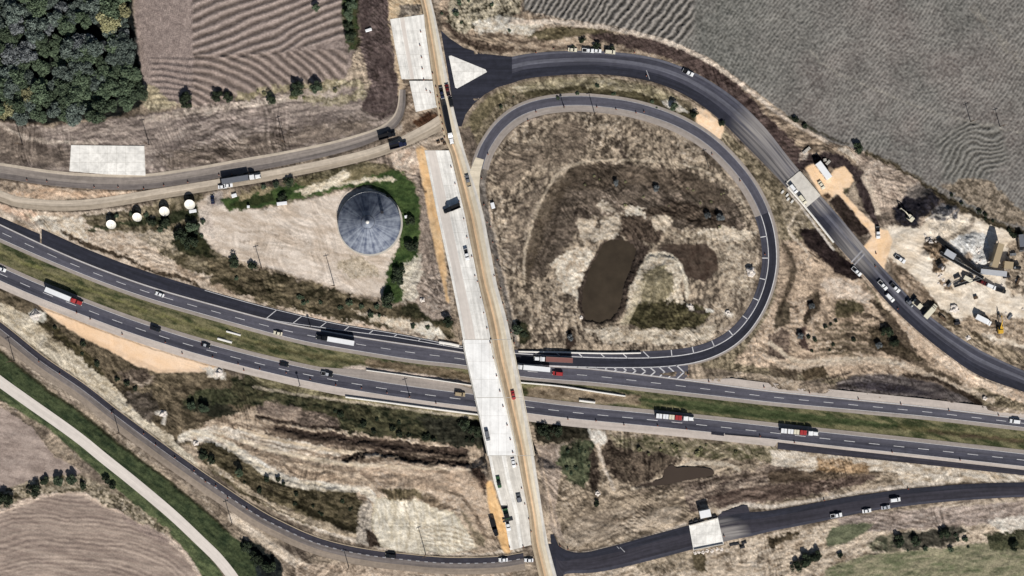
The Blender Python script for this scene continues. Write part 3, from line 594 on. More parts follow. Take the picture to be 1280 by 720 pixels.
# frontage shoulder
L([(-60, 390), (0, 430), (60, 473), (110, 508), (160, 548), (220, 592), (270, 625), (310, 652)], [5, 5, 5], (150, 134, 117), (196, 178, 157), 4, 38, 4, rag=1.5)
L([(150, 540), (200, 578), (260, 620), (285, 642)], [3, 3, 3], (90, 78, 67), (160, 142, 123), 4, 38, 4, rag=2.5, a=.8)
L([(290, 648), (320, 668), (345, 686), (375, 706), (400, 718)], [5, 5, 5, 6], (214, 194, 169), (240, 222, 200), 4, 38, 3, rag=1.5)
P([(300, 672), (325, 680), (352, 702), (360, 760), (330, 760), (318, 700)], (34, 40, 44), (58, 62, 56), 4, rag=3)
P([(370, 705), (440, 705), (600, 716), (640, 714), (640, 790), (360, 790)], (150, 130, 111), (216, 194, 170), 5, rag=2)
L([(236, 545), (262, 575), (300, 606), (345, 636), (400, 662), (470, 682), (540, 692), (620, 690), (650, 686)], [3, 3, 2.5, 2, 2, 2], (214, 196, 174), (242, 228, 209), 4, 20, 3, rag=1.2)
# fields
P([(-60, 470), (0, 508), (40, 534), (68, 570), (104, 590), (84, 596), (50, 602), (0, 614), (-60, 620)], (140, 125, 116), (180, 163, 152), 5, 12, 4, rag=1.5, z=4, tx=.6)
P([(-60, 646), (0, 640), (36, 624), (80, 614), (108, 618), (150, 640), (200, 665), (236, 700), (260, 742), (276, 790), (-60, 790)], (136, 121, 112), (182, 165, 153), 4, 12, 5, rag=1.2, z=5, tx=.6)
w_, m_ = poly([(-60, 646), (0, 640), (36, 624), (80, 614), (108, 618), (150, 640), (200, 665), (236, 700), (260, 742), (276, 790), (-60, 790)], 3, 1)
rr = np.hypot((Uc-60)*.55, Vc-800)+SW1*10+RAG1*2; fu = np.clip(.5+.5*np.sin(rr*2*math.pi/6.5), 0, 1)*.4+.6*nz(5, 10, 9, 1.9)
fill((w_, m_), (124, 108, 99), (186, 168, 153), fu, .7); HGT[w_] += m_*(np.sin(rr[w_]*2*math.pi/5.2))*.08
L([(-20, 648), (20, 632), (60, 618), (100, 616), (140, 634), (190, 660), (225, 686), (250, 720)], [3, 3, 3.5, 3, 2], (200, 178, 160), (226, 206, 187), 4, rag=1.5)
P([(140, 630), (170, 645), (215, 676), (205, 680), (160, 655)], (110, 96, 93), (160, 142, 132), 4, 35, 3, rag=2, a=.7)
P([(-60, 612), (0, 614), (40, 600), (90, 592), (120, 600), (170, 632), (212, 662), (205, 668), (150, 640), (108, 616), (60, 616), (20, 628), (-60, 645)], (96, 88, 67), (190, 174, 150), 4, rag=3, con=1.8)
# ---------------- south centre: excavation
P([(232, 540), (280, 520), (330, 508), (430, 530), (600, 560), (612, 600), (625, 690), (560, 692), (470, 680), (400, 660), (330, 625), (260, 580)], (146, 126, 106), (218, 196, 170), 6, 14, 3, rag=4, con=1.6)
P([(330, 530), (480, 552), (585, 565), (590, 580), (480, 568), (420, 575), (340, 552)], (84, 72, 63), (156, 136, 116), 4, 8, 4, rag=4)
L([(345, 535), (420, 546), (500, 556), (580, 566)], [3, 4, 4.5, 5], (58, 48, 42), (96, 80, 73), 4, 8, 3, rag=3, dz=-.6)
L([(430, 574), (446, 568), (470, 565), (520, 573), (580, 579)], [3, 4, 5, 4.5, 4], (30, 26, 26), (78, 66, 61), 3, 6, 2, rag=3.5, dz=-.9)
L([(225, 548), (262, 540), (300, 545), (350, 556), (420, 566)], [4, 8, 8, 7, 4], (214, 194, 169), (246, 234, 217), 5, 10, 4, rag=3)
for k in range(6):
    L([(310+k*5, 548+k*3.4), (350+k*4, 562+k*2.6), (400+k*3, 575+k*2.2), (440, 584+k*2)], .9, (130, 112, 96), (176, 156, 136), rag=2.4, a=.8)
L([(252, 548), (300, 566), (340, 590), (372, 604), (420, 608), (455, 612), (466, 622)], [4, 5, 5.5, 5, 4, 4], (236, 222, 202), (250, 246, 236), 5, 20, 3, rag=2.5)
P([(244, 556), (262, 552), (290, 562), (322, 584), (360, 602), (400, 610), (444, 614), (456, 630), (446, 650), (452, 668), (430, 668), (380, 655), (330, 632), (282, 604), (252, 576)], (58, 54, 38), (120, 108, 83), 4, 22, 2, rag=3, con=1.6, dz=.6)
L([(262, 580), (300, 605), (340, 630), (390, 652), (450, 672)], [3, 3, 4, 4], (140, 124, 103), (198, 180, 155), 4, 25, 3, rag=2.5)
L([(345, 615), (390, 640), (440, 662)], [1.5, 3, 4], (40, 38, 26), (70, 64, 47), 4, rag=2, dz=-.5)
P([(448, 640), (460, 620), (468, 640), (462, 682), (444, 678)], (150, 140, 129), (210, 196, 177), 3, rag=3)
P([(458, 662), (470, 668), (480, 684), (460, 684)], (50, 42, 34), (104, 88, 75), 3, rag=2)
P([(468, 622), (500, 624), (532, 626), (548, 638), (566, 640), (582, 662), (598, 684), (560, 692), (500, 690), (476, 682), (464, 660), (468, 640)], (196, 182, 151), (240, 228, 201), 4, 84, 2.5, rag=2.5, con=1.6)
for k in range(4): L([(528, 664+k*5.5), (560, 662+k*6), (595, 676+k*4)], .9, (140, 122, 100), (190, 170, 144), rag=1.5, a=.8)
P([(530, 616), (546, 618), (556, 636), (540, 638), (530, 628)], (128, 110, 89), (160, 140, 117), 4, rag=2)
P([(475, 610), (528, 612), (530, 622), (488, 624)], (84, 76, 55), (140, 124, 97), 4, rag=3)
P([(450, 578), (590, 584), (600, 600), (575, 610), (470, 604), (450, 592)], (150, 128, 110), (204, 180, 156), 4, 5, 3, rag=3)
P([(588, 584), (602, 582), (610, 600), (606, 622), (596, 622), (588, 605)], (60, 48, 40), (124, 100, 85), 3, rag=3)
P([(572, 628), (582, 630), (606, 668), (606, 684), (596, 680), (580, 650)], (120, 108, 87), (160, 144, 120), 4, 60, 3, rag=2.5)
L([(612, 604), (617, 630), (626, 655), (634, 686)], [4, 7, 8.5, 6], (222, 176, 120), (238, 198, 146), 5, 76, 3, rag=.8, f=2.2, tx=.3)
for off, c1, c2, w1 in ((0, (60, 50, 44), (104, 88, 76), 1.4), (9, (190, 168, 140), (226, 208, 182), 2.4), (15, (110, 94, 80), (150, 131, 112), 1.2), (22, (206, 186, 158), (238, 222, 198), 2.6), (29, (120, 102, 86), (160, 140, 118), 1.1)):
    L([(300, 528+off), (350, 540+off*1.15), (410, 552+off*1.15), (470, 558+off*1.1), (540, 566+off*.9), (588, 570+off*.8)], [w1*.6, w1, w1, w1*.8, w1*.5], c1, c2, 4, 8, 4, rag=1.3, tx=.6)
L([(345, 534), (420, 546), (500, 556), (582, 567)], [1.5, 2.8, 3.4, 3.4], (66, 54, 47), (108, 92, 79), 3, 8, 3, rag=2.2, f=4, dz=-.5)
L([(432, 575), (446, 568), (470, 565), (520, 573), (584, 579)], [1.5, 2.8, 3.6, 3.4, 2.4], (44, 37, 33), (88, 74, 64), 2.5, 6, 2, rag=2.4, f=3.5, dz=-.7)
L([(226, 547), (246, 541), (276, 546), (300, 566), (335, 590), (370, 604), (420, 609), (455, 613), (470, 628)], [4, 5, 5, 4.5, 5, 5, 4.5, 4, 3], (218, 202, 176), (246, 236, 218), 5, 20, 3, rag=1.3, tx=.8)
L([(240, 560), (258, 550), (280, 555)], 1.4, (120, 104, 88), (160, 140, 120), rag=1, a=.8)
P([(470, 624), (500, 626), (532, 628), (548, 638), (566, 642), (582, 664), (598, 685), (560, 691), (500, 689), (477, 681), (466, 660), (469, 640)], (208, 195, 170), (246, 236, 216), 3, 84, 4, rag=1.3, con=1.6, tx=.6)
for k in range(5): L([(526, 660+k*5.5), (560, 658+k*6), (597, 672+k*4)], .8, (150, 132, 106), (190, 170, 142), rag=1.0, a=.75)
L([(505, 630), (512, 655), (508, 684)], .8, (176, 158, 128), (200, 182, 150), rag=1, a=.7)
P([(452, 583), (500, 584), (590, 590), (604, 612), (612, 650), (600, 668), (580, 640), (548, 622), (520, 611), (470, 606)], (186, 160, 134), (230, 206, 180), 4, 10, 4, rag=2.5, f=5, a=.8, tx=.8)
for k in range(7): L([(452+k*3, 590+k*3), (500+k*4, 594+k*2.4), (548+k*4, 602+k*3), (584+k*3, 626+k*5), (600+k*1.5, 662+k*3)], .9, (128, 108, 90), (168, 147, 125), rag=1.2, a=.7)
for k in range(5): L([(262+k*5, 540+k*2), (300+k*4, 553+k*3), (346+k*4, 576+k*3), (392+k*4, 592+k*2.6), (448, 600+k*2)], .9, (138, 118, 98), (180, 158, 134), rag=1.2, a=.75)
# scrub south of the lower carriageway
P([(290, 470), (330, 470), (420, 492), (520, 507), (600, 518), (606, 560), (560, 552), (470, 546), (400, 535), (330, 512), (290, 505)], (44, 50, 36), (104, 100, 73), 5, 10, 2, rag=4, con=1.6)
P([(310, 468), (330, 468), (420, 488), (520, 503), (600, 516), (600, 524), (500, 512), (420, 500), (330, 482)], (120, 112, 80), (170, 158, 124), 4, 12, 4, rag=2, a=.9)
L([(318, 484), (380, 494), (440, 502), (500, 510), (590, 522)], 1.1, (206, 188, 166), (190, 176, 151), rag=1.2)
P([(330, 502), (372, 508), (424, 524), (424, 535), (370, 528), (320, 516)], (108, 94, 85), (166, 146, 129), 4, 12, 3, rag=3)
L([(320, 520), (370, 530), (424, 536)], 2, (54, 44, 38), (90, 76, 69), rag=2, dz=-.5)
P([(520, 520), (600, 526), (604, 556), (570, 560), (540, 545)], (44, 46, 38), (84, 82, 67), 4, rag=4)
# ---------------- right of the old road, south
P([(664, 505), (740, 512), (900, 545), (985, 560), (1100, 565), (1280, 590), (1345, 600), (1345, 606), (1200, 604), (1050, 618), (940, 636), (860, 650), (770, 682), (710, 688), (696, 670), (676, 590)], (116, 102, 85), (196, 176, 151), 4, -12, 2.4, rag=2, con=1.7)
P([(664, 522), (740, 524), (742, 545), (700, 556), (672, 552)], (40, 40, 32), (84, 78, 63), 4, rag=4)
P([(668, 556), (700, 556), (700, 590), (694, 640), (706, 680), (690, 668), (680, 610)], (150, 132, 116), (186, 168, 152), 3, 75, 2, rag=2)
P([(702, 560), (726, 548), (742, 552), (742, 590), (730, 610), (712, 600), (696, 582)], (56, 66, 48), (112, 114, 86), 4, 70, 2, rag=4)
P([(738, 560), (748, 570), (752, 600), (742, 620), (738, 600)], (50, 42, 36), (90, 78, 67), 4, rag=3)
P([(752, 552), (820, 560), (850, 572), (830, 590), (800, 608), (770, 600), (755, 580)], (64, 54, 47), (128, 112, 95), 4, rag=5, con=1.6)
P([(760, 544), (850, 548), (975, 560), (975, 578), (900, 574), (820, 566), (770, 560)], (88, 86, 60), (160, 146, 120), 4, 8, 2, rag=4, con=1.6)
P([(736, 536), (756, 540), (758, 552), (748, 558), (738, 550)], CHALK, PALE, 3, rag=2)
L([(747, 555), (752, 575), (762, 600), (768, 612)], [2.2, 1.6, 1.4], PALE, SAND, rag=1.2)
L([(790, 610), (830, 598), (845, 585), (870, 580), (905, 580), (925, 588)], [2, 2, 3, 3, 2], (196, 180, 157), (224, 208, 185), 4, rag=2)
P([(850, 600), (930, 590), (1000, 570), (1100, 575), (1060, 600), (960, 622), (860, 640)], (92, 78, 71), (184, 164, 144), 3, -16, 5, rag=4, con=1.7)
P([(880, 620), (960, 606), (1040, 596), (1110, 588), (1080, 604), (1000, 622), (900, 636)], (78, 64, 58), (140, 120, 106), 4, -12, 4, rag=4, con=1.5)
P([(960, 590), (1040, 588), (1110, 578), (1110, 592), (1000, 602), (960, 604)], (76, 64, 53), (130, 112, 93), 4, -4, 4, rag=3)
P([(964, 562), (1100, 574), (1300, 596), (1345, 604), (1210, 603), (1130, 606), (1120, 590), (1000, 588), (964, 580)], (186, 166, 140), (246, 232, 212), 4, 4, 3, rag=2, con=1.7)
P([(1020, 572), (1085, 578), (1085, 592), (1020, 590)], (130, 104, 74), (196, 164, 128), 4, 3, 3, rag=3)
P([(750, 640), (850, 632), (850, 650), (780, 668), (735, 680), (715, 684), (700, 672), (720, 650)], (150, 134, 116), (202, 184, 162), 3, -20, 3, rag=2, a=.8)
for k in range(5): L([(702+k*3, 650-k*6), (716+k*4, 672-k*8), (740+k*6, 680-k*9), (790, 660-k*8)], .8, (110, 96, 81), (140, 124, 106), rag=1.5, a=.7)
L([(700, 686), (720, 692), (750, 688), (800, 674), (858, 656)], 1.6, (226, 210, 192), PALE, rag=1.2)
L([(898, 640), (930, 630), (960, 634), (1020, 625), (1100, 612), (1180, 604)], 2.2, (214, 196, 175), PALE, rag=1.5)
# below the lower right road
P([(702, 722), (760, 714), (860, 690), (960, 668), (1040, 652), (1100, 640), (1280, 622), (1345, 622), (1345, 790), (702, 790)], (150, 132, 111), (232, 212, 187), 5, -15, 2, rag=1.5, con=1.6)
P([(790, 702), (850, 690), (880, 690), (885, 715), (800, 716)], (80, 72, 57), (190, 170, 144), 4, rag=4, a=.8)
P([(865, 690), (878, 688), (884, 714), (868, 714)], (84, 76, 56), (130, 116, 91), 3, rag=3)
P([(960, 672), (1000, 662), (1000, 672), (962, 686)], (64, 56, 43), (120, 104, 83), 4, rag=4)
P([(1045, 648), (1100, 640), (1280, 626), (1280, 650), (1180, 660), (1100, 664), (1060, 668)], (140, 124, 112), (190, 172, 159), 4, -8, 4, rag=2)
P([(1032, 672), (1040, 660), (1060, 654), (1092, 654), (1085, 664), (1060, 678), (1035, 684)], (88, 92, 72), (116, 118, 94), 4, -8, 3, rag=1.5, z=1)
P([(1084, 682), (1096, 672), (1118, 668), (1122, 690), (1090, 690)], (92, 96, 76), (150, 140, 117), 4, rag=2)
P([(1115, 668), (1170, 662), (1190, 655), (1210, 664), (1190, 680), (1140, 688), (1118, 686)], (60, 60, 52), (110, 104, 90), 4, rag=3)
P([(1030, 712), (1080, 694), (1180, 684), (1260, 676), (1345, 670), (1345, 790), (1030, 790)], (104, 108, 82), (156, 148, 123), 4, -5, 4, rag=2, z=1)
P([(1230, 668), (1290, 662), (1345, 660), (1345, 684), (1240, 688)], (56, 60, 44), (100, 98, 75), 4, rag=3)
P([(1236, 650), (1280, 645), (1280, 662), (1250, 666)], CHALK, PALE, 3, rag=3, a=.8)
# ---------------- loop interior
P([(604, 214), (628, 176), (660, 152), (708, 142), (742, 142), (788, 148), (830, 162), (868, 184), (900, 212), (926, 246), (943, 282), (950, 320), (946, 350), (934, 380), (914, 404), (890, 424), (860, 436), (800, 440), (700, 440), (640, 436), (630, 380), (612, 300)], (98, 86, 74), (190, 171, 147), 4, 100, 1.6, rag=1.5, con=1.8, z=0)
P([(612, 214), (640, 180), (676, 180), (690, 160), (720, 150), (740, 170), (720, 200), (660, 210), (628, 240)], (96, 84, 73), (160, 142, 123), 5, rag=5, a=.75)
P([(712, 212), (740, 203), (790, 206), (850, 212), (900, 232), (926, 262), (932, 290), (906, 300), (880, 284), (820, 286), (780, 268), (740, 270), (716, 300), (690, 330), (664, 350), (656, 338), (676, 290), (696, 240)], (84, 74, 64), (140, 124, 109), 6, 20, 1.5, rag=4, con=1.5)
for (x, y, r) in [(768, 228, 7), (820, 232, 10), (786, 222, 6), (858, 260, 10), (890, 268, 13), (905, 276, 12), (880, 280, 10), (836, 250, 9), (730, 266, 9), (757, 276, 7), (788, 284, 12), (800, 296, 10), (840, 256, 8), (770, 296, 8)]:
    L([(x-r*.6, y), (x+r*.6, y+r*.3)], r*.55, (48, 40, 34), (96, 84, 75), 3, rag=6, a=.9, smooth=False)
for q in [[(752, 250), (770, 260), (764, 265), (748, 256)], [(780, 258), (800, 256), (812, 264), (800, 274), (785, 268)], [(812, 276), (826, 268), (842, 276), (830, 290), (812, 284)], [(720, 280), (735, 278), (750, 295), (728, 300)], [(755, 275), (775, 272), (776, 295), (758, 300), (745, 300)], [(870, 288), (905, 282), (945, 290), (935, 302), (880, 300)], [(690, 330), (715, 310), (742, 312), (740, 325), (728, 345), (728, 380), (700, 360)]]:
    P(q, (196, 176, 151), (248, 236, 215), 4, rag=4, con=1.6)
P([(820, 290), (860, 288), (912, 304), (920, 300), (940, 305), (930, 318), (890, 308)], (110, 96, 81), (196, 178, 153), 4, rag=4)
P([(885, 305), (915, 302), (938, 318), (948, 345), (930, 372), (905, 360), (900, 330)], (140, 124, 106), (206, 188, 163), 4, rag=4)
P([(822, 308), (882, 306), (894, 318), (898, 336), (880, 352), (856, 346), (850, 330)], (74, 60, 54), (100, 86, 77), 6, rag=2.5)
P([(792, 338), (806, 322), (826, 318), (845, 326), (853, 342), (850, 360), (862, 388), (840, 398), (806, 400), (782, 396), (786, 360)], (184, 166, 141), (240, 226, 203), 3, rag=2.5, dz=.9)
P([(804, 340), (826, 330), (840, 340), (842, 362), (828, 380), (800, 382), (798, 360)], (100, 92, 67), (156, 144, 113), 4, rag=3, a=.9, dz=.4)
P([(796, 380), (830, 376), (870, 380), (890, 392), (880, 406), (846, 412), (800, 412), (782, 400)], (58, 56, 38), (110, 102, 73), 4, rag=4)
for k in range(4): L([(806-k*3, 350), (796-k*2, 380), (784-k*3, 406)], .8, (200, 184, 152), (220, 206, 175), rag=1, a=.8)
L([(856, 382), (866, 388), (884, 390)], 1.6, UMB, DRK, rag=2)
for (x, y) in [(863, 383), (888, 388), (910, 391)]: L([(x-3, y), (x+3, y+2)], 2.2, CHALK, PALE, rag=2, smooth=False)
P([(640, 400), (660, 405), (665, 425), (645, 432), (638, 420)], (46, 50, 34), (84, 82, 59), 4, rag=3)
L([(712, 412), (714, 424), (713, 432)], [3, 6, 6], (50, 42, 34), (84, 70, 61), rag=3, smooth=False)
P([(730, 410), (780, 412), (850, 412), (900, 405), (890, 424), (840, 430), (760, 428)], (176, 158, 133), (240, 226, 203), 4, -5, 2, rag=4, con=1.6, a=.8)
for k in range(10): L([(690-k*3.5, 210+k*4), (672-k*3.6, 245+k*3), (656-k*3, 290), (648-k*2, 330)], .7, (112, 98, 87), (150, 134, 117), rag=1.5, a=.65)
L([(718, 205), (700, 212), (694, 225), (668, 262), (655, 300)], 1.2, (206, 190, 169), (186, 168, 147), rag=2, a=.7)
L([(776, 170), (777, 195), (788, 205), (790, 225)], [1.5, 2, 3, 3], (66, 56, 49), (110, 96, 85), rag=3)
L([(657, 352), (666, 308), (684, 262), (702, 232), (720, 216), (748, 208)], [4, 8, 9, 9, 7, 5], (84, 72, 56), (116, 101, 86), 4, 110, 3, rag=3, f=5, a=.8)
P([(714, 214), (745, 205), (790, 208), (850, 213), (890, 228), (914, 250), (898, 258), (860, 242), (800, 230), (740, 238), (716, 236)], (84, 72, 61), (124, 109, 93), 4, 8, 3, rag=3.5, f=5, a=.8)
L([(655, 355), (657, 310), (672, 262), (690, 228), (712, 209), (748, 200), (850, 205), (905, 226), (935, 262)], 1.3, (186, 168, 144), (214, 197, 172), 4, rag=1.2, a=.85)
L([(700, 250), (690, 290), (672, 330)], [2, 3, 2], (70, 60, 52), (96, 84, 72), 4, rag=2, a=.8)
P([(800, 262), (850, 252), (900, 262), (914, 284), (880, 284), (840, 272), (812, 272)], (52, 43, 37), (112, 97, 83), 3, 10, 2, rag=3, con=1.8)
P([(768, 272), (800, 268), (830, 292), (822, 304), (790, 300), (770, 292)], (60, 50, 44), (116, 100, 86), 3, rag=3, con=1.8)
for q in [[(748, 252), (766, 256), (772, 264), (760, 266), (748, 258)], [(812, 272), (828, 268), (842, 276), (836, 288), (818, 288)], [(722, 276), (736, 274), (752, 290), (742, 300), (726, 298)], [(756, 272), (776, 270), (777, 290), (764, 298), (748, 298)], [(872, 288), (905, 283), (944, 290), (935, 299), (880, 297)]]:
    P(q, (176, 158, 135), (228, 211, 187), 2.5, rag=3.2, f=4, con=1.9, a=.85)
L([(797, 342), (804, 326), (820, 318), (840, 322), (852, 334), (857, 350), (860, 372)], [3, 4, 4, 3.5, 3, 2.5, 2], (206, 190, 164), (246, 234, 212), 3, rag=1.6)
P([(822, 306), (884, 305), (896, 318), (898, 338), (880, 350), (860, 346), (852, 330), (838, 316)], (74, 60, 52), (98, 84, 73), 6, rag=1.2, tx=.6)
# pond bed
pond_pts = [(757, 305), (770, 301), (796, 305), (802, 312), (795, 330), (784, 356), (777, 384), (764, 398), (748, 402), (732, 398), (726, 386), (727, 364), (737, 334)]
pond_pts = [(761+(x-763)*.86, y) for x, y in pond_pts]
P([(754, 300), (798, 300), (812, 310), (800, 335), (786, 360), (782, 388), (768, 402), (746, 406), (728, 400), (722, 384), (722, 362), (736, 330)], (64, 54, 49), (104, 90, 79), 4, rag=1.5, f=2)
wm = poly(pond_pts, 7, 1.2); HGT[wm[0]] = HGT[wm[0]]*(1-wm[1])-1.5*wm[1]; PONDM = np.zeros(U.shape); PONDM[wm[0]] = wm[1]
pud_pts = [(830, 586), (840, 581), (846, 585), (852, 584), (872, 584), (890, 587), (891, 594), (870, 598), (850, 602), (832, 606), (800, 609), (790, 607), (810, 602), (828, 598)]
P(pud_pts, (84, 72, 63), (104, 90, 79), 4, rag=2, f=3); height(poly(pud_pts, 3, 1), -.6)
# ---------------- between the loop and the north-east ramp
P([(578, 160), (596, 132), (622, 112), (660, 100), (700, 96), (752, 96), (800, 102), (834, 112), (866, 130), (897, 153), (930, 184), (958, 210), (984, 236), (1010, 264), (1040, 304), (1080, 350), (1110, 384), (1145, 416), (1185, 448), (1225, 474), (1285, 500), (1280, 514), (1160, 496), (1040, 480), (900, 462), (872, 458), (905, 442), (940, 412), (962, 372), (974, 330), (972, 290), (956, 246), (930, 206), (896, 172), (850, 146), (790, 124), (740, 117), (700, 117), (660, 124), (630, 144), (608, 176), (596, 198), (584, 190)], (100, 90, 71), (168, 152, 125), 4, rag=1.5, con=1.6)
P([(640, 112), (700, 102), (760, 104), (810, 114), (850, 130), (880, 150), (870, 156), (830, 138), (780, 122), (720, 116), (660, 122)], (70, 64, 47), (104, 96, 71), 4, 10, 2, rag=3)
P([(640, 108), (700, 98), (760, 99), (812, 108), (850, 124), (840, 128), (790, 114), (720, 108), (650, 116)], (140, 130, 101), (190, 176, 147), 4, 8, 3, rag=2.5, a=.9)
P([(868, 132), (884, 138), (906, 156), (902, 172), (890, 176), (870, 160)], (250, 212, 172), (255, 228, 196), 5, rag=2, tx=.25)
P([(826, 126), (846, 128), (862, 142), (840, 140)], PALE, CHALK, 4, rag=3, a=.8)
P([(612, 120), (636, 112), (640, 118), (618, 134), (600, 160), (584, 170), (590, 140)], (90, 84, 62), (150, 136, 105), 4, rag=3, a=.9)
P([(574, 162), (588, 158), (600, 185), (592, 212), (582, 190)], (92, 82, 72), (140, 124, 109), 4, rag=2)
# slope east of the loop
P([(976, 300), (1010, 300), (1050, 330), (1080, 350), (1100, 385), (1150, 425), (1235, 484), (1180, 490), (1110, 478), (1040, 470), (960, 462), (920, 452), (950, 410), (970, 370)], (146, 126, 106), (220, 194, 166), 5, 30, 2, rag=3, con=1.6)
P([(996, 284), (1020, 284), (1044, 312), (1074, 336), (1080, 346), (1066, 350), (1040, 336), (1010, 310)], (40, 32, 34), (70, 58, 55), 5, 40, 2, rag=2.5)
L([(1024, 366), (1018, 378), (1010, 395), (1008, 405)], [2, 6, 5, 2], (44, 34, 34), (80, 64, 59), 4, rag=4)
L([(1004, 410), (1000, 425), (1012, 434)], [2, 6, 2], (70, 54, 50), (110, 90, 81), 4, rag=4)
P([(1045, 378), (1072, 374), (1080, 390), (1050, 398), (1040, 392)], (84, 78, 56), (124, 112, 85), 4, rag=4)
for k in range(7): L([(1018, 404+k*7), (1050, 406+k*6), (1095, 402+k*8)], [1, 2.5, 1], (84, 74, 56), (140, 124, 101), 4, rag=2.5, a=.85)
P([(1085, 412), (1110, 404), (1128, 430), (1150, 445), (1160, 455), (1120, 446), (1090, 436)], (58, 50, 38), (116, 102, 82), 4, rag=4)
P([(960, 420), (985, 410), (990, 430), (982, 450), (962, 448)], (84, 70, 63), (150, 130, 113), 4, rag=4)
P([(972, 380), (988, 378), (990, 405), (968, 412)], (70, 64, 49), (120, 106, 87), 4, rag=3, a=.9)
L([(962, 448), (1000, 460), (1060, 452), (1110, 452), (1150, 464), (1200, 484), (1240, 500)], 3.5, (190, 170, 147), (216, 198, 176), 4, 5, 3, rag=2.5, a=.8)
P([(1000, 462), (1030, 458), (1036, 472), (1005, 476)], (68, 58, 43), (116, 100, 79), 4, rag=3); P([(960, 456), (996, 464), (996, 474), (960, 468)], (90, 76, 61), (140, 124, 103), 4, rag=3)
P([(1046, 478), (1070, 469), (1100, 467), (1130, 470), (1165, 476), (1195, 490), (1225, 506), (1160, 500), (1100, 494), (1046, 488)], (84, 76, 76), (132, 122, 117), 6, 6, 5, rag=1.5, f=4)
P([(1056, 480), (1085, 475), (1130, 482), (1168, 492), (1150, 495), (1090, 488)], (66, 60, 66), (84, 78, 80), 6, 6, 5, rag=1, f=4)
L([(1130, 469), (1168, 474), (1196, 488), (1225, 505)], [2.2, 2.6, 3, 4], (56, 46, 39), (92, 78, 67), 3, rag=2)
L([(1000, 480), (1040, 472), (1065, 466)], 1.2, UMB, BRN, rag=1.5)
L([(1046, 300), (1062, 322), (1088, 352), (1112, 384), (1146, 418), (1186, 450), (1230, 476), (1290, 500), (1345, 522)], [2.5, 3, 5, 8, 9, 9, 7, 5], (222, 192, 162), (244, 220, 193), 5, 42, 3, rag=1.5)
L([(984, 236), (1004, 262), (1022, 286), (1042, 312)], 1.4, (206, 196, 185), PALE, rag=.6, f=1.4)
P([(976, 246), (1004, 262), (1010, 285), (990, 290), (978, 270)], (112, 100, 81), (176, 160, 136), 4, rag=3)
L([(1000, 262), (990, 275), (986, 290), (998, 302), (1008, 315)], 1.1, (206, 188, 166), (220, 204, 183), rag=2)
# outer bank of the north-east ramp, top verge
P([(560, -60), (660, -60), (652, 14), (700, 24), (770, 34), (834, 50), (888, 76), (938, 112), (984, 150), (1040, 180), (1076, 190), (1070, 215), (1030, 215), (985, 194), (950, 155), (915, 120), (876, 95), (838, 77), (800, 67), (750, 62), (700, 62), (640, 69), (600, 66), (574, 56), (555, 38), (548, 8)], (108, 92, 78), (190, 168, 143), 5, 10, 2.5, rag=2, con=1.5)
P([(560, -60), (650, -60), (652, 18), (610, 26), (585, 40), (560, 38)], (80, 74, 57), (214, 200, 171), 5, rag=4, con=2.0)
P([(590, 28), (630, 20), (680, 30), (668, 42), (620, 40), (596, 42)], (206, 190, 166), CHALK, 4, rag=4, a=.9)
L([(556, 30), (575, 46), (600, 58), (640, 62)], [3, 4, 4, 3], (66, 54, 46), (120, 102, 87), 3, rag=3)
P([(655, 45), (690, 34), (740, 34), (770, 42), (720, 44), (680, 52)], (74, 66, 46), (128, 116, 89), 4, -5, 3, rag=3)
L([(744, 46), (790, 52), (836, 64), (876, 84), (916, 112), (950, 146), (980, 178), (1004, 204)], [5, 8, 9, 9, 9, 9, 9, 8], (74, 60, 57), (116, 98, 91), 4, 30, 3, rag=3)
L([(640, 28), (700, 28), (770, 36), (834, 52), (888, 78), (938, 114), (984, 150), (1036, 178)], [3, 3, 3, 3, 2.5, 2, 1.6], (214, 194, 174), (240, 222, 201), 4, 25, 3, rag=1.5)
L([(1004, 204), (1030, 200), (1056, 206), (1074, 222), (1080, 245), (1090, 265), (1096, 285)], [10, 10, 9, 7, 6, 5, 3], (54, 44, 46), (92, 78, 75), 4, rag=3)
P([(1000, 192), (1010, 186), (1008, 200), (998, 202)], (150, 130, 113), PALE, 3, rag=1.5)
L([(1050, 186), (1062, 192), (1078, 205)], 2.5, (196, 180, 157), PALE, 4, rag=2)
P([(1062, 180), (1100, 190), (1150, 220), (1175, 250), (1150, 262), (1120, 262), (1098, 262), (1080, 220)], (150, 132, 117), (206, 186, 166), 5, 30, 1.6, rag=3, con=1.5)
L([(1080, 222), (1092, 245), (1098, 266)], [3, 4, 3.5], (190, 170, 150), (214, 196, 174), 4, 60, 3, rag=1.5)
for pts, wd in (([(1090, 376), (1108, 392), (1122, 416), (1140, 436)], [2, 6, 8, 4]), ([(1048, 392), (1080, 394), (1110, 404)], [1, 3, 2]), ([(1030, 424), (1070, 420), (1100, 430)], [1, 2.6, 3]), ([(1020, 440), (1060, 436), (1110, 440), (1150, 456), (1200, 478)], [1, 2, 2, 3, 3]), ([(978, 300), (990, 330), (986, 360), (974, 392)], [2, 4, 4, 2]), ([(1012, 372), (1022, 366), (1020, 384), (1008, 400)], [2, 4, 6, 3])):
    L(pts, wd, (50, 41, 35), (106, 92, 74), 3, 30, 2, rag=3, f=3, a=.85)
L([(962, 428), (978, 440), (1000, 452), (1040, 450), (1090, 448), (1130, 456)], [2.4, 2.4, 2.6, 2, 1.6], (206, 186, 160), (228, 210, 186), rag=1.4)
P([(1030, 344), (1062, 350), (1092, 372), (1080, 378), (1040, 372), (1026, 358)], (214, 190, 166), (244, 226, 206), 4, 30, 2, rag=3, a=.85)
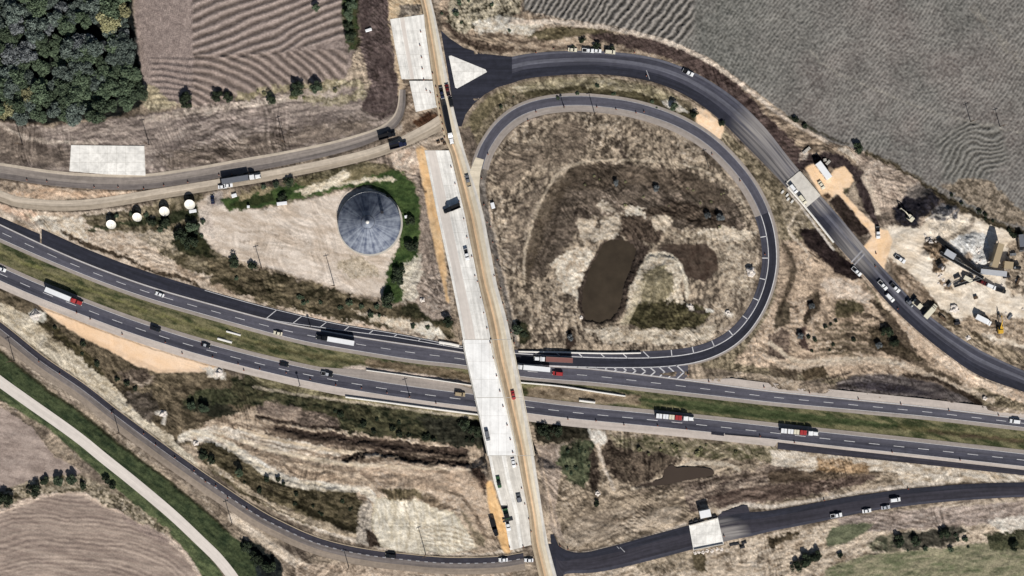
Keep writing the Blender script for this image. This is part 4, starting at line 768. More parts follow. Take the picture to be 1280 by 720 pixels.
for k in range(8): L([(775+k*26, 622-k*4.2), (812+k*25, 612-k*3.6), (850+k*24, 604-k*3)], [.8, 1.6, .8], (66, 55, 48), (112, 97, 84), 3, rag=2, a=.75)
for k in range(9): L([(704+k*7, 604+k*3), (716+k*8, 640+k*1.5), (752+k*9, 656-k*2.5), (806+k*8, 634-k*3)], .7, (104, 90, 75), (134, 118, 100), rag=1.2, a=.7)
# ---------------- works yard on the right
P([(1094, 292), (1112, 282), (1150, 285), (1180, 266), (1235, 270), (1282, 288), (1345, 320), (1345, 440), (1282, 436), (1240, 425), (1205, 404), (1160, 376), (1128, 340), (1104, 326)], (222, 204, 180), (248, 235, 216), 8, 20, 2, rag=3, con=1.4, tx=.42)
P([(1106, 318), (1130, 336), (1160, 364), (1180, 392), (1160, 392), (1140, 376), (1118, 346)], (110, 94, 77), (176, 154, 131), 4, 48, 3, rag=2.5)
P([(1140, 376), (1165, 384), (1215, 412), (1250, 432), (1282, 444), (1345, 470), (1290, 462), (1250, 448), (1215, 430), (1175, 402)], (104, 92, 73), (190, 170, 144), 4, 35, 2.5, rag=3, con=1.6)
L([(1165, 376), (1190, 398), (1215, 416), (1240, 436)], [1.5, 2, 2, 1.5], (64, 54, 41), (104, 90, 71), 3, rag=2.5)
P([(1118, 262), (1130, 246), (1150, 232), (1172, 236), (1174, 254), (1164, 264), (1150, 272), (1145, 284), (1128, 282), (1117, 274)], (36, 36, 46), (66, 62, 68), 6, rag=3, f=3)
P([(1132, 232), (1160, 228), (1165, 240), (1145, 250), (1134, 246)], (116, 108, 101), (160, 148, 137), 4, rag=3, f=4, a=.8)
P([(1164, 262), (1180, 254), (1200, 258), (1196, 272), (1178, 276), (1162, 274)], (84, 84, 90), (130, 126, 126), 4, rag=3)
L([(1158, 276), (1170, 268), (1182, 272), (1190, 270)], 1.2, CHALK, PALE, rag=2)
P([(1160, 280), (1200, 272), (1215, 276), (1205, 290), (1180, 300), (1165, 292)], (226, 208, 183), (246, 232, 212), 6, rag=2)
L([(1176, 302), (1195, 294), (1212, 284), (1216, 272)], 3, (150, 138, 121), (184, 168, 150), rag=1.5)
P([(1188, 302), (1210, 290), (1232, 292), (1238, 310), (1234, 330), (1240, 336), (1222, 338), (1205, 326)], (224, 220, 212), (255, 253, 248), 2.5, rag=3, con=2.0)
P([(1200, 322), (1210, 314), (1217, 320), (1214, 328), (1208, 330)], (170, 152, 133), (184, 166, 147), 6, rag=1)
P([(1152, 306), (1168, 294), (1180, 306), (1190, 322), (1178, 340), (1168, 338), (1162, 322)], (92, 76, 59), (160, 138, 114), 3, rag=4, con=1.7)
P([(1172, 352), (1190, 350), (1192, 360), (1180, 364)], (112, 94, 75), (170, 148, 124), 3, rag=3)
L([(1180, 278), (1205, 245), (1175, 240)], .1, SAND, SAND)
P([(1262, 300), (1290, 300), (1300, 370), (1262, 370), (1256, 340)], (130, 114, 97), (214, 194, 168), 4, rag=4)
P([(1200, 398), (1245, 392), (1282, 400), (1282, 430), (1240, 420), (1205, 412)], (130, 112, 93), (200, 178, 152), 4, rag=4)
# bright fill beside the slab bridge
P([(1006, 210), (1017, 204), (1026, 216), (1034, 222), (1044, 211), (1056, 208), (1064, 218), (1067, 226), (1060, 236), (1054, 240), (1066, 254), (1084, 272), (1098, 286), (1110, 288), (1116, 302), (1108, 324), (1104, 345), (1094, 336), (1078, 310), (1090, 295), (1080, 282), (1060, 256), (1046, 242), (1036, 250), (1028, 246)], (246, 208, 164), (252, 220, 186), 8, rag=.8, f=1.8, tx=.25)
P([(1036, 252), (1048, 243), (1060, 258), (1074, 275), (1087, 290), (1076, 297), (1060, 284)], (56, 46, 42), (84, 70, 63), 4, 50, 3, rag=1, f=1.6)
P([(1026, 244), (1036, 240), (1040, 246), (1032, 250)], (96, 74, 57), (140, 112, 86), 3, rag=2)
P([(1054, 236), (1062, 234), (1062, 242), (1056, 242)], OLD, OLV, 3, rag=1.5)
# ---------------- north-east field
ne = [(652, -60), (656, 12), (700, 22), (770, 32), (834, 48), (890, 74), (940, 110), (988, 147), (1040, 178), (1080, 189), (1120, 206), (1165, 236), (1210, 262), (1260, 284), (1345, 322), (1345, -60)]
P(ne, (108, 106, 100), (130, 121, 115), 60, 0, 1, rag=.8, f=1.6, con=1.6, z=2, tx=.45)
wf, mf = poly(ne, 2, .8)
fill((wf, mf*np.clip(fbm(80, 9, 3)*2-.7, 0, 1)[wf]), (132, 114, 109), (146, 126, 118), nz(8), .7)
fill((wf, mf*np.clip((1040-Uc[wf])/120, 0, 1)), (92, 98, 90), (116, 116, 104), nz(8), .5)
row = np.sin((Uc*.80+Vc*.60+SW1*7+RAG1*1.2)*2*math.pi/4.3)*.5+.5; cell = vnoise(Uc/2.3+Vc/6, Vc/2.0-Uc/7, 3)
tex = np.clip(.42*row*(.5+fbm(30, 2, 2))+.8*cell-.12, 0, 1)
fill((wf, mf), (42, 41, 39), (182, 177, 166), tex, .55); HGT[wf] += mf*(tex[wf]-.5)*.55
wf2, mf2 = poly([(655, -60), (870, -60), (866, 44), (850, 54), (760, 34), (700, 24), (656, 14)], 8, 2)
ph = (Uc*math.cos(math.radians(33))+Vc*math.sin(math.radians(33))*1.25+np.clip((760-Uc), 0, 200)*(-.35)+RAG1*4)*2*math.pi/9.0
fu = np.sin(ph)*.5+.5
fill((wf2, mf2), (40, 38, 36), (176, 166, 155), fu, .85); HGT[wf2] += mf2*(fu[wf2]-.5)*.9
for q, cx, cy in (([(1170, 175), (1205, 150), (1250, 158), (1262, 200), (1220, 232), (1180, 225)], 1258, 232),):
    wf3, mf3 = poly(q, 8, 3); rr = np.hypot(Uc-cx+SW1*30, (Vc-cy)*1.1+SW2*20)+RAG2*3; fu = np.sin(rr*2*math.pi/6.0)*.5+.5
    fill((wf3, mf3), (58, 57, 51), (158, 154, 144), fu*.75+.25*nz(3), .8); HGT[wf3] += mf3*(fu[wf3]-.5)*.45
L([(1012, 62), (1040, 88), (1090, 110), (1160, 138), (1290, 170)], .8, (176, 168, 153), (150, 144, 130), rag=2, a=.7)
L([(1215, 10), (1260, 60), (1300, 110)], 3, (150, 144, 130), (134, 124, 114), rag=6, a=.6)
L([(1082, 190), (1120, 207), (1166, 237), (1210, 263), (1260, 286), (1345, 324)], [2, 2.5, 4, 5, 5], (50, 46, 35), (112, 100, 78), 3, 30, 2, rag=3)
P([(1172, 232), (1215, 222), (1240, 228), (1282, 268), (1300, 290), (1240, 272)], (96, 84, 67), (176, 156, 131), 3, 30, 1.5, rag=3, con=1.8)
L([(985, 146), (1000, 152), (1020, 164)], 1.6, GRD, OLD, rag=1.5); L([(1000, 150), (1040, 174), (1060, 180)], 1.2, OLD, UMB, rag=1.5)
# triangle island, slabs etc. are separate; embankments under the old road and the new lanes
# grey strip between the old road and the loop interior
L([(607, 204), (603, 222), (603, 245), (609, 275), (619, 315), (630, 360), (641, 415), (648, 432)], [5, 4.5, 4.5, 4, 3.5, 3, 3], (112, 104, 96), (150, 140, 130), 4, 76, 3, rag=1.2)
L([(612, 262), (618, 290), (628, 335), (639, 385), (648, 425)], 1.0, (214, 190, 162), (228, 208, 185), rag=1)
L([(672, 560), (680, 590), (690, 640), (697, 668)], 1.2, (206, 180, 152), (226, 204, 180), rag=.8)
# dark gutters and thin kerb shadows painted into the ground colour along pavement edges
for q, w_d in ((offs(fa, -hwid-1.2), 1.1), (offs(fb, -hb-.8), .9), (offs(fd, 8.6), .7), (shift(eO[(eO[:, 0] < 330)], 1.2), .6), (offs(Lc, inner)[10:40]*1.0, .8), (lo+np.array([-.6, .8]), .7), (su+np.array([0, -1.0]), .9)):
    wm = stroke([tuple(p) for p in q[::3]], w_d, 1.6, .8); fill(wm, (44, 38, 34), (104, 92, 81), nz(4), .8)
# wheel tracks, scrapes and pale flecks over the worked soil
zm = (ZONE == 0).astype(float)*np.clip(TEX, 0, 1)
wu = Uc+(fbm(70, 6, 2)-.5)*26; wv_ = Vc+(fbm(70, 8, 2)-.5)*26
for ang, sd_ in ((-14, 1), (12, 2), (35, 3), (75, 4)):
    n = fbm(1.7, sd_, 2, ang, 16, u=wu, v=wv_, con=1.5)-.5; mk = np.clip(fbm(42, sd_+3, 2)*3.2-1.75, 0, 1)*zm
    COL *= (1+n*.62*mk)[..., None]; HGT += n*.16*mk
fl = np.clip((fbm(1.9, 9, 2, con=2.2)-.80)*5, 0, 1)*np.clip(fbm(30, 2, 3)*2.6-1.0, 0, 1)*zm*.3*np.clip((COL.mean(-1)-.22)*6, 0, 1)
COL[:] = COL*(1-fl[..., None])+lin((240, 230, 215))*fl[..., None]
dk = np.clip((fbm(2.4, 4, 2, con=2.2)-.80)*5, 0, 1)*np.clip(fbm(34, 7, 3)*2.6-1.0, 0, 1)*zm*.5*np.clip((.34-COL.mean(-1))*8, 0, 1)
COL[:] = COL*(1-dk[..., None])+lin((52, 46, 38))*dk[..., None]
z0 = (ZONE == 0).astype(float)*np.clip(TEX*1.3-.2, 0, 1); lum = COL.mean(-1, keepdims=True)
grit = vnoise(Uc/1.5, Vc/1.5, 1)+vnoise(Uc/2.6, Vc/2.6, 5)-1.0
cn = (lum+(COL-lum)*.92)*np.clip(lum/.36, .05, 1)**.22*np.clip(lum/.42, 1, 3)**-.3*.92*(1+.34*grit)[..., None]
COL[:] = COL*(1-z0[..., None])+cn*z0[..., None]
z2 = (ZONE == 2)[..., None]; l2 = COL.mean(-1, keepdims=True); COL[:] = np.where(z2, (l2+(COL-l2)*.75)*.93, COL)
def mound(cx_, cy_, r, h, p=1.0):
    w = window(cx_-r, cx_+r, cy_-r, cy_+r, 3); d_ = np.hypot(U[w]-cx_+RAG1[w]*5, V[w]-cy_+RAG2[w]*5)/r; HGT[w] += h*np.clip(1-d_, 0, 1)**p
for a in ((1184, 265, 13, 3.2), (1150, 262, 14, 2.6), (1160, 248, 13, 2.6), (1128, 268, 9, 1.5), (1214, 306, 17, 3.0), (1226, 325, 12, 2.2), (1166, 308, 12, 3.2), (1160, 320, 9, 2.0), (1176, 334, 8, 1.8), (1205, 323, 8, 1.8), (1180, 286, 12, 1.2), (938, 340, 7, 1.6), (598, 600, 15, 2.6), (540, 627, 10, 1.4), (505, 617, 12, 1.0), (300, 590, 22, 1.6), (350, 612, 24, 1.8), (410, 630, 26, 1.8), (818, 355, 26, 2.0), (1058, 386, 14, 1.4), (640, 30, 20, 2.0), (600, 20, 20, 1.6), (720, 575, 24, 2.2), (800, 575, 26, 1.4), (560, 545, 20, 1.4), (545, 416, 9, 1.6), (1236, 656, 9, 1.2)): mound(*a)
# ---------------- relief
rough = fbm(3.2, 2, 4, gain=.8)-.5; big = fbm(38, 10, 4)-.5
D = np.full(U.shape, 1e9)
for Q, hw, zf in CORR:
    Qd = Q[::max(1, int(18/max(2, np.linalg.norm(Q[1]-Q[0]))))]; Qd = np.vstack([Qd, Q[-1:]])
    w = window(Qd[:, 0].min(), Qd[:, 0].max(), Qd[:, 1].min(), Qd[:, 1].max(), 70)
    D[w] = np.minimum(D[w], segdist(U[w], V[w], Qd, False)-hw)
calm = np.clip((D-1.0)/9.0, 0, 1)
zfield = np.where(ZONE >= 2, .45, 1.0)
rough = rough*(1-PONDM*.8); big = big*(1-np.clip(PONDM*3, 0, 1))
H = HGT*calm+calm*(rough*.62*zfield*TEX+big*1.5*np.where(ZONE >= 2, .5, 1))
H = np.minimum(H, np.where(D < 3, -.03, 99))
# embankment
yy = V[:, :1]; cx = np.interp(V[:, 0], XC[:, 1], XC[:, 0])[:, None]
LEy = [-60, 22, 100, 101, 141, 188]+list(CL[:, 1]); LEx = [468, 487, 503, 511, 520, 531]+list(CL[:, 0])
cx = ((np.interp(V[:, 0], OR[:, 1], OR[:, 0])+np.interp(V[:, 0], LEy, LEx))/2)[:, None]
hwx = (np.interp(V[:, 0], OR[:, 1], OR[:, 0])-np.interp(V[:, 0], LEy, LEx))[:, None]/2+3
prof = np.array([cz(0, y) for y in V[:, 0]])[:, None]
prof = prof*np.where((yy > 428) & (yy < 565), 0, 1)
lat = np.clip(np.abs(U-cx)-hwx, 0, None)*S
spill = np.where(yy >= 496, np.clip((yy-567)*S*.8, 0, 99), np.clip((428-yy)*S*.8, 0, 99))
E = np.clip(np.minimum(prof, spill)-.45*lat-.12, 0, None)
inside = (np.abs(U-cx) < hwx+1) & (yy > -60) & (yy < 780)
H = np.where(inside & ~((yy > 428) & (yy < 565)), np.minimum(H, -.03)+np.clip(prof-.10, 0, None), H+E)
H = np.where((D < 1.5) & (prof < .5) & ~inside, np.minimum(H, -.02), H)
H = np.where((D < 1.5) & ((yy > 428) & (yy < 565)), np.minimum(H, -.02), H)
# yards that are graded flat
for q in ([(246, 254), (430, 239), (500, 262), (500, 300), (478, 372), (296, 326), (250, 292)], [(46, 379), (150, 418), (276, 464), (200, 466), (100, 420)], [(1006, 210), (1064, 218), (1110, 288), (1094, 336), (1036, 250)], [(84, 178), (186, 178), (186, 224), (84, 224)], [(560, 68), (610, 88), (570, 112)], [(968, 226), (1004, 204), (1032, 244), (1006, 266)], [(1000, 205), (1070, 200), (1116, 302), (1090, 345), (1036, 255)]):
    w, m = poly(q, 8, 0); H[w] = H[w]*(1-m)+np.minimum(H[w], .0)*m*.3-.02*m
edge = np.maximum(np.maximum(-42-U, U-1322), np.maximum(-42-V, V-762)); H = np.where(edge > 0, H*.5-.1, H)
def gz(px, py):
    i = min(len(gx)-1, max(0, int(round((px-ux[0])/STEP))+NF)); j = min(len(gy)-1, max(0, int(round((py-uy[0])/STEP))+NF)); return float(H[j, i])
# ---------------- split into land objects along zone lines (shared borders)
nx, ny = len(gx), len(gy)
co_ = np.stack([(U-640)*S, (360-V)*S, H], -1).reshape(-1, 3).astype(np.float32)
cl_ = np.concatenate([np.clip(COL*K, 0, 1), np.clip(TEX, 0, 1)[..., None]], -1).reshape(-1, 4).astype(np.float32)
ii, jj = np.meshgrid(np.arange(nx-1), np.arange(ny-1)); a0 = (jj*nx+ii).ravel()
quads = np.stack([a0, a0+nx, a0+nx+1, a0+1], 1); fz = ZONE[:-1, :-1].ravel()
names = {0: ('ground', 'structure', None, None), 1: ('grass', 'stuff', 'short green grass on the road verges and around the tank', 'grass'), 2: ('crop_field', 'structure', None, None), 3: ('ploughed_field', 'structure', None, None), 4: ('bare_field', 'structure', None, None), 5: ('bare_field', 'structure', None, None)}
for k, (nm, kind, lab, cat) in names.items():
    q = quads[fz == k]
    if not len(q): continue
    ids, inv = np.unique(q, return_inverse=True); q2 = inv.reshape(-1, 4).astype(np.int32)
    me = bpy.data.meshes.new(nm); me.vertices.add(len(ids)); me.vertices.foreach_set('co', co_[ids].ravel())
    me.loops.add(q2.size); me.loops.foreach_set('vertex_index', q2.ravel()); me.polygons.add(len(q2))
    me.polygons.foreach_set('loop_start', np.arange(0, q2.size, 4, dtype=np.int32)); me.update(calc_edges=True)
    me.polygons.foreach_set('use_smooth', np.ones(len(q2), bool))
    at = me.color_attributes.new('Col', 'FLOAT_COLOR', 'POINT'); at.data.foreach_set('color', cl_[ids].ravel())
    me.materials.append(M['ground']); o = bpy.data.objects.new(nm, me); C.objects.link(o); tag(o, lab, cat, None, kind)
# water (the sheet runs a little under the banks, so the shore follows the ground)
big_pond = [(761+(x-761)*1.10, 352+(y-352)*1.09) for x, y in pond_pts]
M['water'] = mat('muddy water', (66, 57, 46), rough=.22, spec=.3, var=.22, vscale=.12); M['puddle'] = mat('puddle water', (72, 61, 52), rough=.25, spec=.4, var=.06, vscale=.1)  # pond colour varied in broad patches to suggest sheen on the water
flat('pond', [[tuple(p) for p in cr(big_pond+big_pond[:1], 4)[:-1]]], M['water'], -.42)
flat('puddle', [[tuple(p) for p in cr(pud_pts+pud_pts[:1], 3)[:-1]]], M['puddle'], -.15)
# ------------------------------------------------------------------ overpass bridges
def deck(parent, name, G, mats, z, th, y0, y1):
    """deck slab following guide lines, with sides and underside; road surface bands on top are its own materials"""
    G = [g[(g[:, 1] >= y0-.5) & (g[:, 1] <= y1+.5)] for g in G]
    ends = []
    n = len(G[0]); mb = MB(); 
    lx, ly, _ = parent.location
    loc = lambda p, zz: (W(p[0], p[1])[0]-lx, W(p[0], p[1])[1]-ly, zz)
    uniq = []; 
    for m in mats+[M['concrete_grey']]:
        if m not in uniq: uniq.append(m)
    for k in range(len(G)-1):
        for i in range(n-1): mb.add([loc(G[k][i], z), loc(G[k+1][i], z), loc(G[k+1][i+1], z), loc(G[k][i+1], z)], [(3, 2, 1, 0)], uniq.index(mats[k]))
    gi = uniq.index(M['concrete_grey'])
    for i in range(n-1):
        for g, o in ((G[0], 0), (G[-1], 1)):
            q = [loc(g[i], z), loc(g[i+1], z), loc(g[i+1], z-th), loc(g[i], z-th)]; mb.add(q if not o else q[::-1], [(0, 1, 2, 3)], gi)
        mb.add([loc(G[0][i], z-th), loc(G[-1][i], z-th), loc(G[-1][i+1], z-th), loc(G[0][i+1], z-th)], [(0, 1, 2, 3)], gi)
    for i, o in ((0, 0), (n-1, 1)):
        q = [loc(G[0][i], z), loc(G[-1][i], z), loc(G[-1][i], z-th), loc(G[0][i], z-th)]; mb.add(q if o else q[::-1], [(0, 1, 2, 3)], gi)
    me = mb.mesh(name, uniq); lay = me.uv_layers.new(name='UVMap')
    lay.data.foreach_set('uv', np.array([(-me.vertices[l.vertex_index].co[1], me.vertices[l.vertex_index].co[0]) for l in me.loops], dtype=np.float32).ravel())
    o = bpy.data.objects.new(name, me); C.objects.link(o); o.parent = parent; return G
def wall_along(parent, name, Q, z0, h, w, m, off=0.0):
    lx, ly, _ = parent.location; mb = MB(); A = offs(Q, off+w/S/2); B = offs(Q, off-w/S/2)
    l = lambda p, z: (W(p[0], p[1])[0]-lx, W(p[0], p[1])[1]-ly, z)
    n = len(Q)
    for i in range(n-1):
        a0, a1, b0, b1 = A[i], A[i+1], B[i], B[i+1]
        mb.add([l(a0, z0), l(a1, z0), l(b1, z0), l(b0, z0), l(a0, z0+h), l(a1, z0+h), l(b1, z0+h), l(b0, z0+h)], [(3, 2, 1, 0), (4, 5, 6, 7), (0, 1, 5, 4), (2, 3, 7, 6), (1, 2, 6, 5), (3, 0, 4, 7)])
    return mb.build(name, m, parent)
def bridge(name, label, G, mats, y0, y1, par_m):
    c = [(g[(g[:, 1] >= y0-.5) & (g[:, 1] <= y1+.5)]) for g in (G[0], G[-1])]
    mid = (c[0][len(c[0])//2]+c[1][len(c[1])//2])/2
    r = empty(name, W(mid[0], mid[1], 0), 0, label, 'bridge')
    GG = deck(r, 'deck', G, mats, DECK+.13, 1.15, y0, y1)
    wall_along(r, 'parapet', GG[0], DECK+.135, .9, .38, par_m, -.8); wall_along(r, 'parapet', GG[-1], DECK+.135, .9, .38, par_m, .8)
    n = len(GG[0]); ax = r.location
    for t in (.0, .36, .62, 1.0):
        i = min(n-1, int(t*(n-1))); a = np.array(W(*GG[0][i])[:2])-np.array(ax[:2]); b = np.array(W(*GG[-1][i])[:2])-np.array(ax[:2])
        if t in (0., 1.):
            d = .6; mb = MB(); s_ = -1 if t == 0 else 1
            y = a[1]+(-.9 if t == 0 else .9); mb.box(a[0]+.4, b[0]-.4, y-.5, y+.5, -.3, DECK-1.05); mb.build('abutment', M['concrete_grey'], r)
        else:
            mb = MB(); mb.box(a[0]+.5, b[0]-.5, a[1]-.6, a[1]+.6, DECK-1.95, DECK-1.04, 0, .15); pier = mb.build('pier_cap', M['concrete_grey'], r)
            for k in range(4):
                x = a[0]+1.6+(b[0]-a[0]-3.2)*k/3; mc = MB(); mc.tube((x, a[1], -.3), (x, a[1], DECK-1.95), .5, n=14); mc.build('column', M['concrete_grey'], pier, True)
    # expansion joints
    for i in (0, n//2, n-1):
        mb = MB(); a = W(*GG[0][i]); b = W(*GG[-1][i]); mb.box(a[0]-ax[0]+.5, b[0]-ax[0]-.5, a[1]-ax[1]-.14, a[1]-ax[1]+.14, DECK+.132, DECK+.140); mb.build('expansion_joint', M['concrete_grey'], r)
    return r
bridge('overpass_bridge', 'new white concrete overpass deck crossing both carriageways, left of the dusty old one', CG, [M['concrete_deck']]*4, 424, 568.5, M['concrete_new'])
bridge('overpass_bridge', 'older overpass with a dusty tan and peach deck, right of the white new one', OG, om, 424, 568.5, M['tan_pale'])
# ------------------------------------------------------------------ slab bridges, slabs, island
def slab(name, label, cat, pts, z0, z1, m, kerbs=(), km=None):
    cx_ = sum(p[0] for p in pts)/len(pts); cy_ = sum(p[1] for p in pts)/len(pts); r = empty(name, W(cx_, cy_, 0), 0, label, cat)
    a = sum(pts[i][0]*pts[(i+1) % len(pts)][1]-pts[(i+1) % len(pts)][0]*pts[i][1] for i in range(len(pts)))
    q = pts if a < 0 else pts[::-1]; n = len(q); l = lambda p, z: ((p[0]-cx_)*S, -(p[1]-cy_)*S, z)
    mb = MB(); mb.add([l(p, z0) for p in q]+[l(p, z1) for p in q], [tuple(range(n-1, -1, -1)), tuple(range(n, 2*n))]+[(i, (i+1) % n, n+(i+1) % n, n+i) for i in range(n)])
    mb.build('deck', m, r)
    for i, j, h in kerbs: 
        Q = np.array([pts[i], pts[j]], float); c = np.array([cx_, cy_]); Q = Q+(c-Q)*.04
        wall_along(r, 'kerb', Q, z1+.003, h, .45, km or m)
    return r
slab('slab_bridge', 'grey concrete bridge deck on the curved right-hand ramp carrying two white vans', 'bridge', [(999.5, 213.5), (1025.5, 244.5), (1008, 259.5), (981.5, 228.5)], -.4, .42, M['concrete_dirty'], [(0, 1, .5), (2, 3, .8)], M['concrete_new'])
slab('slab_bridge', 'white concrete bridge deck on the lower right road below a white site box', 'bridge', [(861, 656), (897, 646.5), (904.5, 680), (866.5, 687.5)], -.4, .9, M['slab_white'], [(0, 1, .6), (2, 3, .8)], M['concrete_grey'])
slab('concrete_slab', 'white rectangular concrete slab in the brown soil above the left frontage road', 'concrete slab', [(89, 181.5), (180.5, 182.5), (182, 219.5), (133, 218), (87, 214)], -.3, .3, M['slab_white'])
isl = slab('traffic_island', 'white triangular concrete island at the mouth of the curved ramp', 'traffic island', [(561, 70), (564, 69.4), (607, 87), (608.6, 90), (571.5, 110.6), (569, 109.5)], -.2, .15, M['slab_white'])
wall_along(isl, 'kerb', (np.array([(561.5, 71), (570, 109)])), .152, .1, .3, M['barrier'])
# ------------------------------------------------------------------ concrete barriers
def barrier(label, pts, h=.85, w=.6, m=None, name='concrete_barrier', cat='barrier', base=-.05):
    Q = cr(pts, 9) if len(pts) > 2 else resample(np.array(pts, float), max(2, int(np.hypot(pts[1][0]-pts[0][0], pts[1][1]-pts[0][1])/8)))
    cx_, cy_ = Q[len(Q)//2]; r = empty(name, W(cx_, cy_, 0), 0, label, cat)
    wall_along(r, 'footing', Q, base, .28-base, w, m or M['barrier']); wall_along(r, 'upper_wall', Q, .281, h, w*.5, m or M['barrier']); return r
barrier('white concrete barrier in the median just right of the bridges, beside the red car', [(651, 478), (700, 482.5), (745, 489.5), (782, 495)], w=.9)
barrier('long white concrete barrier along the outer edge of the lower carriageway left of the bridges', [(432, 496), (500, 505), (560, 513), (598, 518)], w=1.0)
barrier('white concrete barrier on the median side of the lower carriageway left of the bridges', [(458, 462.5), (520, 471), (590, 481.5)], w=.6)
barrier('white concrete barrier along the loop ramp lane right of the bridges', [(648, 439.2), (700, 440.3), (760, 441.5), (801, 441)], w=.9)
barrier('short double white barrier beside the ramp lane just left of the new bridge', [(549, 427.5), (562, 429.5), (574, 432)], w=1.6)
barrier('short pale barrier on the bare soil between carriageways right of the bridges', [(724, 500.5), (744, 503)], w=1.2)
barrier('short pale timber lying in the left median, upper of two', [(283, 414), (301, 419)], h=.3, w=1.0, name='timber_mat', cat='timber mat')
barrier('short pale timber lying in the left median, lower of two', [(272, 423), (290, 428)], h=.3, w=1.2, name='timber_mat', cat='timber mat')
barrier('low pale kerb wall edging the curved ramp below the slab bridge with vans', [(985, 234), (1010, 263), (1042, 303)], h=.3, w=.9)
# ------------------------------------------------------------------ water tank with conical roof
t = empty('storage_tank', W(462.5, 279, 0), 0, 'large round water tank with a steep dark blue-grey conical roof', 'storage tank')
R_ = 15.4
MB().lathe([(16.4, -.2), (16.4, .15)], 64).build('foundation_ring', M['concrete_grey'], t)
M['tank_wall'] = mat('tank wall', (170, 172, 172), rough=.6, var=.06, vscale=.3)
def cone_mat():
    m = bpy.data.materials.new('tank roof sheets'); m.use_nodes = True; tt = m.node_tree; N = tt.nodes; L_ = tt.links; b = N['Principled BSDF']; b.inputs['Roughness'].default_value = .62; b.inputs['Specular IOR Level'].default_value = .25
    tc = N.new('ShaderNodeTexCoord'); sx = N.new('ShaderNodeSeparateXYZ'); L_.new(tc.outputs['Object'], sx.inputs[0])
    at = N.new('ShaderNodeMath'); at.operation = 'ARCTAN2'; L_.new(sx.outputs[1], at.inputs[0]); L_.new(sx.outputs[0], at.inputs[1])
    sc = N.new('ShaderNodeMath'); sc.operation = 'MULTIPLY'; sc.inputs[1].default_value = 9; L_.new(at.outputs[0], sc.inputs[0])
    cb = N.new('ShaderNodeCombineXYZ'); L_.new(sc.outputs[0], cb.inputs[0]); n = N.new('ShaderNodeTexNoise'); n.inputs['Scale'].default_value = 1; n.inputs['Detail'].default_value = 5; L_.new(cb.outputs[0], n.inputs['Vector'])
    n2 = N.new('ShaderNodeTexNoise'); n2.inputs['Scale'].default_value = .35; n2.inputs['Detail'].default_value = 6; L_.new(tc.outputs['Object'], n2.inputs['Vector'])
    ad = N.new('ShaderNodeMath'); ad.operation = 'ADD'; L_.new(n.outputs[0], ad.inputs[0]); L_.new(n2.outputs[0], ad.inputs[1])
    r = N.new('ShaderNodeValToRGB'); r.color_ramp.elements[0].position = .7; r.color_ramp.elements[1].position = 1.3; r.color_ramp.elements[0].color = (*(lin((64, 72, 92))), 1); r.color_ramp.elements[1].color = (*(lin((140, 146, 156))), 1)
    mr = N.new('ShaderNodeMapRange'); mr.inputs[1].default_value = .75; mr.inputs[2].default_value = 1.25; L_.new(ad.outputs[0], mr.inputs[0]); r.color_ramp.elements[0].position = 0; r.color_ramp.elements[1].position = 1
    L_.new(mr.outputs[0], r.inputs[0]); L_.new(r.outputs[0], b.inputs['Base Color']); return m
M['cone'] = cone_mat()
MB().lathe([(R_, .1), (R_, 3.0)], 72).build('shell_wall', M['tank_wall'], t, True)
mbc = MB(); nseg = 72
for k in range(nseg):
    pass
rf = MB().lathe([(R_+.25, 3.0), (R_+.25, 3.12), (11, 7.0), (6, 11.3), (2.2, 14.6), (.9, 15.7)], 36).build('conical_roof', M['cone'], t)
MB().lathe([(.9, 15.6), (.9, 16.2), (.45, 16.6)], 16).build('vent_cap', M['barrier'], rf, True)
ring = MB()
for k in range(36):
    a0 = 2*math.pi*k/36; a1 = 2*math.pi*(k+1)/36; ring.tube((3.3*math.cos(a0), 3.3*math.sin(a0), 13.75), (3.3*math.cos(a1), 3.3*math.sin(a1), 13.75), .07, n=5)
ring.build('roof_ring', M['dark_steel'], rf)
hb_ = MB(); hb_.box(6.2, 7.4, 4.4, 5.6, 9.0, 12.0); hb_.build('roof_hatch', M['dark_steel'], rf)
ld = MB()
for a in (2.95, 3.0): ld.tube(((R_+.5)*math.cos(a), (R_+.5)*math.sin(a), .1), ((R_+.5)*math.cos(a), (R_+.5)*math.sin(a), 3.4), .05, n=6)
for k in range(10): ld.tube(((R_+.5)*math.cos(2.95), (R_+.5)*math.sin(2.95), .3+k*.3), ((R_+.5)*math.cos(3.0), (R_+.5)*math.sin(3.0), .3+k*.3), .03, n=5)
ld.build('ladder', M['steel'], t)
rail = MB()
for k in range(48):
    a0 = 2*math.pi*k/48; a1 = 2*math.pi*(k+1)/48; p = lambda a, z: ((R_+.1)*math.cos(a), (R_+.1)*math.sin(a), z)
    rail.tube(p(a0, 4.1), p(a1, 4.1), .04, n=5); rail.tube(p(a0, 3.1), p(a0, 4.1), .03, n=5)
rail.build('guard_rail', M['steel'], t)
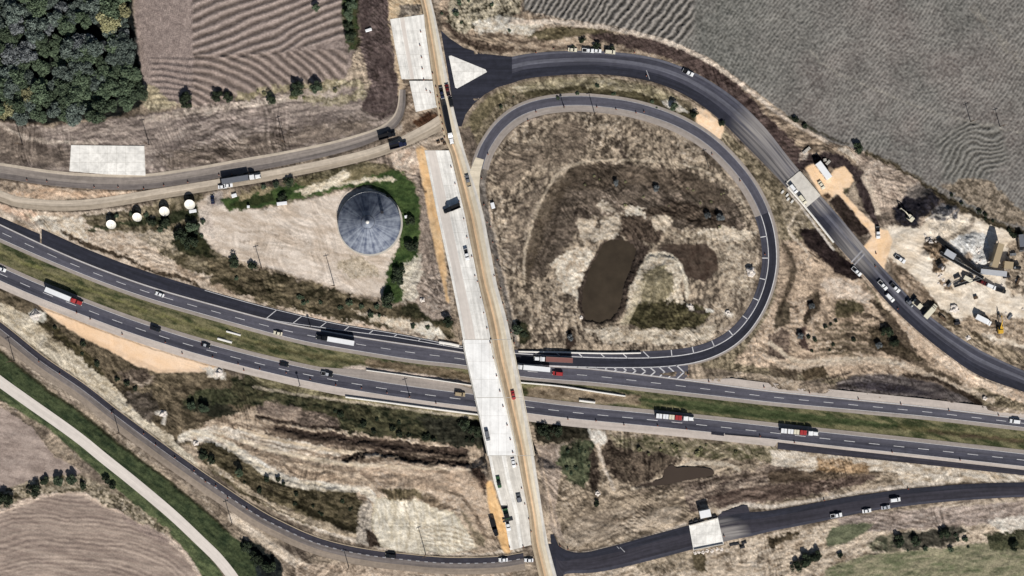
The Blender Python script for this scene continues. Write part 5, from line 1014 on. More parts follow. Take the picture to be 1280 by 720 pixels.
# ------------------------------------------------------------------ dish-shaped round white covers: satellite dishes on pedestals
M['dish'] = mat('dish white', (255, 250, 238), rough=.5, var=.03)
def dish(px, py, r, label, group=None):
    z = gz(px, py); t = empty('satellite_dish', W(px, py, z-.05), 0, label, 'satellite dish', group)
    MB().tube((0, 0, 0), (0, 0, 1.6), .28, n=12).build('pedestal', M['steel'], t, True)
    mb = MB(); n = 40; vs = []; tilt = Matrix.Rotation(math.radians(28), 4, 'X'); rings = 7
    for k in range(rings+1):
        rr = r*k/rings
        for i in range(n): a = 2*math.pi*i/n; vs.append(tilt @ Vector((rr*math.cos(a), rr*math.sin(a), rr*rr/(4*r*.38)))+Vector((0, 0, 1.7)))
    fs = [(k*n+i, k*n+(i+1) % n, (k+1)*n+(i+1) % n, (k+1)*n+i) for k in range(rings) for i in range(n)]
    mb.add(vs, fs); d_ = mb.build('reflector', M['dish'], t, True)
    f = tilt @ Vector((0, 0, r*.62))+Vector((0, 0, 1.7)); arms = MB()
    for i in range(3):
        a = 2*math.pi*i/3+.5; e = tilt @ Vector((r*.92*math.cos(a), r*.92*math.sin(a), r*.56))+Vector((0, 0, 1.7)); arms.tube(e, f, .05, n=5)
    arms.build('feed_support', M['steel'], d_); fm = MB(); fm.tube(f, f-(tilt @ Vector((0, 0, .5))), .16, .1, n=10); fm.build('feed_horn', M['steel'], d_, True)
    return t
dish(140.5, 279, 2.5, 'leftmost white satellite dish in the scrub below the frontage road')
dish(173, 270, 2.4, 'second white satellite dish from the left in the scrub')
dish(206.5, 262.5, 2.6, 'third white satellite dish from the left, between two others')
dish(238.5, 254, 2.7, 'rightmost large white satellite dish, above a small white cabinet')
def cabinet(px, py, sx, sy, sz, rz, label, name='equipment_cabinet', cat='cabinet', m=None):
    t = empty(name, W(px, py, gz(px, py)), rz, label, cat); b = MB().box(-sx/2, sx/2, -sy/2, sy/2, 0, sz, 0, .04); b.build('housing', m or paint('white', 0), t)
    MB().box(-sx/2-.12, sx/2+.12, -sy/2-.12, sy/2+.12, sz+.002, sz+.1, 0, .04, .15, .15).build('lid', m or paint('white', 0), t)
    MB().box(-sx*.3, sx*.3, -sy/2-.03, -sy/2-.003, .2, sz*.9).build('door', M['steel'], t); return t
cabinet(241.5, 264, 3.4, 1.4, 1.6, .15, 'small white cabinet below the rightmost satellite dish')
cabinet(311, 258.5, 1.1, 1.1, 1.8, 0, 'small pale cabinet at the edge of the green grass near the tank drive')
cabinet(293, 244.5, 2.4, 1.6, 1.2, .3, 'pale cabinet on the grass just below the grey truck')
cabinet(507.5, 271, 1.2, 1.2, 1.1, .2, 'tiny white cabinet on the grass right of the tank')
cabinet(353, 254.5, 4.8, 1.5, 2.2, .12, 'long low white cabinet on the upper edge of the tank yard')
cabinet(616, 257, 1.6, 2.8, 1.2, .25, 'white box on the bare soil right of the loop throat')
cabinet(461, 38, 3.0, 1.2, .9, .3, 'small white box on the brown soil strip left of the top pavement')
# ------------------------------------------------------------------ site boxes
def site_box(px, py, L_, w_, h_, dvec, label, cat='site office', name='site_office'):
    t = empty(name, W(px, py, gz(px, py)), math.atan2(-dvec[1], dvec[0]), label, cat)
    MB().box(-L_/2, L_/2, -w_/2, w_/2, .35, h_, 0, .06).build('box_body', paint('white', 0), t)
    MB().box(-L_/2-.1, L_/2+.1, -w_/2-.1, w_/2+.1, h_+.002, h_+.14, 0, .05, .1, .1).build('roof', paint('white', 0), t)
    MB().box(-L_*.1, L_*.1, -w_/2-.05, -w_/2-.004, .4, 2.4).build('door', M['steel'], t)
    for s in (-.35, .35): MB().box(L_*s-.5, L_*s+.5, -w_/2-.05, -w_/2-.004, 1.3, 2.2).build('window', M['glass'], t)
    for s in (-.4, .4):
        MB().box(L_*s-.2, L_*s+.2, -w_/2, w_/2, -.6, .348).build('skid', M['chassis'], t)
    return t
site_box(1028, 213.5, 9.6, 3.0, 4.2, (23, 31), 'long white site trailer on the bright sand next to the slab bridge')
site_box(880.5, 641, 5.4, 3.6, 4.4, (14, -3), 'white square site box on the soil just above the lower right slab bridge', 'site box', 'site_box')
# ------------------------------------------------------------------ vehicles
PROTO = {}
def wheel_mb(x, y, r=.36, w=.24): 
    return MB().tube((x, y-w/2, r), (x, y+w/2, r), r, n=14), MB().tube((x, y-w/2-.012 if y < 0 else y+w/2-.05, r), (x, y-w/2+.05 if y < 0 else y+w/2+.012, r), r*.58, n=12)
class Proto:
    """list of (name, mesh, material key, parent index)"""
    def __init__(s): s.p = []
    def add(s, name, mb, key, parent=None, smooth=False, bevel=0):
        me = mb.mesh(name, [PM(key)], smooth)
        if bevel:
            import bmesh
            bm = bmesh.new(); bm.from_mesh(me); bmesh.ops.bevel(bm, geom=[e for e in bm.edges if e.calc_face_angle(0) > .5], offset=bevel, segments=2, affect='EDGES'); bm.to_mesh(me); bm.free()
            me.polygons.foreach_set('use_smooth', [False]*len(me.polygons))
        s.p.append((name, me, key, parent)); return len(s.p)-1
    def wheels(s, xs, y, r=.36, w=.26):
        for x in xs:
            for sgn in (-1, 1):
                a, b = wheel_mb(x, sgn*y, r, w); k = s.add('wheel', a, 'rubber'); s.add('rim', b, 'steel', k)
def PM(key): return M[key] if key in M else paint('white', 0)
def spawn(proto, name, px, py, dvec, label, cat, over=None, group=None, z=None, zoff=0):
    pr = PROTO[proto]; zz = (z if z is not None else .09)+zoff
    r = empty(name, W(px, py, zz), math.atan2(-dvec[1], dvec[0]), label, cat, group); objs = []
    for nm, me, key, par in pr.p:
        o = bpy.data.objects.new(nm, me); C.objects.link(o); objs.append(o)
        o.parent = r if par is None else objs[par]
        m = (over or {}).get(nm) or (over or {}).get(key)
        if m: o.material_slots[0].link = 'OBJECT'; o.material_slots[0].material = paint(m, 0) if m in PAINT else M[m]
    return r
def sedan():
    p = Proto(); b = MB().prism([(-2.25, .32), (-2.3, .75), (-2.2, .95), (-1.35, 1.0), (.95, .97), (2.0, .83), (2.28, .62), (2.25, .3)], -.9, .9)
    k = p.add('body', b, 'paint', bevel=.07)
    g = p.add('window', MB().frustum((-1.55, 1.0, -.82, .82, .96), (-1.0, .25, -.62, .62, 1.40)), 'glass')
    p.add('roof', MB().frustum((-1.05, .3, -.66, .66, 1.402), (-.95, .2, -.58, .58, 1.46)), 'paint')
    for s in (-1, 1):
        p.add('headlight', MB().box(2.1, 2.29, s*.7-.18, s*.7+.18, .62, .78), 'lamp'); p.add('tail_light', MB().box(-2.33, -2.2, s*.7-.18, s*.7+.18, .7, .88), 'tail_lamp')
        p.add('side_mirror', MB().box(.7, .86, s*.98-.1, s*.98+.1, .95, 1.08), 'paint')
        p.add('door', MB().box(-.9, .75, s*.915-.012, s*.915+.012, .42, .92), 'paint')
    p.wheels((-1.4, 1.4), .82, .33); return p
def pickup():
    p = Proto(); b = MB().prism([(-.75, .45), (-.75, 1.12), (1.25, 1.15), (2.6, 1.08), (2.85, .9), (2.88, .45)], -.98, .98); p.add('body', b, 'paint', bevel=.07)
    bed = MB(); bed.box(-2.85, -.76, -.98, .98, .5, .78); bed.box(-2.85, -.76, -.98, -.84, .782, 1.2); bed.box(-2.85, -.76, .84, .98, .782, 1.2); bed.box(-.9, -.76, -.838, .838, .782, 1.2)
    k = p.add('bed', bed, 'paint'); p.add('bed_liner', MB().box(-2.75, -.92, -.83, .83, .784, .80), 'chassis', k)
    p.add('tailgate', MB().box(-2.93, -2.853, -.95, .95, .55, 1.2), 'paint')
    p.add('window', MB().frustum((-.72, 1.5, -.86, .86, 1.13), (-.5, .75, -.7, .7, 1.72)), 'glass'); p.add('roof', MB().frustum((-.55, .8, -.74, .74, 1.722), (-.45, .7, -.66, .66, 1.80)), 'paint')
    for s in (-1, 1):
        p.add('headlight', MB().box(2.7, 2.9, s*.78-.16, s*.78+.16, .75, .95), 'lamp'); p.add('tail_light', MB().box(-2.95, -2.856, s*.9-.08, s*.9+.08, .7, 1.1), 'tail_lamp')
        p.add('side_mirror', MB().box(.95, 1.12, s*1.08-.12, s*1.08+.12, 1.12, 1.32), 'chassis')
    p.add('front_bumper', MB().box(2.885, 2.98, -.95, .95, .4, .68), 'steel'); p.add('rear_bumper', MB().box(-3.05, -2.935, -.95, .95, .4, .54), 'steel')
    p.wheels((-1.85, 1.9), .88, .4); return p
def van():
    p = Proto(); p.add('body', MB().prism([(-2.6, .4), (-2.65, 1.0), (-2.55, 1.25), (1.2, 1.25), (2.3, 1.1), (2.6, .85), (2.6, .38)], -.97, .97), 'paint', bevel=.07)
    p.add('window', MB().frustum((-2.5, 1.45, -.9, .9, 1.22), (-2.25, .75, -.76, .76, 1.82)), 'glass'); p.add('roof', MB().frustum((-2.35, .85, -.82, .82, 1.822), (-2.2, .7, -.72, .72, 1.94)), 'paint')
    for s in (-1, 1):
        p.add('headlight', MB().box(2.45, 2.63, s*.76-.17, s*.76+.17, .72, .92), 'lamp'); p.add('tail_light', MB().box(-2.68, -2.56, s*.85-.08, s*.85+.08, .8, 1.2), 'tail_lamp')
        p.add('side_mirror', MB().box(1.0, 1.16, s*1.07-.1, s*1.07+.1, 1.2, 1.36), 'paint'); p.add('door', MB().box(-.6, .95, s*.985-.012, s*.985+.012, .5, 1.15), 'paint')
    p.wheels((-1.65, 1.65), .88, .37); return p
def tractor_parts(p, x0):
    """highway tractor, x0 = back of the sleeper; faces +x"""
    p.add('frame', MB().box(x0-3.0, x0+5.4, -.45, .45, .75, 1.02), 'chassis')
    c = p.add('cab', MB().frustum((x0, x0+2.9, -1.2, 1.2, 1.04), (x0+.05, x0+2.35, -1.12, 1.12, 3.3)), 'paint', bevel=.12)
    p.add('roof_fairing', MB().frustum((x0+.1, x0+2.2, -1.08, 1.08, 3.302), (x0+.1, x0+1.2, -.95, .95, 3.85)), 'paint', c)
    p.add('windscreen', MB().add([(x0+2.79, -1.02, 2.05), (x0+2.79, 1.02, 2.05), (x0+2.45, .98, 3.12), (x0+2.45, -.98, 3.12)], [(0, 1, 2, 3)]), 'glass', c)
    p.add('hood', MB().frustum((x0+2.9, x0+5.3, -1.08, 1.08, .8), (x0+2.75, x0+5.0, -.8, .8, 1.95)), 'paint', bevel=.1)
    p.add('bumper', MB().box(x0+5.3, x0+5.55, -1.2, 1.2, .45, .95), 'steel')
    for s in (-1, 1):
        p.add('headlight', MB().box(x0+5.22, x0+5.42, s*.85-.18, s*.85+.18, 1.0, 1.22), 'lamp'); p.add('exhaust_stack', MB().tube((x0-.15, s*1.0, 1.1), (x0-.15, s*1.0, 3.9), .1, n=8), 'steel')
        p.add('fuel_tank', MB().tube((x0+.2, s*.95, .72), (x0+1.7, s*.95, .72), .34, n=12), 'steel'); p.add('side_mirror', MB().box(x0+2.55, x0+2.7, s*1.42-.12, s*1.42+.12, 2.1, 2.7), 'chassis')
    p.wheels((x0+4.3,), 1.0, .5, .32); p.wheels((x0-.9, x0-2.2), .92, .5, .6)
def semi():
    p = Proto(); tractor_parts(p, 3.2)
    t = p.add('trailer', MB().box(-10.6, 2.75, -1.3, 1.3, 1.25, 4.05, 0, .05), 'trailer'); p.add('trailer_frame', MB().box(-10.4, 2.4, -.5, .5, .95, 1.246), 'chassis', t)
    p.add('roof_rail', MB().box(-10.6, 2.75, 1.22, 1.31, 4.052, 4.1).box(-10.6, 2.75, -1.31, -1.22, 4.052, 4.1), 'steel', t); p.add('rear_door', MB().box(-10.66, -10.603, -1.25, 1.25, 1.3, 4.0), 'trailer', t)
    p.add('landing_gear', MB().box(.2, .4, -.9, -.7, .2, 1.25), 'steel', t); p.add('landing_gear', MB().box(.2, .4, .7, .9, .2, 1.25), 'steel', t)
    p.wheels((-8.3, -9.6), .92, .5, .6); return p
def flatbed():
    p = Proto(); tractor_parts(p, 3.2)
    t = p.add('trailer_deck', MB().box(-10.6, 2.7, -1.28, 1.28, 1.15, 1.38), 'wood'); p.add('trailer_frame', MB().box(-10.4, 2.4, -.5, .5, .8, 1.146), 'chassis', t); p.add('headboard', MB().box(2.5, 2.62, -1.25, 1.25, 1.382, 2.6), 'steel', t)
    p.wheels((-8.3, -9.6), .92, .5, .6); return p
def dump():
    p = Proto(); p.add('frame', MB().box(-4.2, 4.2, -.45, .45, .7, 1.0), 'chassis'); c = p.add('cab', MB().frustum((.9, 2.7, -1.15, 1.15, 1.02), (1.0, 2.4, -1.05, 1.05, 2.75)), 'paint', bevel=.1)
    p.add('windscreen', MB().add([(2.66, -.95, 1.75), (2.66, .95, 1.75), (2.46, .92, 2.6), (2.46, -.92, 2.6)], [(0, 1, 2, 3)]), 'glass', c)
    p.add('hood', MB().frustum((2.7, 4.4, -1.0, 1.0, .8), (2.65, 4.2, -.75, .75, 1.8)), 'paint', bevel=.08)
    h = MB(); 
    h.box(-4.4, .7, -1.25, 1.25, 1.2, 1.45); h.box(-4.4, .7, -1.3, -1.16, 1.452, 2.7); h.box(-4.4, .7, 1.16, 1.3, 1.452, 2.7); h.box(.56, .7, -1.158, 1.158, 1.452, 2.9); h.box(-4.4, -4.28, -1.158, 1.158, 1.452, 2.6)
    k = p.add('dump_bed', h, 'bed'); p.add('bed_floor', MB().box(-4.27, .55, -1.15, 1.15, 1.454, 1.8), 'load', k)
    p.add('cab_guard', MB().box(.7, 1.9, -1.2, 1.2, 2.86, 2.95), 'bed', k)
    for s in (-1, 1): p.add('headlight', MB().box(4.3, 4.45, s*.75-.15, s*.75+.15, 1.0, 1.2), 'lamp')
    p.wheels((3.3,), .95, .5, .34); p.wheels((-1.6, -2.9), .9, .5, .6); return p
def excav():
    p = Proto()
    for s in (-1, 1): p.add('track', MB().prism([(-1.9, .1), (-2.1, .45), (-1.8, .85), (1.8, .85), (2.1, .45), (1.9, .1)], s*1.15-.32, s*1.15+.32), 'chassis')
    p.add('undercarriage', MB().box(-.9, .9, -.82, .82, .4, 1.0), 'chassis')
    b = p.add('upper_structure', MB().box(-2.3, 1.2, -1.35, 1.35, 1.05, 1.95, 0, .25), 'paint', bevel=.05); p.add('cab', MB().frustum((-.1, 1.25, .35, 1.3, 1.952), (.0, 1.05, .42, 1.22, 2.95)), 'glass', b); p.add('engine_cover', MB().frustum((-2.2, -.3, -1.2, 1.2, 1.952), (-2.0, -.5, -1.0, 1.0, 2.35)), 'paint', b)
    k = p.add('boom', MB().add([(1.0, -.55, 1.5), (1.0, -.15, 1.5), (1.0, -.15, 2.1), (1.0, -.55, 2.1), (4.0, -.5, 3.9), (4.0, -.2, 3.9), (3.7, -.2, 4.5), (3.7, -.5, 4.5), (6.2, -.45, 3.2), (6.2, -.25, 3.2), (6.2, -.25, 3.7), (6.2, -.45, 3.7)],
        [(0, 1, 2, 3), (1, 0, 4, 5), (2, 1, 5, 6), (3, 2, 6, 7), (0, 3, 7, 4), (5, 4, 8, 9), (6, 5, 9, 10), (7, 6, 10, 11), (4, 7, 11, 8), (9, 8, 11, 10)]), 'paint')
    st = p.add('stick', MB().frustum((6.0, 6.5, -.48, -.22, 1.3), (6.0, 6.7, -.48, -.22, 3.9)), 'paint'); p.add('bucket', MB().prism([(5.9, .9), (6.7, 1.3), (6.9, .7), (6.4, .2), (5.7, .3)], -.9, .2), 'dark_steel', st)
    p.add('hydraulic_ram', MB().tube((1.4, -.35, 1.3), (3.4, -.35, 3.2), .1, n=8), 'steel', k); return p
def roller():
    p = Proto(); p.add('drum', MB().tube((1.5, -1.0, .75), (1.5, 1.0, .75), .75, n=24), 'steel', None, True); p.add('drum_frame', MB().box(.4, 2.4, -1.22, -1.05, .5, .95).box(.4, 2.4, 1.05, 1.22, .5, .95).box(.2, .5, -1.048, 1.048, .6, 1.0), 'paint')
    b = p.add('body', MB().box(-2.2, .15, -.95, .95, .6, 1.45, 0, .15), 'paint', bevel=.06); p.add('canopy', MB().box(-1.2, .3, -.85, .85, 2.35, 2.45), 'paint', b)
    for x in (-1.1, .2):
        for y in (-.78, .78): p.add('canopy_post', MB().tube((x, y, 1.45), (x, y, 2.35), .04, n=6), 'chassis', b)
    p.add('seat', MB().box(-.8, -.3, -.3, .3, 1.452, 1.8), 'chassis', b); p.wheels((-1.4,), 1.05, .65, .4); return p
def paver():
    p = Proto(); p.add('body', MB().box(-3.2, 2.2, -1.3, 1.3, .7, 1.6, 0, .15), 'paint', bevel=.06)
    h = MB(); h.box(2.25, 4.2, -1.6, 1.6, .55, .7); h.box(2.25, 4.2, -1.7, -1.58, .72, 1.5); h.box(2.25, 4.2, 1.58, 1.7, .72, 1.5); p.add('hopper', h, 'dark_steel'); p.add('screed', MB().box(-4.4, -3.4, -2.6, 2.6, .1, .7, 0, .1), 'dark_steel')
    k = p.add('canopy', MB().box(-2.6, -.2, -1.2, 1.2, 2.9, 3.0), 'chassis')
    for x in (-2.4, -.4):
        for y in (-1.05, 1.05): p.add('canopy_post', MB().tube((x, y, 1.6), (x, y, 2.9), .05, n=6), 'chassis', k)
    for s in (-1, 1): p.add('track', MB().prism([(-2.6, .05), (-2.8, .4), (-2.5, .7), (1.6, .7), (1.9, .4), (1.7, .05)], s*1.0-.25, s*1.0+.25), 'chassis')
    return p
def box_truck():
    p = Proto(); p.add('frame', MB().box(-4.2, 3.8, -.45, .45, .7, .98), 'chassis'); b = p.add('cargo_box', MB().box(-4.3, 1.9, -1.25, 1.25, 1.0, 3.6, 0, .05), 'trailer'); p.add('rear_door', MB().box(-4.36, -4.303, -1.15, 1.15, 1.05, 3.5), 'steel', b)
    c = p.add('cab', MB().prism([(2.0, .75), (2.0, 2.75), (2.9, 2.7), (3.4, 1.75), (4.3, 1.5), (4.35, .75)], -1.1, 1.1), 'paint', bevel=.08); p.add('windscreen', MB().add([(2.98, -.95, 2.6), (3.43, -.95, 1.82), (3.43, .95, 1.82), (2.98, .95, 2.6)], [(0, 1, 2, 3)]), 'glass', c)
    p.wheels((3.3,), .95, .45, .3); p.wheels((-2.6,), .9, .45, .55); return p
M['paint'] = paint('white', 0); M['trailer'] = paint('white', 0); M['bed'] = paint('black', 0); M['load'] = M['chassis']
for nm, f in dict(sedan=sedan, pickup=pickup, van=van, semi=semi, flatbed=flatbed, dump=dump, excav=excav, roller=roller, paver=paver, box_truck=box_truck).items(): PROTO[nm] = f()
# --- lorries
UPD, LOD = (-1, -.16), (1, .09)
spawn('semi', 'semi_truck', 83.5, 371.5, (1, .41), 'semi truck with red cab and long white trailer on the lower carriageway, far left', 'semi truck', {'paint': 'red'})
spawn('semi', 'semi_truck', 417, 424.5, (-1, -.17), 'semi truck with black cab and white trailer on the upper carriageway left of the bridge', 'semi truck', {'paint': 'black'})
spawn('semi', 'semi_truck', 689, 449, (-1, -.05), 'semi truck with white cab and rusty red trailer on the ramp lane', 'semi truck', {'trailer': 'rust'})
spawn('semi', 'semi_truck', 661, 459.5, (-1, -.09), 'all white semi truck driving under the old bridge on the upper carriageway', 'semi truck')
for k, (x, y, w_) in enumerate([(845.5, 521.5, 'left'), (1001, 540, 'right')]):
    o = spawn('flatbed', 'flatbed_truck', x, y, (1, .09), ['flatbed truck with white cab and white and red loads, nearer the bridges', 'flatbed truck with white cab and white and red loads, farther right of the two'][k], 'flatbed truck')
    rz = o.rotation_euler.z; 
    for j, (a, L_, m_) in enumerate([(-8.9, 2.9, 'white'), (-5.6, 2.7, 'white'), (-2.6, 2.6, 'cream'), (.8, 3.2, 'red')]):
        cx_, cy_ = o.location.x+a*math.cos(rz), o.location.y+a*math.sin(rz)
        b = empty('cargo_crate', (cx_, cy_, o.location.z+1.385), rz, ['rear white crate', 'second white crate from the rear', 'cream crate in the middle', 'red crate behind the cab'][j]+[' on the flatbed nearer the bridges', ' on the flatbed farther right'][k], 'crate')
        MB().box(-L_/2, L_/2, -1.15, 1.15, .12, 2.0, 0, .08).build('crate_body', paint(m_, 0), b); MB().box(-L_/2, L_/2, -1.1, 1.1, 0, .117).build('pallet', M['wood'], b)
        MB().box(-.06, .06, -1.17, 1.17, 2.002, 2.03).build('strap', M['chassis'], b)
# --- cars on the carriageways
spawn('van', 'car', 697, 466.8, (-1, -.09), 'red car on the upper carriageway just right of the bridges', 'car', {'paint': 'red'})
spawn('sedan', 'car', 200, 368, (-1, -.36), 'white car alone on the upper carriageway, upper left', 'car')
spawn('sedan', 'car', 347.5, 416.5, (-1, -.2), 'white car on the upper carriageway following a semi truck with black cab', 'car', {'paint': 'cream'})
spawn('van', 'car', 195, 411, (1, .33), 'black car on the lower carriageway, first to the right of the sand patch', 'car', {'paint': 'black'})
spawn('sedan', 'car', 257.5, 431.5, (1, .27), 'dark car with grey roof on the lower carriageway below the end of the sand', 'car', {'paint': 'black', 'roof': 'silver'})
spawn('sedan', 'car', 355.5, 455.5, (1, .2), 'black car on the lower carriageway, left one of a pair before the bridge', 'car', {'paint': 'black'})
spawn('pickup', 'pickup_truck', 409, 467.5, (1, .16), 'silver and black pickup on the lower carriageway, midway to the bridge', 'pickup', {'paint': 'black', 'roof': 'silver', 'bed': 'silver'})
spawn('van', 'car', 575, 492.5, (1, .12), 'grey car on the lower carriageway about to pass under the new bridge', 'car', {'paint': 'tan'})
spawn('van', 'van', 1268, 526.5, (-1, -.11), 'white van on the upper carriageway at the far right', 'van')
spawn('sedan', 'car', 2.5, 336.5, (1, .38), 'white car on the lower carriageway cut by the left edge', 'car')
# --- cars on the old road and new lanes
NS = (.245, 1)
z_ = lambda y, d=.13: cz(0, y)+d
spawn('pickup', 'pickup_truck', 559.5, 112.5, (-.2, -1), 'dark red pickup on the old road beside the triangular island', 'pickup', {'paint': 'dark_red'}, z=.1)
spawn('pickup', 'pickup_truck', 552.3, 116.5, (.2, 1), 'navy pickup on the old road beside a dark red one', 'pickup', {'paint': 'navy', 'tailgate': 'silver'}, z=.1)
spawn('van', 'car', 563.5, 127.5, (-.2, -1), 'black car following the dark red pickup on the old road', 'car', {'paint': 'black'}, z=.1)
spawn('semi', 'semi_truck', 561, 159, (.2, 1), 'semi truck with white cab and dark flat trailer on the old road', 'semi truck', {'trailer': 'black'}, z=.1)
spawn('pickup', 'pickup_truck', 585, 226, (-.25, -1), 'grey pickup with tan bed on the old road near the loop throat', 'pickup', {'paint': 'grey', 'bed_liner': 'tan'}, z=z_(226, .1))
spawn('dump', 'dump_truck', 565, 261, (-1, .42), 'black dump truck turned across the new concrete lanes', 'dump truck', {'paint': 'black'}, z=z_(261))
spawn('pickup', 'pickup_truck', 583.5, 318.5, (.2, 1), 'white and black pickup parked on the new concrete lanes', 'pickup', {'bed': 'silver'}, z=z_(318))
spawn('sedan', 'car', 641.5, 493, (.2, 1), 'red car on the old overpass deck', 'car', {'paint': 'red'}, z=DECK+.14)
spawn('van', 'car', 609.5, 543, (.2, 1), 'grey car on the left edge of the white overpass deck', 'car', {'paint': 'grey'}, z=DECK+.14)
spawn('pickup', 'pickup_truck', 623.5, 601, (.2, 1), 'dark green pickup on the left of the concrete lanes below the overpass', 'pickup', {'paint': 'green', 'roof': 'black', 'bed_liner': 'green'}, z=z_(601))
spawn('paver', 'paving_machine', 632.5, 640, (-.25, -1), 'dark paving machine on the left edge of the concrete lanes', 'paver', {'paint': 'green'}, z=z_(640))
spawn('pickup', 'pickup_truck', 635, 655.5, (.2, 1), 'white pickup parked right behind the paving machine', 'pickup', z=z_(656))
spawn('sedan', 'car', 641.8, 577, (.2, 1), 'white car on the concrete lanes just below the overpass', 'car', z=z_(577))
spawn('roller', 'road_roller', 648.5, 621, (-.2, -1), 'small dark roller on the right side of the concrete lanes', 'roller', {'paint': 'grey'}, z=z_(621))
spawn('dump', 'dump_truck', 618, 659, (.3, 1), 'black dump truck on the orange soil left of the concrete lanes', 'dump truck', {'paint': 'black'}, z=gz(618, 659)+.05)
# --- frontage roads
spawn('dump', 'dump_truck', 484, 170, (1, -.28), 'black dump truck on the curved frontage road near the top pavement', 'dump truck', {'paint': 'black'}, z=.08)
spawn('dump', 'dump_truck', 498, 182, (1, -.25), 'black dump truck on the lower frontage road next to the unpaved gap', 'dump truck', {'paint': 'navy', 'bed': 'navy'}, z=.1)
spawn('sedan', 'car', 278.5, 233.5, (1, -.1), 'white car at the frontage road edge, left of two by the grey truck', 'car', z=.08)
spawn('sedan', 'car', 285.5, 232, (1, -.1), 'white car at the frontage road edge, right of two by the grey truck', 'car', z=.08)
spawn('semi', 'semi_truck', 305, 223.5, (1, -.16), 'semi truck with white cab and grey trailer on the lower left frontage road', 'semi truck', {'trailer': 'grey'}, z=.1)
spawn('pickup', 'pickup_truck', 283, 226.5, (1, -.16), 'black pickup behind the grey trailer on the lower left frontage road', 'pickup', {'paint': 'black'}, z=.1)
spawn('sedan', 'car', 265.8, 249.3, (-.1, -1), 'navy car on the driveway to the tank yard', 'car', {'paint': 'navy'}, z=gz(266, 249)+.05)
spawn('van', 'car', 488.5, 694.5, (-1, -.1), 'black car on the lower left frontage road', 'car', {'paint': 'black'}, z=.08)
spawn('sedan', 'car', 629, 699.5, (-1, .02), 'white car at the end of the lower left frontage road', 'car', z=.08)
spawn('sedan', 'car', 661, 700, (-1, 0), 'white car on bare soil just left of the old road bottom', 'car', z=gz(661, 700)+.1)
spawn('pickup', 'pickup_truck', 1045, 644, (1, -.17), 'largest white pickup on the lower right road, leftmost of four', 'pickup', z=.09)
spawn('sedan', 'car', 1083, 638.3, (1, -.15), 'white car on the lower right road, second from the left of four', 'car', z=.09)
spawn('sedan', 'car', 1106.5, 634, (1, -.15), 'white car on the lower right road, third from the left of four', 'car', {'paint': 'silver'}, z=.09)
spawn('van', 'van', 1118.5, 624.5, (1, -.12), 'white van on the lower right road, rightmost of four', 'van', z=.09)
# --- north-east ramp
for k, (x, y) in enumerate([(715.5, 62.5), (735, 63.5), (746, 63.8), (762.5, 65.2)]):
    spawn(['sedan', 'pickup', 'sedan', 'van'][k], 'car', x, y, (1, .08), ['first', 'second', 'third', 'fourth'][k]+' from the left of four white cars parked on the upper edge of the ramp', 'car', {'paint': ['cream', 'white', 'white', 'cream'][k]}, z=.09)
spawn('pickup', 'pickup_truck', 860, 91, (1, .5), 'white pickup with black bed parked on the outer edge of the curved ramp', 'pickup', {'bed': 'black'}, z=.09)
spawn('van', 'van', 991.3, 236, (1, 1.25), 'white van on the grey slab bridge, upper one of two', 'van', z=.43)
spawn('van', 'van', 1002.5, 249.3, (1, 1.25), 'white van on the grey slab bridge, lower one of two', 'van', {'paint': 'cream'}, z=.43)
spawn('sedan', 'car', 1026.5, 231.5, (1, 1.5), 'cream car on bright sand beside the slab bridge', 'car', {'paint': 'cream'}, z=gz(1026, 231)+.04)
spawn('pickup', 'pickup_truck', 1070.3, 339.3, (1, .95), 'white pickup off the ramp edge on dark soil', 'pickup', z=gz(1070, 339)+.08)
spawn('pickup', 'pickup_truck', 1103, 356.5, (1, 1.05), 'white pickup on the curved ramp, upper left of three in line', 'pickup', z=.09)
spawn('van', 'van', 1112, 372, (1, 1), 'white van on the curved ramp, lowest of three in line', 'van', z=.09)
spawn('pickup', 'pickup_truck', 1118.5, 359.8, (1, .95), 'white pickup with dark grey bed on the right lane of the curved ramp', 'pickup', {'bed': 'grey', 'tailgate': 'grey'}, z=.09)
spawn('roller', 'road_roller', 1137, 379, (1, 1), 'dark road roller on the right edge of the curved ramp', 'roller', {'paint': 'grey'}, z=.09)
spawn('paver', 'paving_machine', 1147, 381, (1, .9), 'cream paving machine beside the road roller on the ramp edge', 'paver', {'paint': 'cream'}, z=gz(1147, 381)+.08)
spawn('box_truck', 'box_truck', 1162, 389, (1, -1.1), 'cream box truck standing on the verge right of the paving machine', 'box truck', {'paint': 'cream', 'trailer': 'cream'}, z=gz(1162, 389)+.08)
# --- works yard
spawn('pickup', 'pickup_truck', 1124.5, 324, (1, .62), 'white pickup with grey bed alone on the pale works yard', 'pickup', {'bed': 'silver'}, z=gz(1124, 324)+.05)
spawn('pickup', 'pickup_truck', 1097, 291, (.05, 1), 'white and black pickup on the peach sand track', 'pickup', {'bed': 'black'}, z=gz(1097, 291)+.05)
spawn('excav', 'excavator', 1136, 272, (-1, -.85), 'pale excavator with raised boom on the black stockpile', 'excavator', {'paint': 'cream'}, z=gz(1136, 272)+.06)
spawn('excav', 'excavator', 1249, 411, (-.05, -1), 'yellow excavator on the lower right of the works yard', 'excavator', {'paint': 'yellow'}, z=gz(1249, 411)+.06)
spawn('box_truck', 'box_truck', 1228, 400, (1, .5), 'white box truck beside the yellow excavator', 'box truck', z=gz(1228, 400)+.06)
spawn('pickup', 'pickup_truck', 1226.5, 352.5, (1, .45), 'dark red pickup below the crushing plant', 'pickup', {'paint': 'dark_red'}, z=gz(1226, 352)+.05)
spawn('van', 'van', 1238, 358, (1, .45), 'white van between two parked vehicles below the crushing plant', 'van', z=gz(1238, 358)+.05)
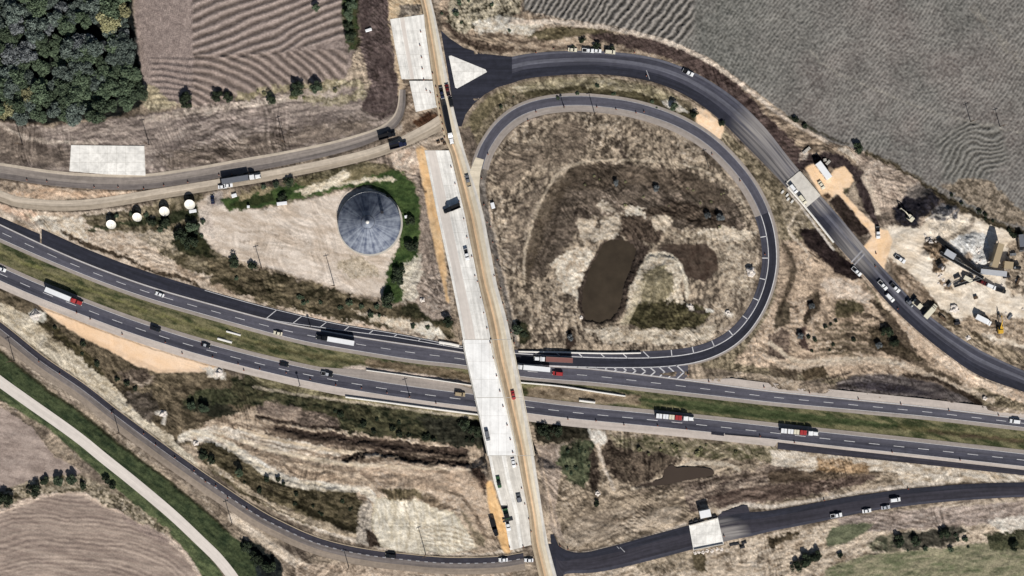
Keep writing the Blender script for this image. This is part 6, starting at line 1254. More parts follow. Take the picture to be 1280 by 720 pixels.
spawn('van', 'car', 1250, 363, (1, .3), 'black car at the right end of the row below the crushing plant', 'car', {'paint': 'black'}, z=gz(1250, 363)+.05)
spawn('box_truck', 'box_truck', 1275, 304, (.1, 1), 'black box truck at the right edge of the works yard', 'box truck', {'paint': 'black', 'trailer': 'grey'}, z=gz(1275, 304)+.05)
# --- crushing plant
def conveyor(a, b, za, zb, w, label, m):
    A_ = Vector(W(a[0], a[1], gz(*a)+za)); B_ = Vector(W(b[0], b[1], gz(*b)+zb)); c = (A_+B_)/2; r = empty('conveyor', (c.x, c.y, 0), 0, label, 'conveyor'); d = (B_-A_); L_ = d.length; u_ = d.normalized(); s_ = Vector((-u_.y, u_.x, 0)).normalized()*w/2; up_ = u_.cross(s_).normalized(); up_ = up_ if up_.z > 0 else -up_
    o = Vector((c.x, c.y, 0)); A0 = A_-o; B0 = B_-o
    q = lambda dz, k: [A0-s_*k+up_*dz, B0-s_*k+up_*dz, B0+s_*k+up_*dz, A0+s_*k+up_*dz]
    mb = MB(); mb.add(q(.3, .8)+q(.38, .8), [(3, 2, 1, 0), (4, 5, 6, 7), (0, 1, 5, 4), (2, 3, 7, 6), (1, 2, 6, 5), (3, 0, 4, 7)]); mb.build('belt', M['rubber'], r)
    f = MB(); n = max(3, int(L_/2))
    for sg in (-1, 1):
        f.tube(A0+s_*sg, B0+s_*sg, .12, n=6); f.tube(A0+s_*sg+up_*.55, B0+s_*sg+up_*.55, .1, n=6)
        for i in range(n): f.tube(A0+(B0-A0)*i/n+s_*sg, A0+(B0-A0)*(i+1)/n+s_*sg+up_*.55, .05, n=5)
    f.build('truss', m, r)
    for t in (.35, .8):
        p = A0+(B0-A0)*t; lg = MB()
        for sg in (-1, 1): lg.tube((p.x+s_.x*sg*1.3, p.y+s_.y*sg*1.3, gz(*a)-.2), p+s_*sg, .09, n=6)
        lg.build('leg', m, r)
    dr = MB(); dr.tube(B0-s_*.85+up_*.3, B0+s_*.85+up_*.3, .35, n=12); dr.build('head_drum', M['dark_steel'], r, True); return r
conveyor((1174, 316), (1226, 347), 1.0, 4.0, 1.6, 'long pale conveyor running down to the crushing plant', M['steel'])
conveyor((1172, 298), (1222, 341), .6, 3.2, 2.2, 'dark wide conveyor above the long pale one', M['dark_steel'])
conveyor((1192, 358), (1224, 347), .6, 2.6, 1.2, 'short conveyor below the crushing plant feeding to the right', M['steel'])
# feed / silo boxes
def big_bin(px, py, L_, w_, h_, dvec, label, m, name='storage_silo', cat='silo', lying=False):
    t = empty(name, W(px, py, gz(px, py)-.1), math.atan2(-dvec[1], dvec[0]), label, cat)
    if lying:
        r = w_/2; MB().tube((-L_/2, 0, r+.9), (L_/2, 0, r+.9), r, n=24).build('tank_body', m, t, True)
        for s in (-1, 1):
            MB().tube((s*L_/2, 0, r+.9), (s*(L_/2+.5), 0, r+.9), r, r*.55, n=24).build('end_cap', m, t, True); MB().box(s*L_*.32-.25, s*L_*.32+.25, -r*.8, r*.8, 0, 1.3).build('saddle', M['concrete_grey'], t)
        mt = MB(); mt.tube((0, 0, 2*r+.85), (0, 0, 2*r+1.25), .35, n=12); mt.build('manhole', M['steel'], t)
    else:
        MB().box(-L_/2, L_/2, -w_/2, w_/2, h_*.35, h_, 0, .12).build('bin_body', m, t); MB().frustum((-L_*.3, L_*.3, -w_*.12, w_*.12, h_*.12), (-L_/2+.1, L_/2-.1, -w_/2+.1, w_/2-.1, h_*.345)).build('hopper', m, t)
        MB().box(-L_/2, L_/2, -w_/2-.06, w_/2+.06, h_+.003, h_+.12).build('roof', m, t)
        for sx in (-1, 1):
            for sy in (-1, 1): MB().box(sx*(L_/2-.25)-.14, sx*(L_/2-.25)+.14, sy*(w_/2-.2)-.14, sy*(w_/2-.2)+.14, 0, h_*.345).build('leg', M['dark_steel'], t)
        ld = MB(); 
        for s in (-.2, .2): ld.tube((L_*.2+s, -w_/2-.2, 0), (L_*.2+s, -w_/2-.2, h_), .04, n=5)
        ld.build('ladder', M['steel'], t)
    return t
big_bin(1242, 319.5, 12.0, 3.0, 8.5, (-9, 30), 'tall tan storage silo of the crushing plant casting a dark shadow', paint('tan', 0))
big_bin(1266.5, 334, 5.6, 2.2, 3.2, (1, .12), 'dark round tank lying at the right of the crushing plant', paint('black', 0), 'fuel_tank', 'tank', True)
big_bin(1240, 341, 13.0, 2.6, 3.4, (1, .1), 'long white-grey machine housing of the crushing plant', paint('silver', 0), 'crusher', 'crusher')
big_bin(1258, 331.5, 4.4, 3.4, 4.6, (1, .12), 'pale square hopper between the silo and the dark round tank', paint('tan', 0), 'feed_hopper', 'hopper')
big_bin(1186, 318, 5.5, 3.0, 3.0, (1, .6), 'pale screening box at the upper end of the long conveyor', paint('silver', 0), 'screening_box', 'screen')
big_bin(1209, 349, 4.5, 2.0, 2.6, (1, .5), 'cream generator box under the long conveyor', paint('cream', 0), 'generator', 'generator')
# ------------------------------------------------------------------ poles and drums
M['drum'] = mat('drum orange', (150, 66, 30), rough=.6, var=.05)
def copy_tree(o, loc, rz=None, label=None, group=None, scale=None):
    c = o.copy(); C.objects.link(c); c.location = loc
    if rz is not None: c.rotation_euler = (0, 0, rz)
    if scale: c.scale = scale
    if label: c['label'] = label
    if group: c['group'] = group
    for ch in list(o.children):
        d_ = ch.copy(); C.objects.link(d_); d_.parent = c
        for g in list(ch.children): e = g.copy(); C.objects.link(e); e.parent = d_
    return c
first = None
DR = {'orange traffic drum on the concrete lanes beside the old road': [(526, 40), (525, 57), (527, 72), (528, 86), (530, 100), (541, 92), (533, 113), (538, 116), (545, 109), (547, 121), (549, 130), (550, 137), (551, 146), (553, 155), (554, 163), (556, 172), (564, 209), (569, 230), (574, 252), (580, 274), (584, 297), (590, 321), (594, 345), (597, 352)],
      'orange traffic drum on the white overpass deck': [(601, 372), (605, 391), (609, 410), (613, 428), (617, 447), (621, 469), (625, 488), (629, 507), (634, 530), (638, 548)],
      'orange traffic drum on the concrete lanes below the overpass': [(641, 564), (646, 579), (652, 609), (656, 629), (661, 648), (664, 664), (637, 684), (654, 683)],
      'orange traffic drum at the edge of the loop ramp': [(610, 193), (602, 223), (605, 256), (609, 278), (613, 283), (616, 303), (622, 325), (660, 151), (670, 140), (705, 133), (746, 134), (770, 137), (795, 141), (890, 193), (925, 226), (956, 318), (618, 345), (626, 360), (629, 380), (634, 400), (639, 415), (643, 428)],
      'orange traffic drum along the lower carriageway': [(96, 391), (113, 399), (153, 418), (207, 428), (228, 442), (266, 446), (298, 455), (305, 463), (325, 461), (358, 466), (388, 474), (420, 481), (452, 485), (484, 491), (512, 496), (545, 504), (710, 524), (745, 526), (780, 531), (822, 532), (858, 536), (950, 545), (993, 553), (1115, 565), (1200, 575)],
      'orange traffic drum along the upper carriageway shoulder at right': [(860, 468), (886, 477), (955, 484), (1012, 491), (1073, 499), (1126, 505), (1186, 513), (1248, 519)],
      'orange traffic drum along the left frontage road': [(34, 225), (59, 227), (118, 234), (148, 234), (180, 236), (205, 232), (235, 228), (274, 219), (290, 218)],
      'orange traffic drum on the centre line of the lower left frontage road': [(49, 452), (75, 467), (140, 516), (180, 542), (195, 556), (219, 572), (243, 588), (257, 602), (270, 607), (285, 622), (309, 636)],
      'orange traffic drum along the lower right road': [(1135, 611), (1030, 625), (700, 682), (710, 686), (905, 670)],
      'orange traffic drum on the curved upper right ramp': [(670, 66), (692, 61), (793, 66), (808, 95), (1094, 333), (1095, 317), (1110, 372), (1122, 386), (805, 140)]}
for lab, pts in DR.items():
    for (x, y) in pts:
        inside_ = DECK+.14 if 425 < y < 567 and 590 < x < 650 else max(gz(x, y), .06)+.06
        loc = W(x, y, inside_)
        if first is None:
            first = empty('traffic_drum', loc, 0, lab, 'traffic drum', 'drums: '+lab[22:]); MB().lathe([(.36, 0), (.36, .08), (.30, .1)], 12).build('base', M['rubber'], first)
            bd = MB().lathe([(.30, .101), (.28, .55), (.25, 1.05), (.2, 1.1)], 12).build('barrel', M['drum'], first, True)
            for zz in (.35, .75): MB().lathe([(.305-.03*zz, zz), (.305-.05*zz, zz+.15)], 12).build('reflective_band', M['barrier'], bd, True)
        else: copy_tree(first, loc, 0, lab, 'drums: '+lab[22:])
POLES = [(356, 178, 13, 'wooden utility pole in the fallow strip below the ploughed field'), (28, 181, 13, 'wooden utility pole in the fallow soil at far left'), (186.5, 181, 13, 'wooden utility pole at the corner of the white concrete slab'),
         (743.5, 143, 11, 'utility pole on the inner edge of the loop ramp top'), (705, 135, 7, 'short pole at the inner edge of the loop ramp, left of a taller one'), (18, 451, 12, 'utility pole beside the lower left frontage road at the left edge'),
         (149, 541, 12, 'utility pole beside the frontage road above the white country road'), (290, 655, 12, 'utility pole between the frontage road and the green verge'), (532, 692, 13, 'utility pole on the pale pad above the frontage road'),
         (418, 357, 15, 'utility pole at the lower edge of the tank yard'), (327, 335, 11, 'utility pole at the lower left edge of the tank yard'), (436, 709, 9, 'utility pole below the lower left frontage road'), (886, 210, 9, 'pole on the inner side of the loop ramp at upper right'),
         (512, 495, 9, 'lamp pole on the lower carriageway shoulder'), (375, 482, 7, 'short pole on the lower carriageway shoulder left of the barrier'), (388, 408, 6, 'sign post on the upper carriageway shoulder'), (1213, 152, 9, 'pole standing in the upper right field'), (1250, 158, 9, 'second pole in the upper right field, nearer the edge')]
for (x, y, h, lab) in POLES:
    r = empty('utility_pole', W(x, y, gz(x, y)-.1), .3, lab, 'utility pole'); MB().tube((0, 0, 0), (0, 0, h), .22, .14, n=9).build('post', M['wood'], r, True)
    if h > 8:
        MB().box(-1.3, 1.3, -.1, .1, h-.9, h-.72).build('crossarm', M['wood'], r)
        for xx in (-1.1, 0.45, 1.1): MB().tube((xx, 0, h-.72), (xx, 0, h-.45), .06, n=6).build('insulator', M['concrete_grey'], r)
    else: MB().box(-.6, .6, -.05, .05, h-1.3, h-.3).build('sign_panel', M['steel'], r)
# ------------------------------------------------------------------ trees and bushes
def leaf_mat(name, c1, c2):
    m = bpy.data.materials.new(name); m.use_nodes = True; t = m.node_tree; N = t.nodes; L_ = t.links; b = N['Principled BSDF']; b.inputs['Roughness'].default_value = .8; b.inputs['Specular IOR Level'].default_value = .15
    tc = N.new('ShaderNodeTexCoord'); n = N.new('ShaderNodeTexNoise'); n.inputs['Scale'].default_value = .55; n.inputs['Detail'].default_value = 6; n.inputs['Roughness'].default_value = .75; L_.new(tc.outputs['Object'], n.inputs['Vector'])
    oi = N.new('ShaderNodeObjectInfo'); r = N.new('ShaderNodeValToRGB'); r.color_ramp.elements[0].position = .36; r.color_ramp.elements[1].position = .66; r.color_ramp.elements[0].color = (*lin(c1), 1); r.color_ramp.elements[1].color = (*lin(c2), 1)
    L_.new(n.outputs[0], r.inputs[0]); mr = N.new('ShaderNodeMapRange'); mr.inputs[3].default_value = .72; mr.inputs[4].default_value = 1.3; L_.new(oi.outputs['Random'], mr.inputs[0])
    mx = N.new('ShaderNodeMix'); mx.data_type = 'RGBA'; mx.blend_type = 'MULTIPLY'; mx.inputs[0].default_value = 1; L_.new(r.outputs[0], mx.inputs[6]); L_.new(mr.outputs[0], mx.inputs[7]); L_.new(mx.outputs[2], b.inputs['Base Color']); return m
LM = dict(grey=leaf_mat('grey green leaves', (60, 70, 66), (122, 132, 122)), green=leaf_mat('green leaves', (54, 66, 52), (110, 124, 98)), olive=leaf_mat('yellow olive leaves', (104, 104, 76), (186, 180, 138)), dark=leaf_mat('dark leaves', (34, 42, 36), (76, 86, 62)), mauve=leaf_mat('mauve bare twigs', (76, 80, 82), (138, 142, 142)))
bark = mat('bark', (92, 78, 66), rough=.9, var=.2, vscale=2)
def crown_mesh(R, h0, h1, nl, seed, leaf=.36, gaps=.35):
    g = np.random.default_rng(seed); k = 16; a = g.random(k)*6.283; rr = R*np.sqrt(g.random(k))*.78
    cen = np.stack([rr*np.cos(a), rr*np.sin(a), h0+(h1-h0)*(.30+.55*(1-(rr/R)**1.6)*g.random(k)+.15*g.random(k))], 1); sz = R*(.24+.26*g.random(k))
    idx = g.integers(0, k, nl); d_ = g.normal(size=(nl, 3)); d_ /= np.linalg.norm(d_, axis=1)[:, None]; d_[:, 2] = np.abs(d_[:, 2])*.9-.15
    p = cen[idx]+d_*(sz[idx]*(.55+.5*g.random(nl)))[:, None]; p[:, 2] = np.clip(p[:, 2], h0*.5, h1*1.1)
    t1 = g.normal(size=(nl, 3)); nrm = d_+g.normal(size=(nl, 3))*.75; nrm /= np.linalg.norm(nrm, axis=1)[:, None]; t1 -= (t1*nrm).sum(1)[:, None]*nrm; t1 /= np.linalg.norm(t1, axis=1)[:, None]; t2 = np.cross(nrm, t1)
    s1 = leaf*(.6+.9*g.random(nl))[:, None]; s2 = s1*(.5+.4*g.random(nl))[:, None]
    v = np.stack([p-t1*s1, p-t2*s2, p+t1*s1, p+t2*s2], 1).reshape(-1, 3)
    me = bpy.data.meshes.new('crown'); me.from_pydata(v.tolist(), [], np.arange(nl*4).reshape(-1, 4).tolist()); me.update(); return me
def trunk_mesh(h, R, seed):
    g = random.Random(seed); mb = MB(); mb.tube((0, 0, -.4), (0, 0, h*.55), .3*R/4, .2*R/4, n=9)
    for k in range(5):
        a = k*1.257+g.random(); z0 = h*(.3+.2*g.random()); mb.tube((0, 0, z0), (R*.6*math.cos(a), R*.6*math.sin(a), h*(.65+.2*g.random())), .14*R/4, .04, n=6)
    return mb.mesh('trunk', [bark], True)
CROWNS = [(crown_mesh(4.6, 2.2, 8.5, 4200, s), trunk_mesh(8.0, 4.6, s)) for s in range(6)]
LOW = [(crown_mesh(4.6, .6, 5.2, 2200, 80+s), trunk_mesh(4.0, 4.6, s)) for s in range(4)]
BUSH = [(crown_mesh(2.2, .3, 2.6, 700, 40+s, .3), trunk_mesh(1.8, 2.2, s)) for s in range(4)]
def plant(kind, px, py, r, m, label, group=None, name=None, hs=1.0):
    lib = (LOW if m == 'dark' else CROWNS) if kind == 'tree' else BUSH; k = random.randrange(len(lib)); cm_, tm_ = lib[k]; base = 4.6 if kind == 'tree' else 2.2
    s = r/base; o = empty(name or kind, W(px, py, gz(px, py)-.15), random.random()*6.28, label, kind, group); o.scale = (s, s, s*hs)
    t = bpy.data.objects.new('trunk', tm_); C.objects.link(t); t.parent = o
    c = bpy.data.objects.new('crown', cm_); C.objects.link(c); c.parent = o
    if not cm_.materials: cm_.materials.append(LM[m])
    c.material_slots[0].link = 'OBJECT'; c.material_slots[0].material = LM[m]; return o
# the wood, upper left
def inside_poly(x, y, pts):
    r = False; n = len(pts)
    for i in range(n):
        x0, y0 = pts[i]; x1, y1 = pts[(i+1) % n]
        if (y0 > y) != (y1 > y) and x < (x1-x0)*(y-y0)/(y1-y0)+x0: r = not r
    return r
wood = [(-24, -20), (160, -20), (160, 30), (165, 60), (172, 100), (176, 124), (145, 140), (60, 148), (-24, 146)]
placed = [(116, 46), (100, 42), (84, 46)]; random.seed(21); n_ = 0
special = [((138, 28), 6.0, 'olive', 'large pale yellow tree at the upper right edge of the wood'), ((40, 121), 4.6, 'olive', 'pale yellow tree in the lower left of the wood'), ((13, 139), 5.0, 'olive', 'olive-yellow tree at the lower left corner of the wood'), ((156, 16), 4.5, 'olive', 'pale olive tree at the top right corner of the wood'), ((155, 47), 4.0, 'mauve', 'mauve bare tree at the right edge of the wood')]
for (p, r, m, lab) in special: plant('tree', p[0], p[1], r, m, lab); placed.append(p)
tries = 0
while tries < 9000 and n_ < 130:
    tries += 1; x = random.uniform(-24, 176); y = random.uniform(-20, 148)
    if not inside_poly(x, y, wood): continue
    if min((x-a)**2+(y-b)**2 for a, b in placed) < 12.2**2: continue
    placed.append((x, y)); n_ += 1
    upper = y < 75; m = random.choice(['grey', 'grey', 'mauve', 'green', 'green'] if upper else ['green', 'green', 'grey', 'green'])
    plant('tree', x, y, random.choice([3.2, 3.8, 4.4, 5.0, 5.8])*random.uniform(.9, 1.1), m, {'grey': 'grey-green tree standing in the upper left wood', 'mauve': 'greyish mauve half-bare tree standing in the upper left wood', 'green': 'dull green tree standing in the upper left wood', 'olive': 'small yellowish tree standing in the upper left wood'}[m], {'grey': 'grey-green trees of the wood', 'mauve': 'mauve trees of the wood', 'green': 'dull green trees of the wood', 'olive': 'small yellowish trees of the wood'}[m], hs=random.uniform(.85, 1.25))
# single dark trees and bushes
ONES = [('tree', 235, 126, 4.8, 'dark', 'round dark tree at the lower edge of the ploughed field, largest of the row'), ('tree', 272, 121, 3.6, 'dark', 'dark tree at the lower edge of the ploughed field, second of the row'), ('tree', 286, 122, 3.2, 'dark', 'dark tree at the lower edge of the ploughed field, third of the row'),
        ('tree', 372, 112, 4.6, 'dark', 'dark tree at the lower right edge of the ploughed field'), ('tree', 340, 124, 3.2, 'dark', 'dark low tree near the pole at the lower edge of the ploughed field'), ('tree', 396, 111, 3.4, 'green', 'green tree at the lower right corner of the ploughed field'),
        ('tree', 361, 227, 3.2, 'dark', 'dark tree on the grass strip above the tank yard'), ('bush', 345, 231, 2.0, 'green', 'green bush beside the dark tree above the tank yard'), ('bush', 330, 234, 1.6, 'green', 'small green bush left of the dark tree above the tank yard'), ('tree', 354, 248, 2.8, 'dark', 'dark tree at the upper edge of the tank yard'),
        ('tree', 515, 306, 4.2, 'dark', 'dark tree on the grass right of the tank'), ('tree', 500, 340, 3.8, 'dark', 'dark tree below right of the tank'), ('tree', 497, 352, 3.4, 'dark', 'lower dark tree at the right end of the tank yard'), ('tree', 487, 376, 4.6, 'dark', 'dark tree at the lower corner of the tank yard'), ('tree', 512, 276, 3.0, 'dark', 'dark narrow tree on the grass ring right of the tank'),
        ('tree', 227, 296, 4.4, 'dark', 'dark tree at the left edge of the tank yard'), ('tree', 240, 305, 4.4, 'dark', 'dark tree beside the lower left rim of the tank yard'), ('tree', 294, 327, 3.6, 'dark', 'dark tree at the lower rim of the tank yard'), ('tree', 316, 333, 2.8, 'dark', 'dark tree right along the lower rim of the tank yard'), ('tree', 241, 284, 3.2, 'green', 'green tree left of the tank yard entrance'),
        ('tree', 206, 280, 3.4, 'dark', 'dark tree among the scrub below the satellite dishes'), ('tree', 190, 277, 2.8, 'dark', 'dark bushy tree between the second and third satellite dishes'), ('tree', 8, 622, 5.0, 'dark', 'dark tree at the left end of the field hedge'), ('tree', 43, 612, 4.2, 'dark', 'dark tree in the field hedge, right of the leftmost one'), ('tree', 56, 600, 2.8, 'dark', 'dark tree standing on top of the field hedge line'),
        ('tree', 75, 600, 3.0, 'green', 'green tree in the middle of the field hedge'), ('tree', 91, 598, 3.0, 'green', 'green tree in the right part of the field hedge'), ('tree', 104, 608, 2.4, 'dark', 'small dark tree below the right end of the field hedge'), ('tree', 133, 600, 2.6, 'dark', 'dark tree at the right end of the hedge beside the verge'), ('tree', 142, 607, 2.2, 'dark', 'dark bush-like tree at the edge of the country road verge'),
        ('tree', 308, 683, 4.0, 'dark', 'dark tree right of the bend of the country road'), ('tree', 322, 697, 5.0, 'dark', 'large dark tree at the bottom near the country road'), ('tree', 337, 706, 5.0, 'dark', 'dark tree at the bottom right of the country road'), ('tree', 1005, 700, 4.8, 'dark', 'dark tree at the bottom below the lower right road, left one'), ('tree', 1018, 694, 4.4, 'dark', 'dark tree at the bottom below the lower right road, right of a twin'), ('tree', 994, 708, 4.2, 'dark', 'lowest dark tree of the cluster below the lower right road'),
        ('tree', 1122, 676, 4.4, 'dark', 'dark tree on the lower right meadow, left of two'), ('tree', 1144, 676, 3.8, 'dark', 'dark tree on the lower right meadow, right of two'), ('tree', 1180, 668, 4.0, 'dark', 'dark tree farther right on the lower right meadow'), ('tree', 1268, 682, 3.8, 'dark', 'dark tree at the right edge of the lower right meadow'), ('bush', 1050, 694, 2.0, 'dark', 'dark bush at the left of the lower right meadow'),
        ('tree', 437, 20, 3.2, 'green', 'green tree at the top of the hedge beside the brown strip'), ('tree', 440, 8, 3.0, 'green', 'topmost green tree of the hedge beside the brown strip'), ('tree', 436, 34, 2.8, 'dark', 'dark tree in the middle of the hedge beside the brown strip'), ('tree', 438, 48, 3.4, 'dark', 'dark tree at the lower end of the hedge beside the brown strip'), ('tree', 396, 10, 2.2, 'green', 'small green tree at the top edge of the ploughed field'),
        ('tree', 1071, 186, 3.4, 'dark', 'dark tree at the lower corner of the upper right field'), ('bush', 994, 150, 1.8, 'dark', 'dark bush on the lower left edge of the upper right field'), ('bush', 1006, 158, 1.6, 'dark', 'second dark bush along the edge of the upper right field'), ('tree', 728, 51, 2.0, 'dark', 'dark tree above the cars parked on the ramp'), ('tree', 746, 58, 2.4, 'dark', 'dark tree right behind the cars parked on the ramp'),
        ('bush', 765, 61, 1.6, 'dark', 'dark bush behind the rightmost car parked on the ramp'), ('bush', 716, 59, 1.2, 'dark', 'dark bush behind the leftmost car parked on the ramp'), ('tree', 713, 422, 2.6, 'mauve', 'brown leafless tree below the pond'), ('tree', 594, 540, 4.2, 'dark', 'dark tree at the lower side of the highway left of the new bridge'), ('tree', 580, 530, 3.6, 'dark', 'dark tree left of the new bridge abutment'),
        ('tree', 680, 540, 4.4, 'dark', 'dark tree at the right abutment of the old bridge'), ('tree', 696, 538, 3.4, 'dark', 'dark tree right of the old bridge abutment'), ('tree', 646, 412, 3.0, 'green', 'green tree beside the old bridge at the loop'), ('tree', 655, 418, 2.4, 'dark', 'dark tree right of the old bridge at the loop'), ('tree', 560, 402, 3.2, 'dark', 'dark tree left of the new bridge above the ramp lane'),
        ('tree', 1014, 383, 2.6, 'mauve', 'brown tree on the slope inside the curved ramp'), ('tree', 1000, 420, 2.6, 'mauve', 'brown tree lower on the slope inside the curved ramp'), ('tree', 1108, 416, 3.6, 'dark', 'dark olive tree on the slope left of the curved ramp'), ('tree', 1117, 428, 2.8, 'dark', 'dark tree at the lower slope left of the curved ramp'), ('tree', 1098, 432, 2.8, 'mauve', 'brown scrub tree at the lower slope left of the curved ramp'),
        ('tree', 842, 134, 2.4, 'green', 'green tree between the loop top and the curved ramp'), ('tree', 868, 144, 2.2, 'dark', 'dark tree right of the green one above the loop'), ('bush', 902, 154, 1.8, 'dark', 'dark bush at the peach soil between loop and ramp'), ('tree', 745, 629, 2.0, 'dark', 'dark tree beside a white stone in the lower middle soil'), ('tree', 820, 236, 2.6, 'mauve', 'leafless brown tree in the upper loop interior'), ('tree', 900, 272, 3.2, 'mauve', 'leafless brown tree in the right loop interior'), ('tree', 884, 270, 2.8, 'mauve', 'brown scrubby tree in the right loop interior, left of a twin'), ('tree', 770, 229, 2.4, 'mauve', 'brown scrubby tree in the upper middle of the loop'),
        ('tree', 255, 568, 3.0, 'dark', 'dark tree at the head of the olive mound'), ('tree', 265, 575, 2.6, 'dark', 'dark tree on the upper left of the olive mound'), ('tree', 300, 590, 2.4, 'green', 'green tree on the olive mound'), ('tree', 256, 510, 2.8, 'green', 'green tree in the scrub below the sand patch'), ('tree', 240, 506, 2.4, 'green', 'small green tree in the scrub left below the sand patch')]
for a in ONES: plant(a[0], a[1], a[2], a[3]*(.62 if a[4] == 'mauve' else .74 if a[2] > 640 else .88), *a[4:])
# scattered low scrub in drifts
random.seed(5)
ZN = [([(335, 505), (430, 515), (520, 530), (600, 545), (600, 556), (480, 545), (424, 520)], 26, 'dark', 'low dark bush in the scrub below the lower carriageway', (0.9, 2.0)), ([(255, 326), (330, 345), (440, 374), (560, 410), (555, 420), (430, 390), (320, 366)], 26, 'green', 'low green bush in the scrub below the tank yard', (.7, 1.7)), ([(110, 272), (250, 245), (262, 300), (220, 320), (180, 285)], 16, 'green', 'low bush in the scrub around the satellite dishes', (.7, 1.6)),
      ([(30, 400), (110, 450), (200, 515), (160, 470), (80, 410)], 16, 'dark', 'low dark bush on the bank below the sand patch', (.7, 1.6)), ([(1180, 236), (1240, 272), (1280, 292), (1270, 300), (1200, 262)], 20, 'dark', 'low dark bush along the edge of the upper right field', (.7, 1.4)), ([(240, 560), (330, 590), (440, 620), (440, 660), (330, 620)], 24, 'dark', 'low bush on the olive mound in the lower left', (.6, 1.5)),
      ([(752, 555), (850, 552), (970, 565), (960, 585), (820, 570)], 18, 'olive', 'low olive bush below the lower carriageway right of the bridges', (.6, 1.4)), ([(720, 215), (900, 230), (925, 290), (800, 280), (720, 290)], 26, 'olive', 'low olive bush in the loop interior', (.4, .8)), ([(1000, 400), (1110, 400), (1130, 440), (1010, 450)], 16, 'dark', 'low dark bush on the slope inside the curved ramp', (.6, 1.4)), ([(540, -10), (650, -10), (640, 40), (560, 36)], 14, 'green', 'low bush at the top right of the bridge road', (.7, 1.6)),
      ([(700, 560), (742, 552), (740, 600), (710, 600)], 14, 'green', 'low green bush on the bank right of the old bridge', (.5, 1.2)), ([(1100, 670), (1200, 660), (1280, 664), (1280, 690), (1120, 690)], 14, 'green', 'low bush on the lower right meadow', (.6, 1.6)), ([(580, 160), (640, 112), (760, 106), (850, 128), (840, 140), (740, 118), (640, 134)], 16, 'green', 'low bush between the loop top and the curved ramp', (.5, 1.2)), ([(300, 112), (440, 104), (450, 118), (380, 126)], 10, 'olive', 'low bush at the lower border of the ploughed field', (.6, 1.4))]
for pts, n, m, lab, (r0, r1) in ZN:
    n = int(n*.6); xs_ = [p[0] for p in pts]; ys_ = [p[1] for p in pts]; k = 0; tr = 0
    while k < n and tr < 4000:
        tr += 1; x = random.uniform(min(xs_), max(xs_)); y = random.uniform(min(ys_), max(ys_))
        if inside_poly(x, y, pts): plant('bush', x, y, random.uniform(r0, r1), m, lab, lab[lab.index('bush')-0:].replace('bush', 'bushes', 1)); k += 1
# loose pale boulders
rk = bpy.data.meshes.new('boulder'); import bmesh
bm = bmesh.new(); bmesh.ops.create_icosphere(bm, subdivisions=3, radius=1)
for v in bm.verts:
    n3 = v.co.normalized(); f_ = 1+.28*math.sin(n3.x*5+1)*math.sin(n3.y*4+2)+.18*math.sin(n3.z*7+n3.x*3); v.co = n3*f_; v.co.z *= .62
bm.to_mesh(rk); bm.free(); rk.materials.append(M['pale_road'])
for (x, y, r, lab) in [(45, 394, 2.6, 'large pale boulder heap at the left end of the sand patch'), (204, 517, 1.8, 'pale curved rock pile in the scrub by the frontage road'), (747, 617, 1.2, 'white stone in the lower middle bare soil'), (863, 383, 1.4, 'pale boulder below the olive mound in the loop'), (274, 466, 1.8, 'white rubble pile at the right end of the sand patch'), (726, 397, 1.0, 'small white stone left of the pond foot'), (528, 375, 1.2, 'white stone on the soil left of the new bridge'), (938, 340, 2.2, 'peach soil heap beside the right side of the loop'), (910, 391, 1.2, 'pale boulder at the lower right of the loop interior'), (1192, 386, 2.0, 'pale rubble heap on the lower works yard'), (1210, 422, 1.2, 'white block on the verge below the works yard'), (1231, 498, 1.0, 'white block at the lower end of the dark lay-by'), (245, 554, 1.4, 'white boulder at the head of the olive mound')]:
    o = bpy.data.objects.new('boulder', rk); C.objects.link(o); o.location = W(x, y, gz(x, y)); o.scale = (r, r*.85, r); o.rotation_euler = (0, 0, x); tag(o, lab, 'boulder')

# ------------------------------------------------------------------ loose building materials
def stack(px, py, L_, w_, h_, rz, m, label, name, cat, group=None):
    t = empty(name, W(px, py, max(gz(px, py), -.02)), rz, label, cat, group); mb = MB(); n = max(2, int(h_/.25))
    for k in range(n): mb.box(-L_/2+.08*(k % 2), L_/2-.08*((k+1) % 2), -w_/2, w_/2, k*h_/n, (k+1)*h_/n-.03)
    mb.build('panels', m, t)
    for s_ in (-.3, .3): MB().box(L_*s_-.05, L_*s_+.05, -w_/2-.02, w_/2+.02, h_-.028, h_+.03).build('strap', M['chassis'], t)
    return t
for k, (x, y) in enumerate([(864, 653.5), (870, 651.5), (877, 650), (887, 648), (893, 646)]): stack(x, y, 2.2, 1.2, .8, .27, M['dark_steel'], 'dark formwork stack along the upper edge of the lower right slab bridge', 'formwork_stack', 'formwork', 'formwork stacks at the slab bridge')
for k, (x, y) in enumerate([(915, 681), (921, 680), (930, 678.5), (928, 684)]): stack(x, y, 2.6, .9, .6, .25, M['dark_steel'], 'dark formwork stack below the road right of the lower right slab bridge', 'formwork_stack', 'formwork', 'formwork stacks right of the slab bridge')
for k, (x, y) in enumerate([(1035, 203), (1031, 200), (1008, 188)]): stack(x, y, [2.6, 1.6, 4.5][k], 1.4, .9, [.8, .2, .7][k], M['concrete_grey'], ['pale panel stack beside the white site trailer', 'small pale panel stack at the upper end of the white site trailer', 'pale panel stack on the dark soil above the slab bridge'][k], 'panel_stack', 'panels')
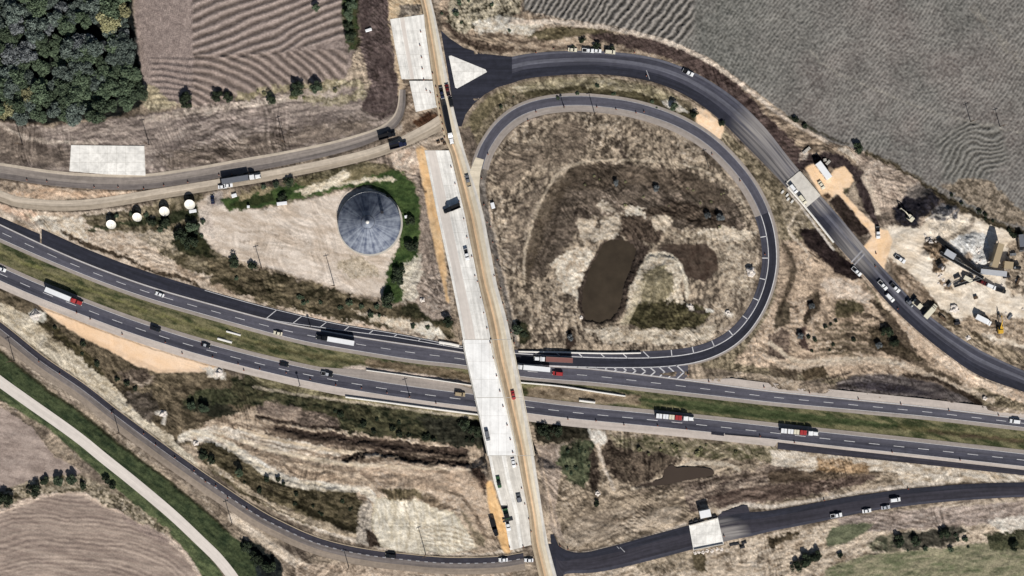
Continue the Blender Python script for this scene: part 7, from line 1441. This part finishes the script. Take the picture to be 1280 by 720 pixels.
for k, (x, y) in enumerate([(985, 249), (990, 252), (984, 244), (978, 240)]): stack(x, y, 1.8, 1.0, .7, .9, M['barrier'], 'white panel stack on the lower left side of the slab bridge with vans', 'panel_stack', 'panels', 'white panels beside the slab bridge')
for (x, y) in [(869, 691), (874, 690), (879, 690.5), (884, 688.5), (890, 689), (896, 686.5), (902, 687)]:
    o = bpy.data.objects.new('boulder', rk); C.objects.link(o); o.location = W(x, y, gz(x, y)); o.scale = (.9, .8, .9); o.rotation_euler = (0, 0, x); tag(o, 'pale boulder in the row along the lower edge of the lower right slab bridge', 'boulder', 'boulder row under the slab bridge')
for k, (x, y) in enumerate([(553, 176), (556, 180), (548, 178)]): stack(x, y, 1.6, 1.0, .9, .4, M['wood'], 'brown timber stack at the gap in the pavement beside the old road', 'timber_stack', 'timber', 'timber stacks at the gap')

random.seed(9)
for k in range(26):
    x, y = random.choice([(1214, 308), (1226, 326), (1196, 386), (1174, 345), (1260, 350), (1268, 385), (1160, 300)]); x += random.gauss(0, 6); y += random.gauss(0, 5); r = random.uniform(.45, 1.0)
    o = bpy.data.objects.new('boulder', rk); C.objects.link(o); o.location = W(x, y, gz(x, y)); o.scale = (r, r*random.uniform(.6, 1), r*.9); o.rotation_euler = (0, 0, random.random()*6); tag(o, 'small pale boulder lying loose in the works yard around the crushing plant', 'boulder', 'loose boulders of the works yard')
for k, (x, y, rz) in enumerate([(1196, 346, .4), (1204, 353, -.5), (1186, 356, .9), (1258, 346, .2), (1272, 352, 1.2), (1266, 318, .1), (1174, 332, .7), (1219, 372, .3), (1262, 396, .9), (1196, 404, .2), (1178, 398, -.7), (1214, 346, -.6)]): stack(x, y, random.uniform(1.8, 4), random.uniform(.9, 1.6), random.uniform(.6, 1.6), rz, [M['dark_steel'], M['wood'], M['steel']][k % 3], ['dark steel plate stack lying about the works yard', 'brown timber stack lying about the works yard', 'grey steel panel stack lying about the works yard'][k % 3], ['steel_stack', 'timber_stack', 'panel_stack'][k % 3], ['steel', 'timber', 'panels'][k % 3], ['dark steel stacks in the works yard', 'timber stacks in the works yard', 'grey panel stacks in the works yard'][k % 3])
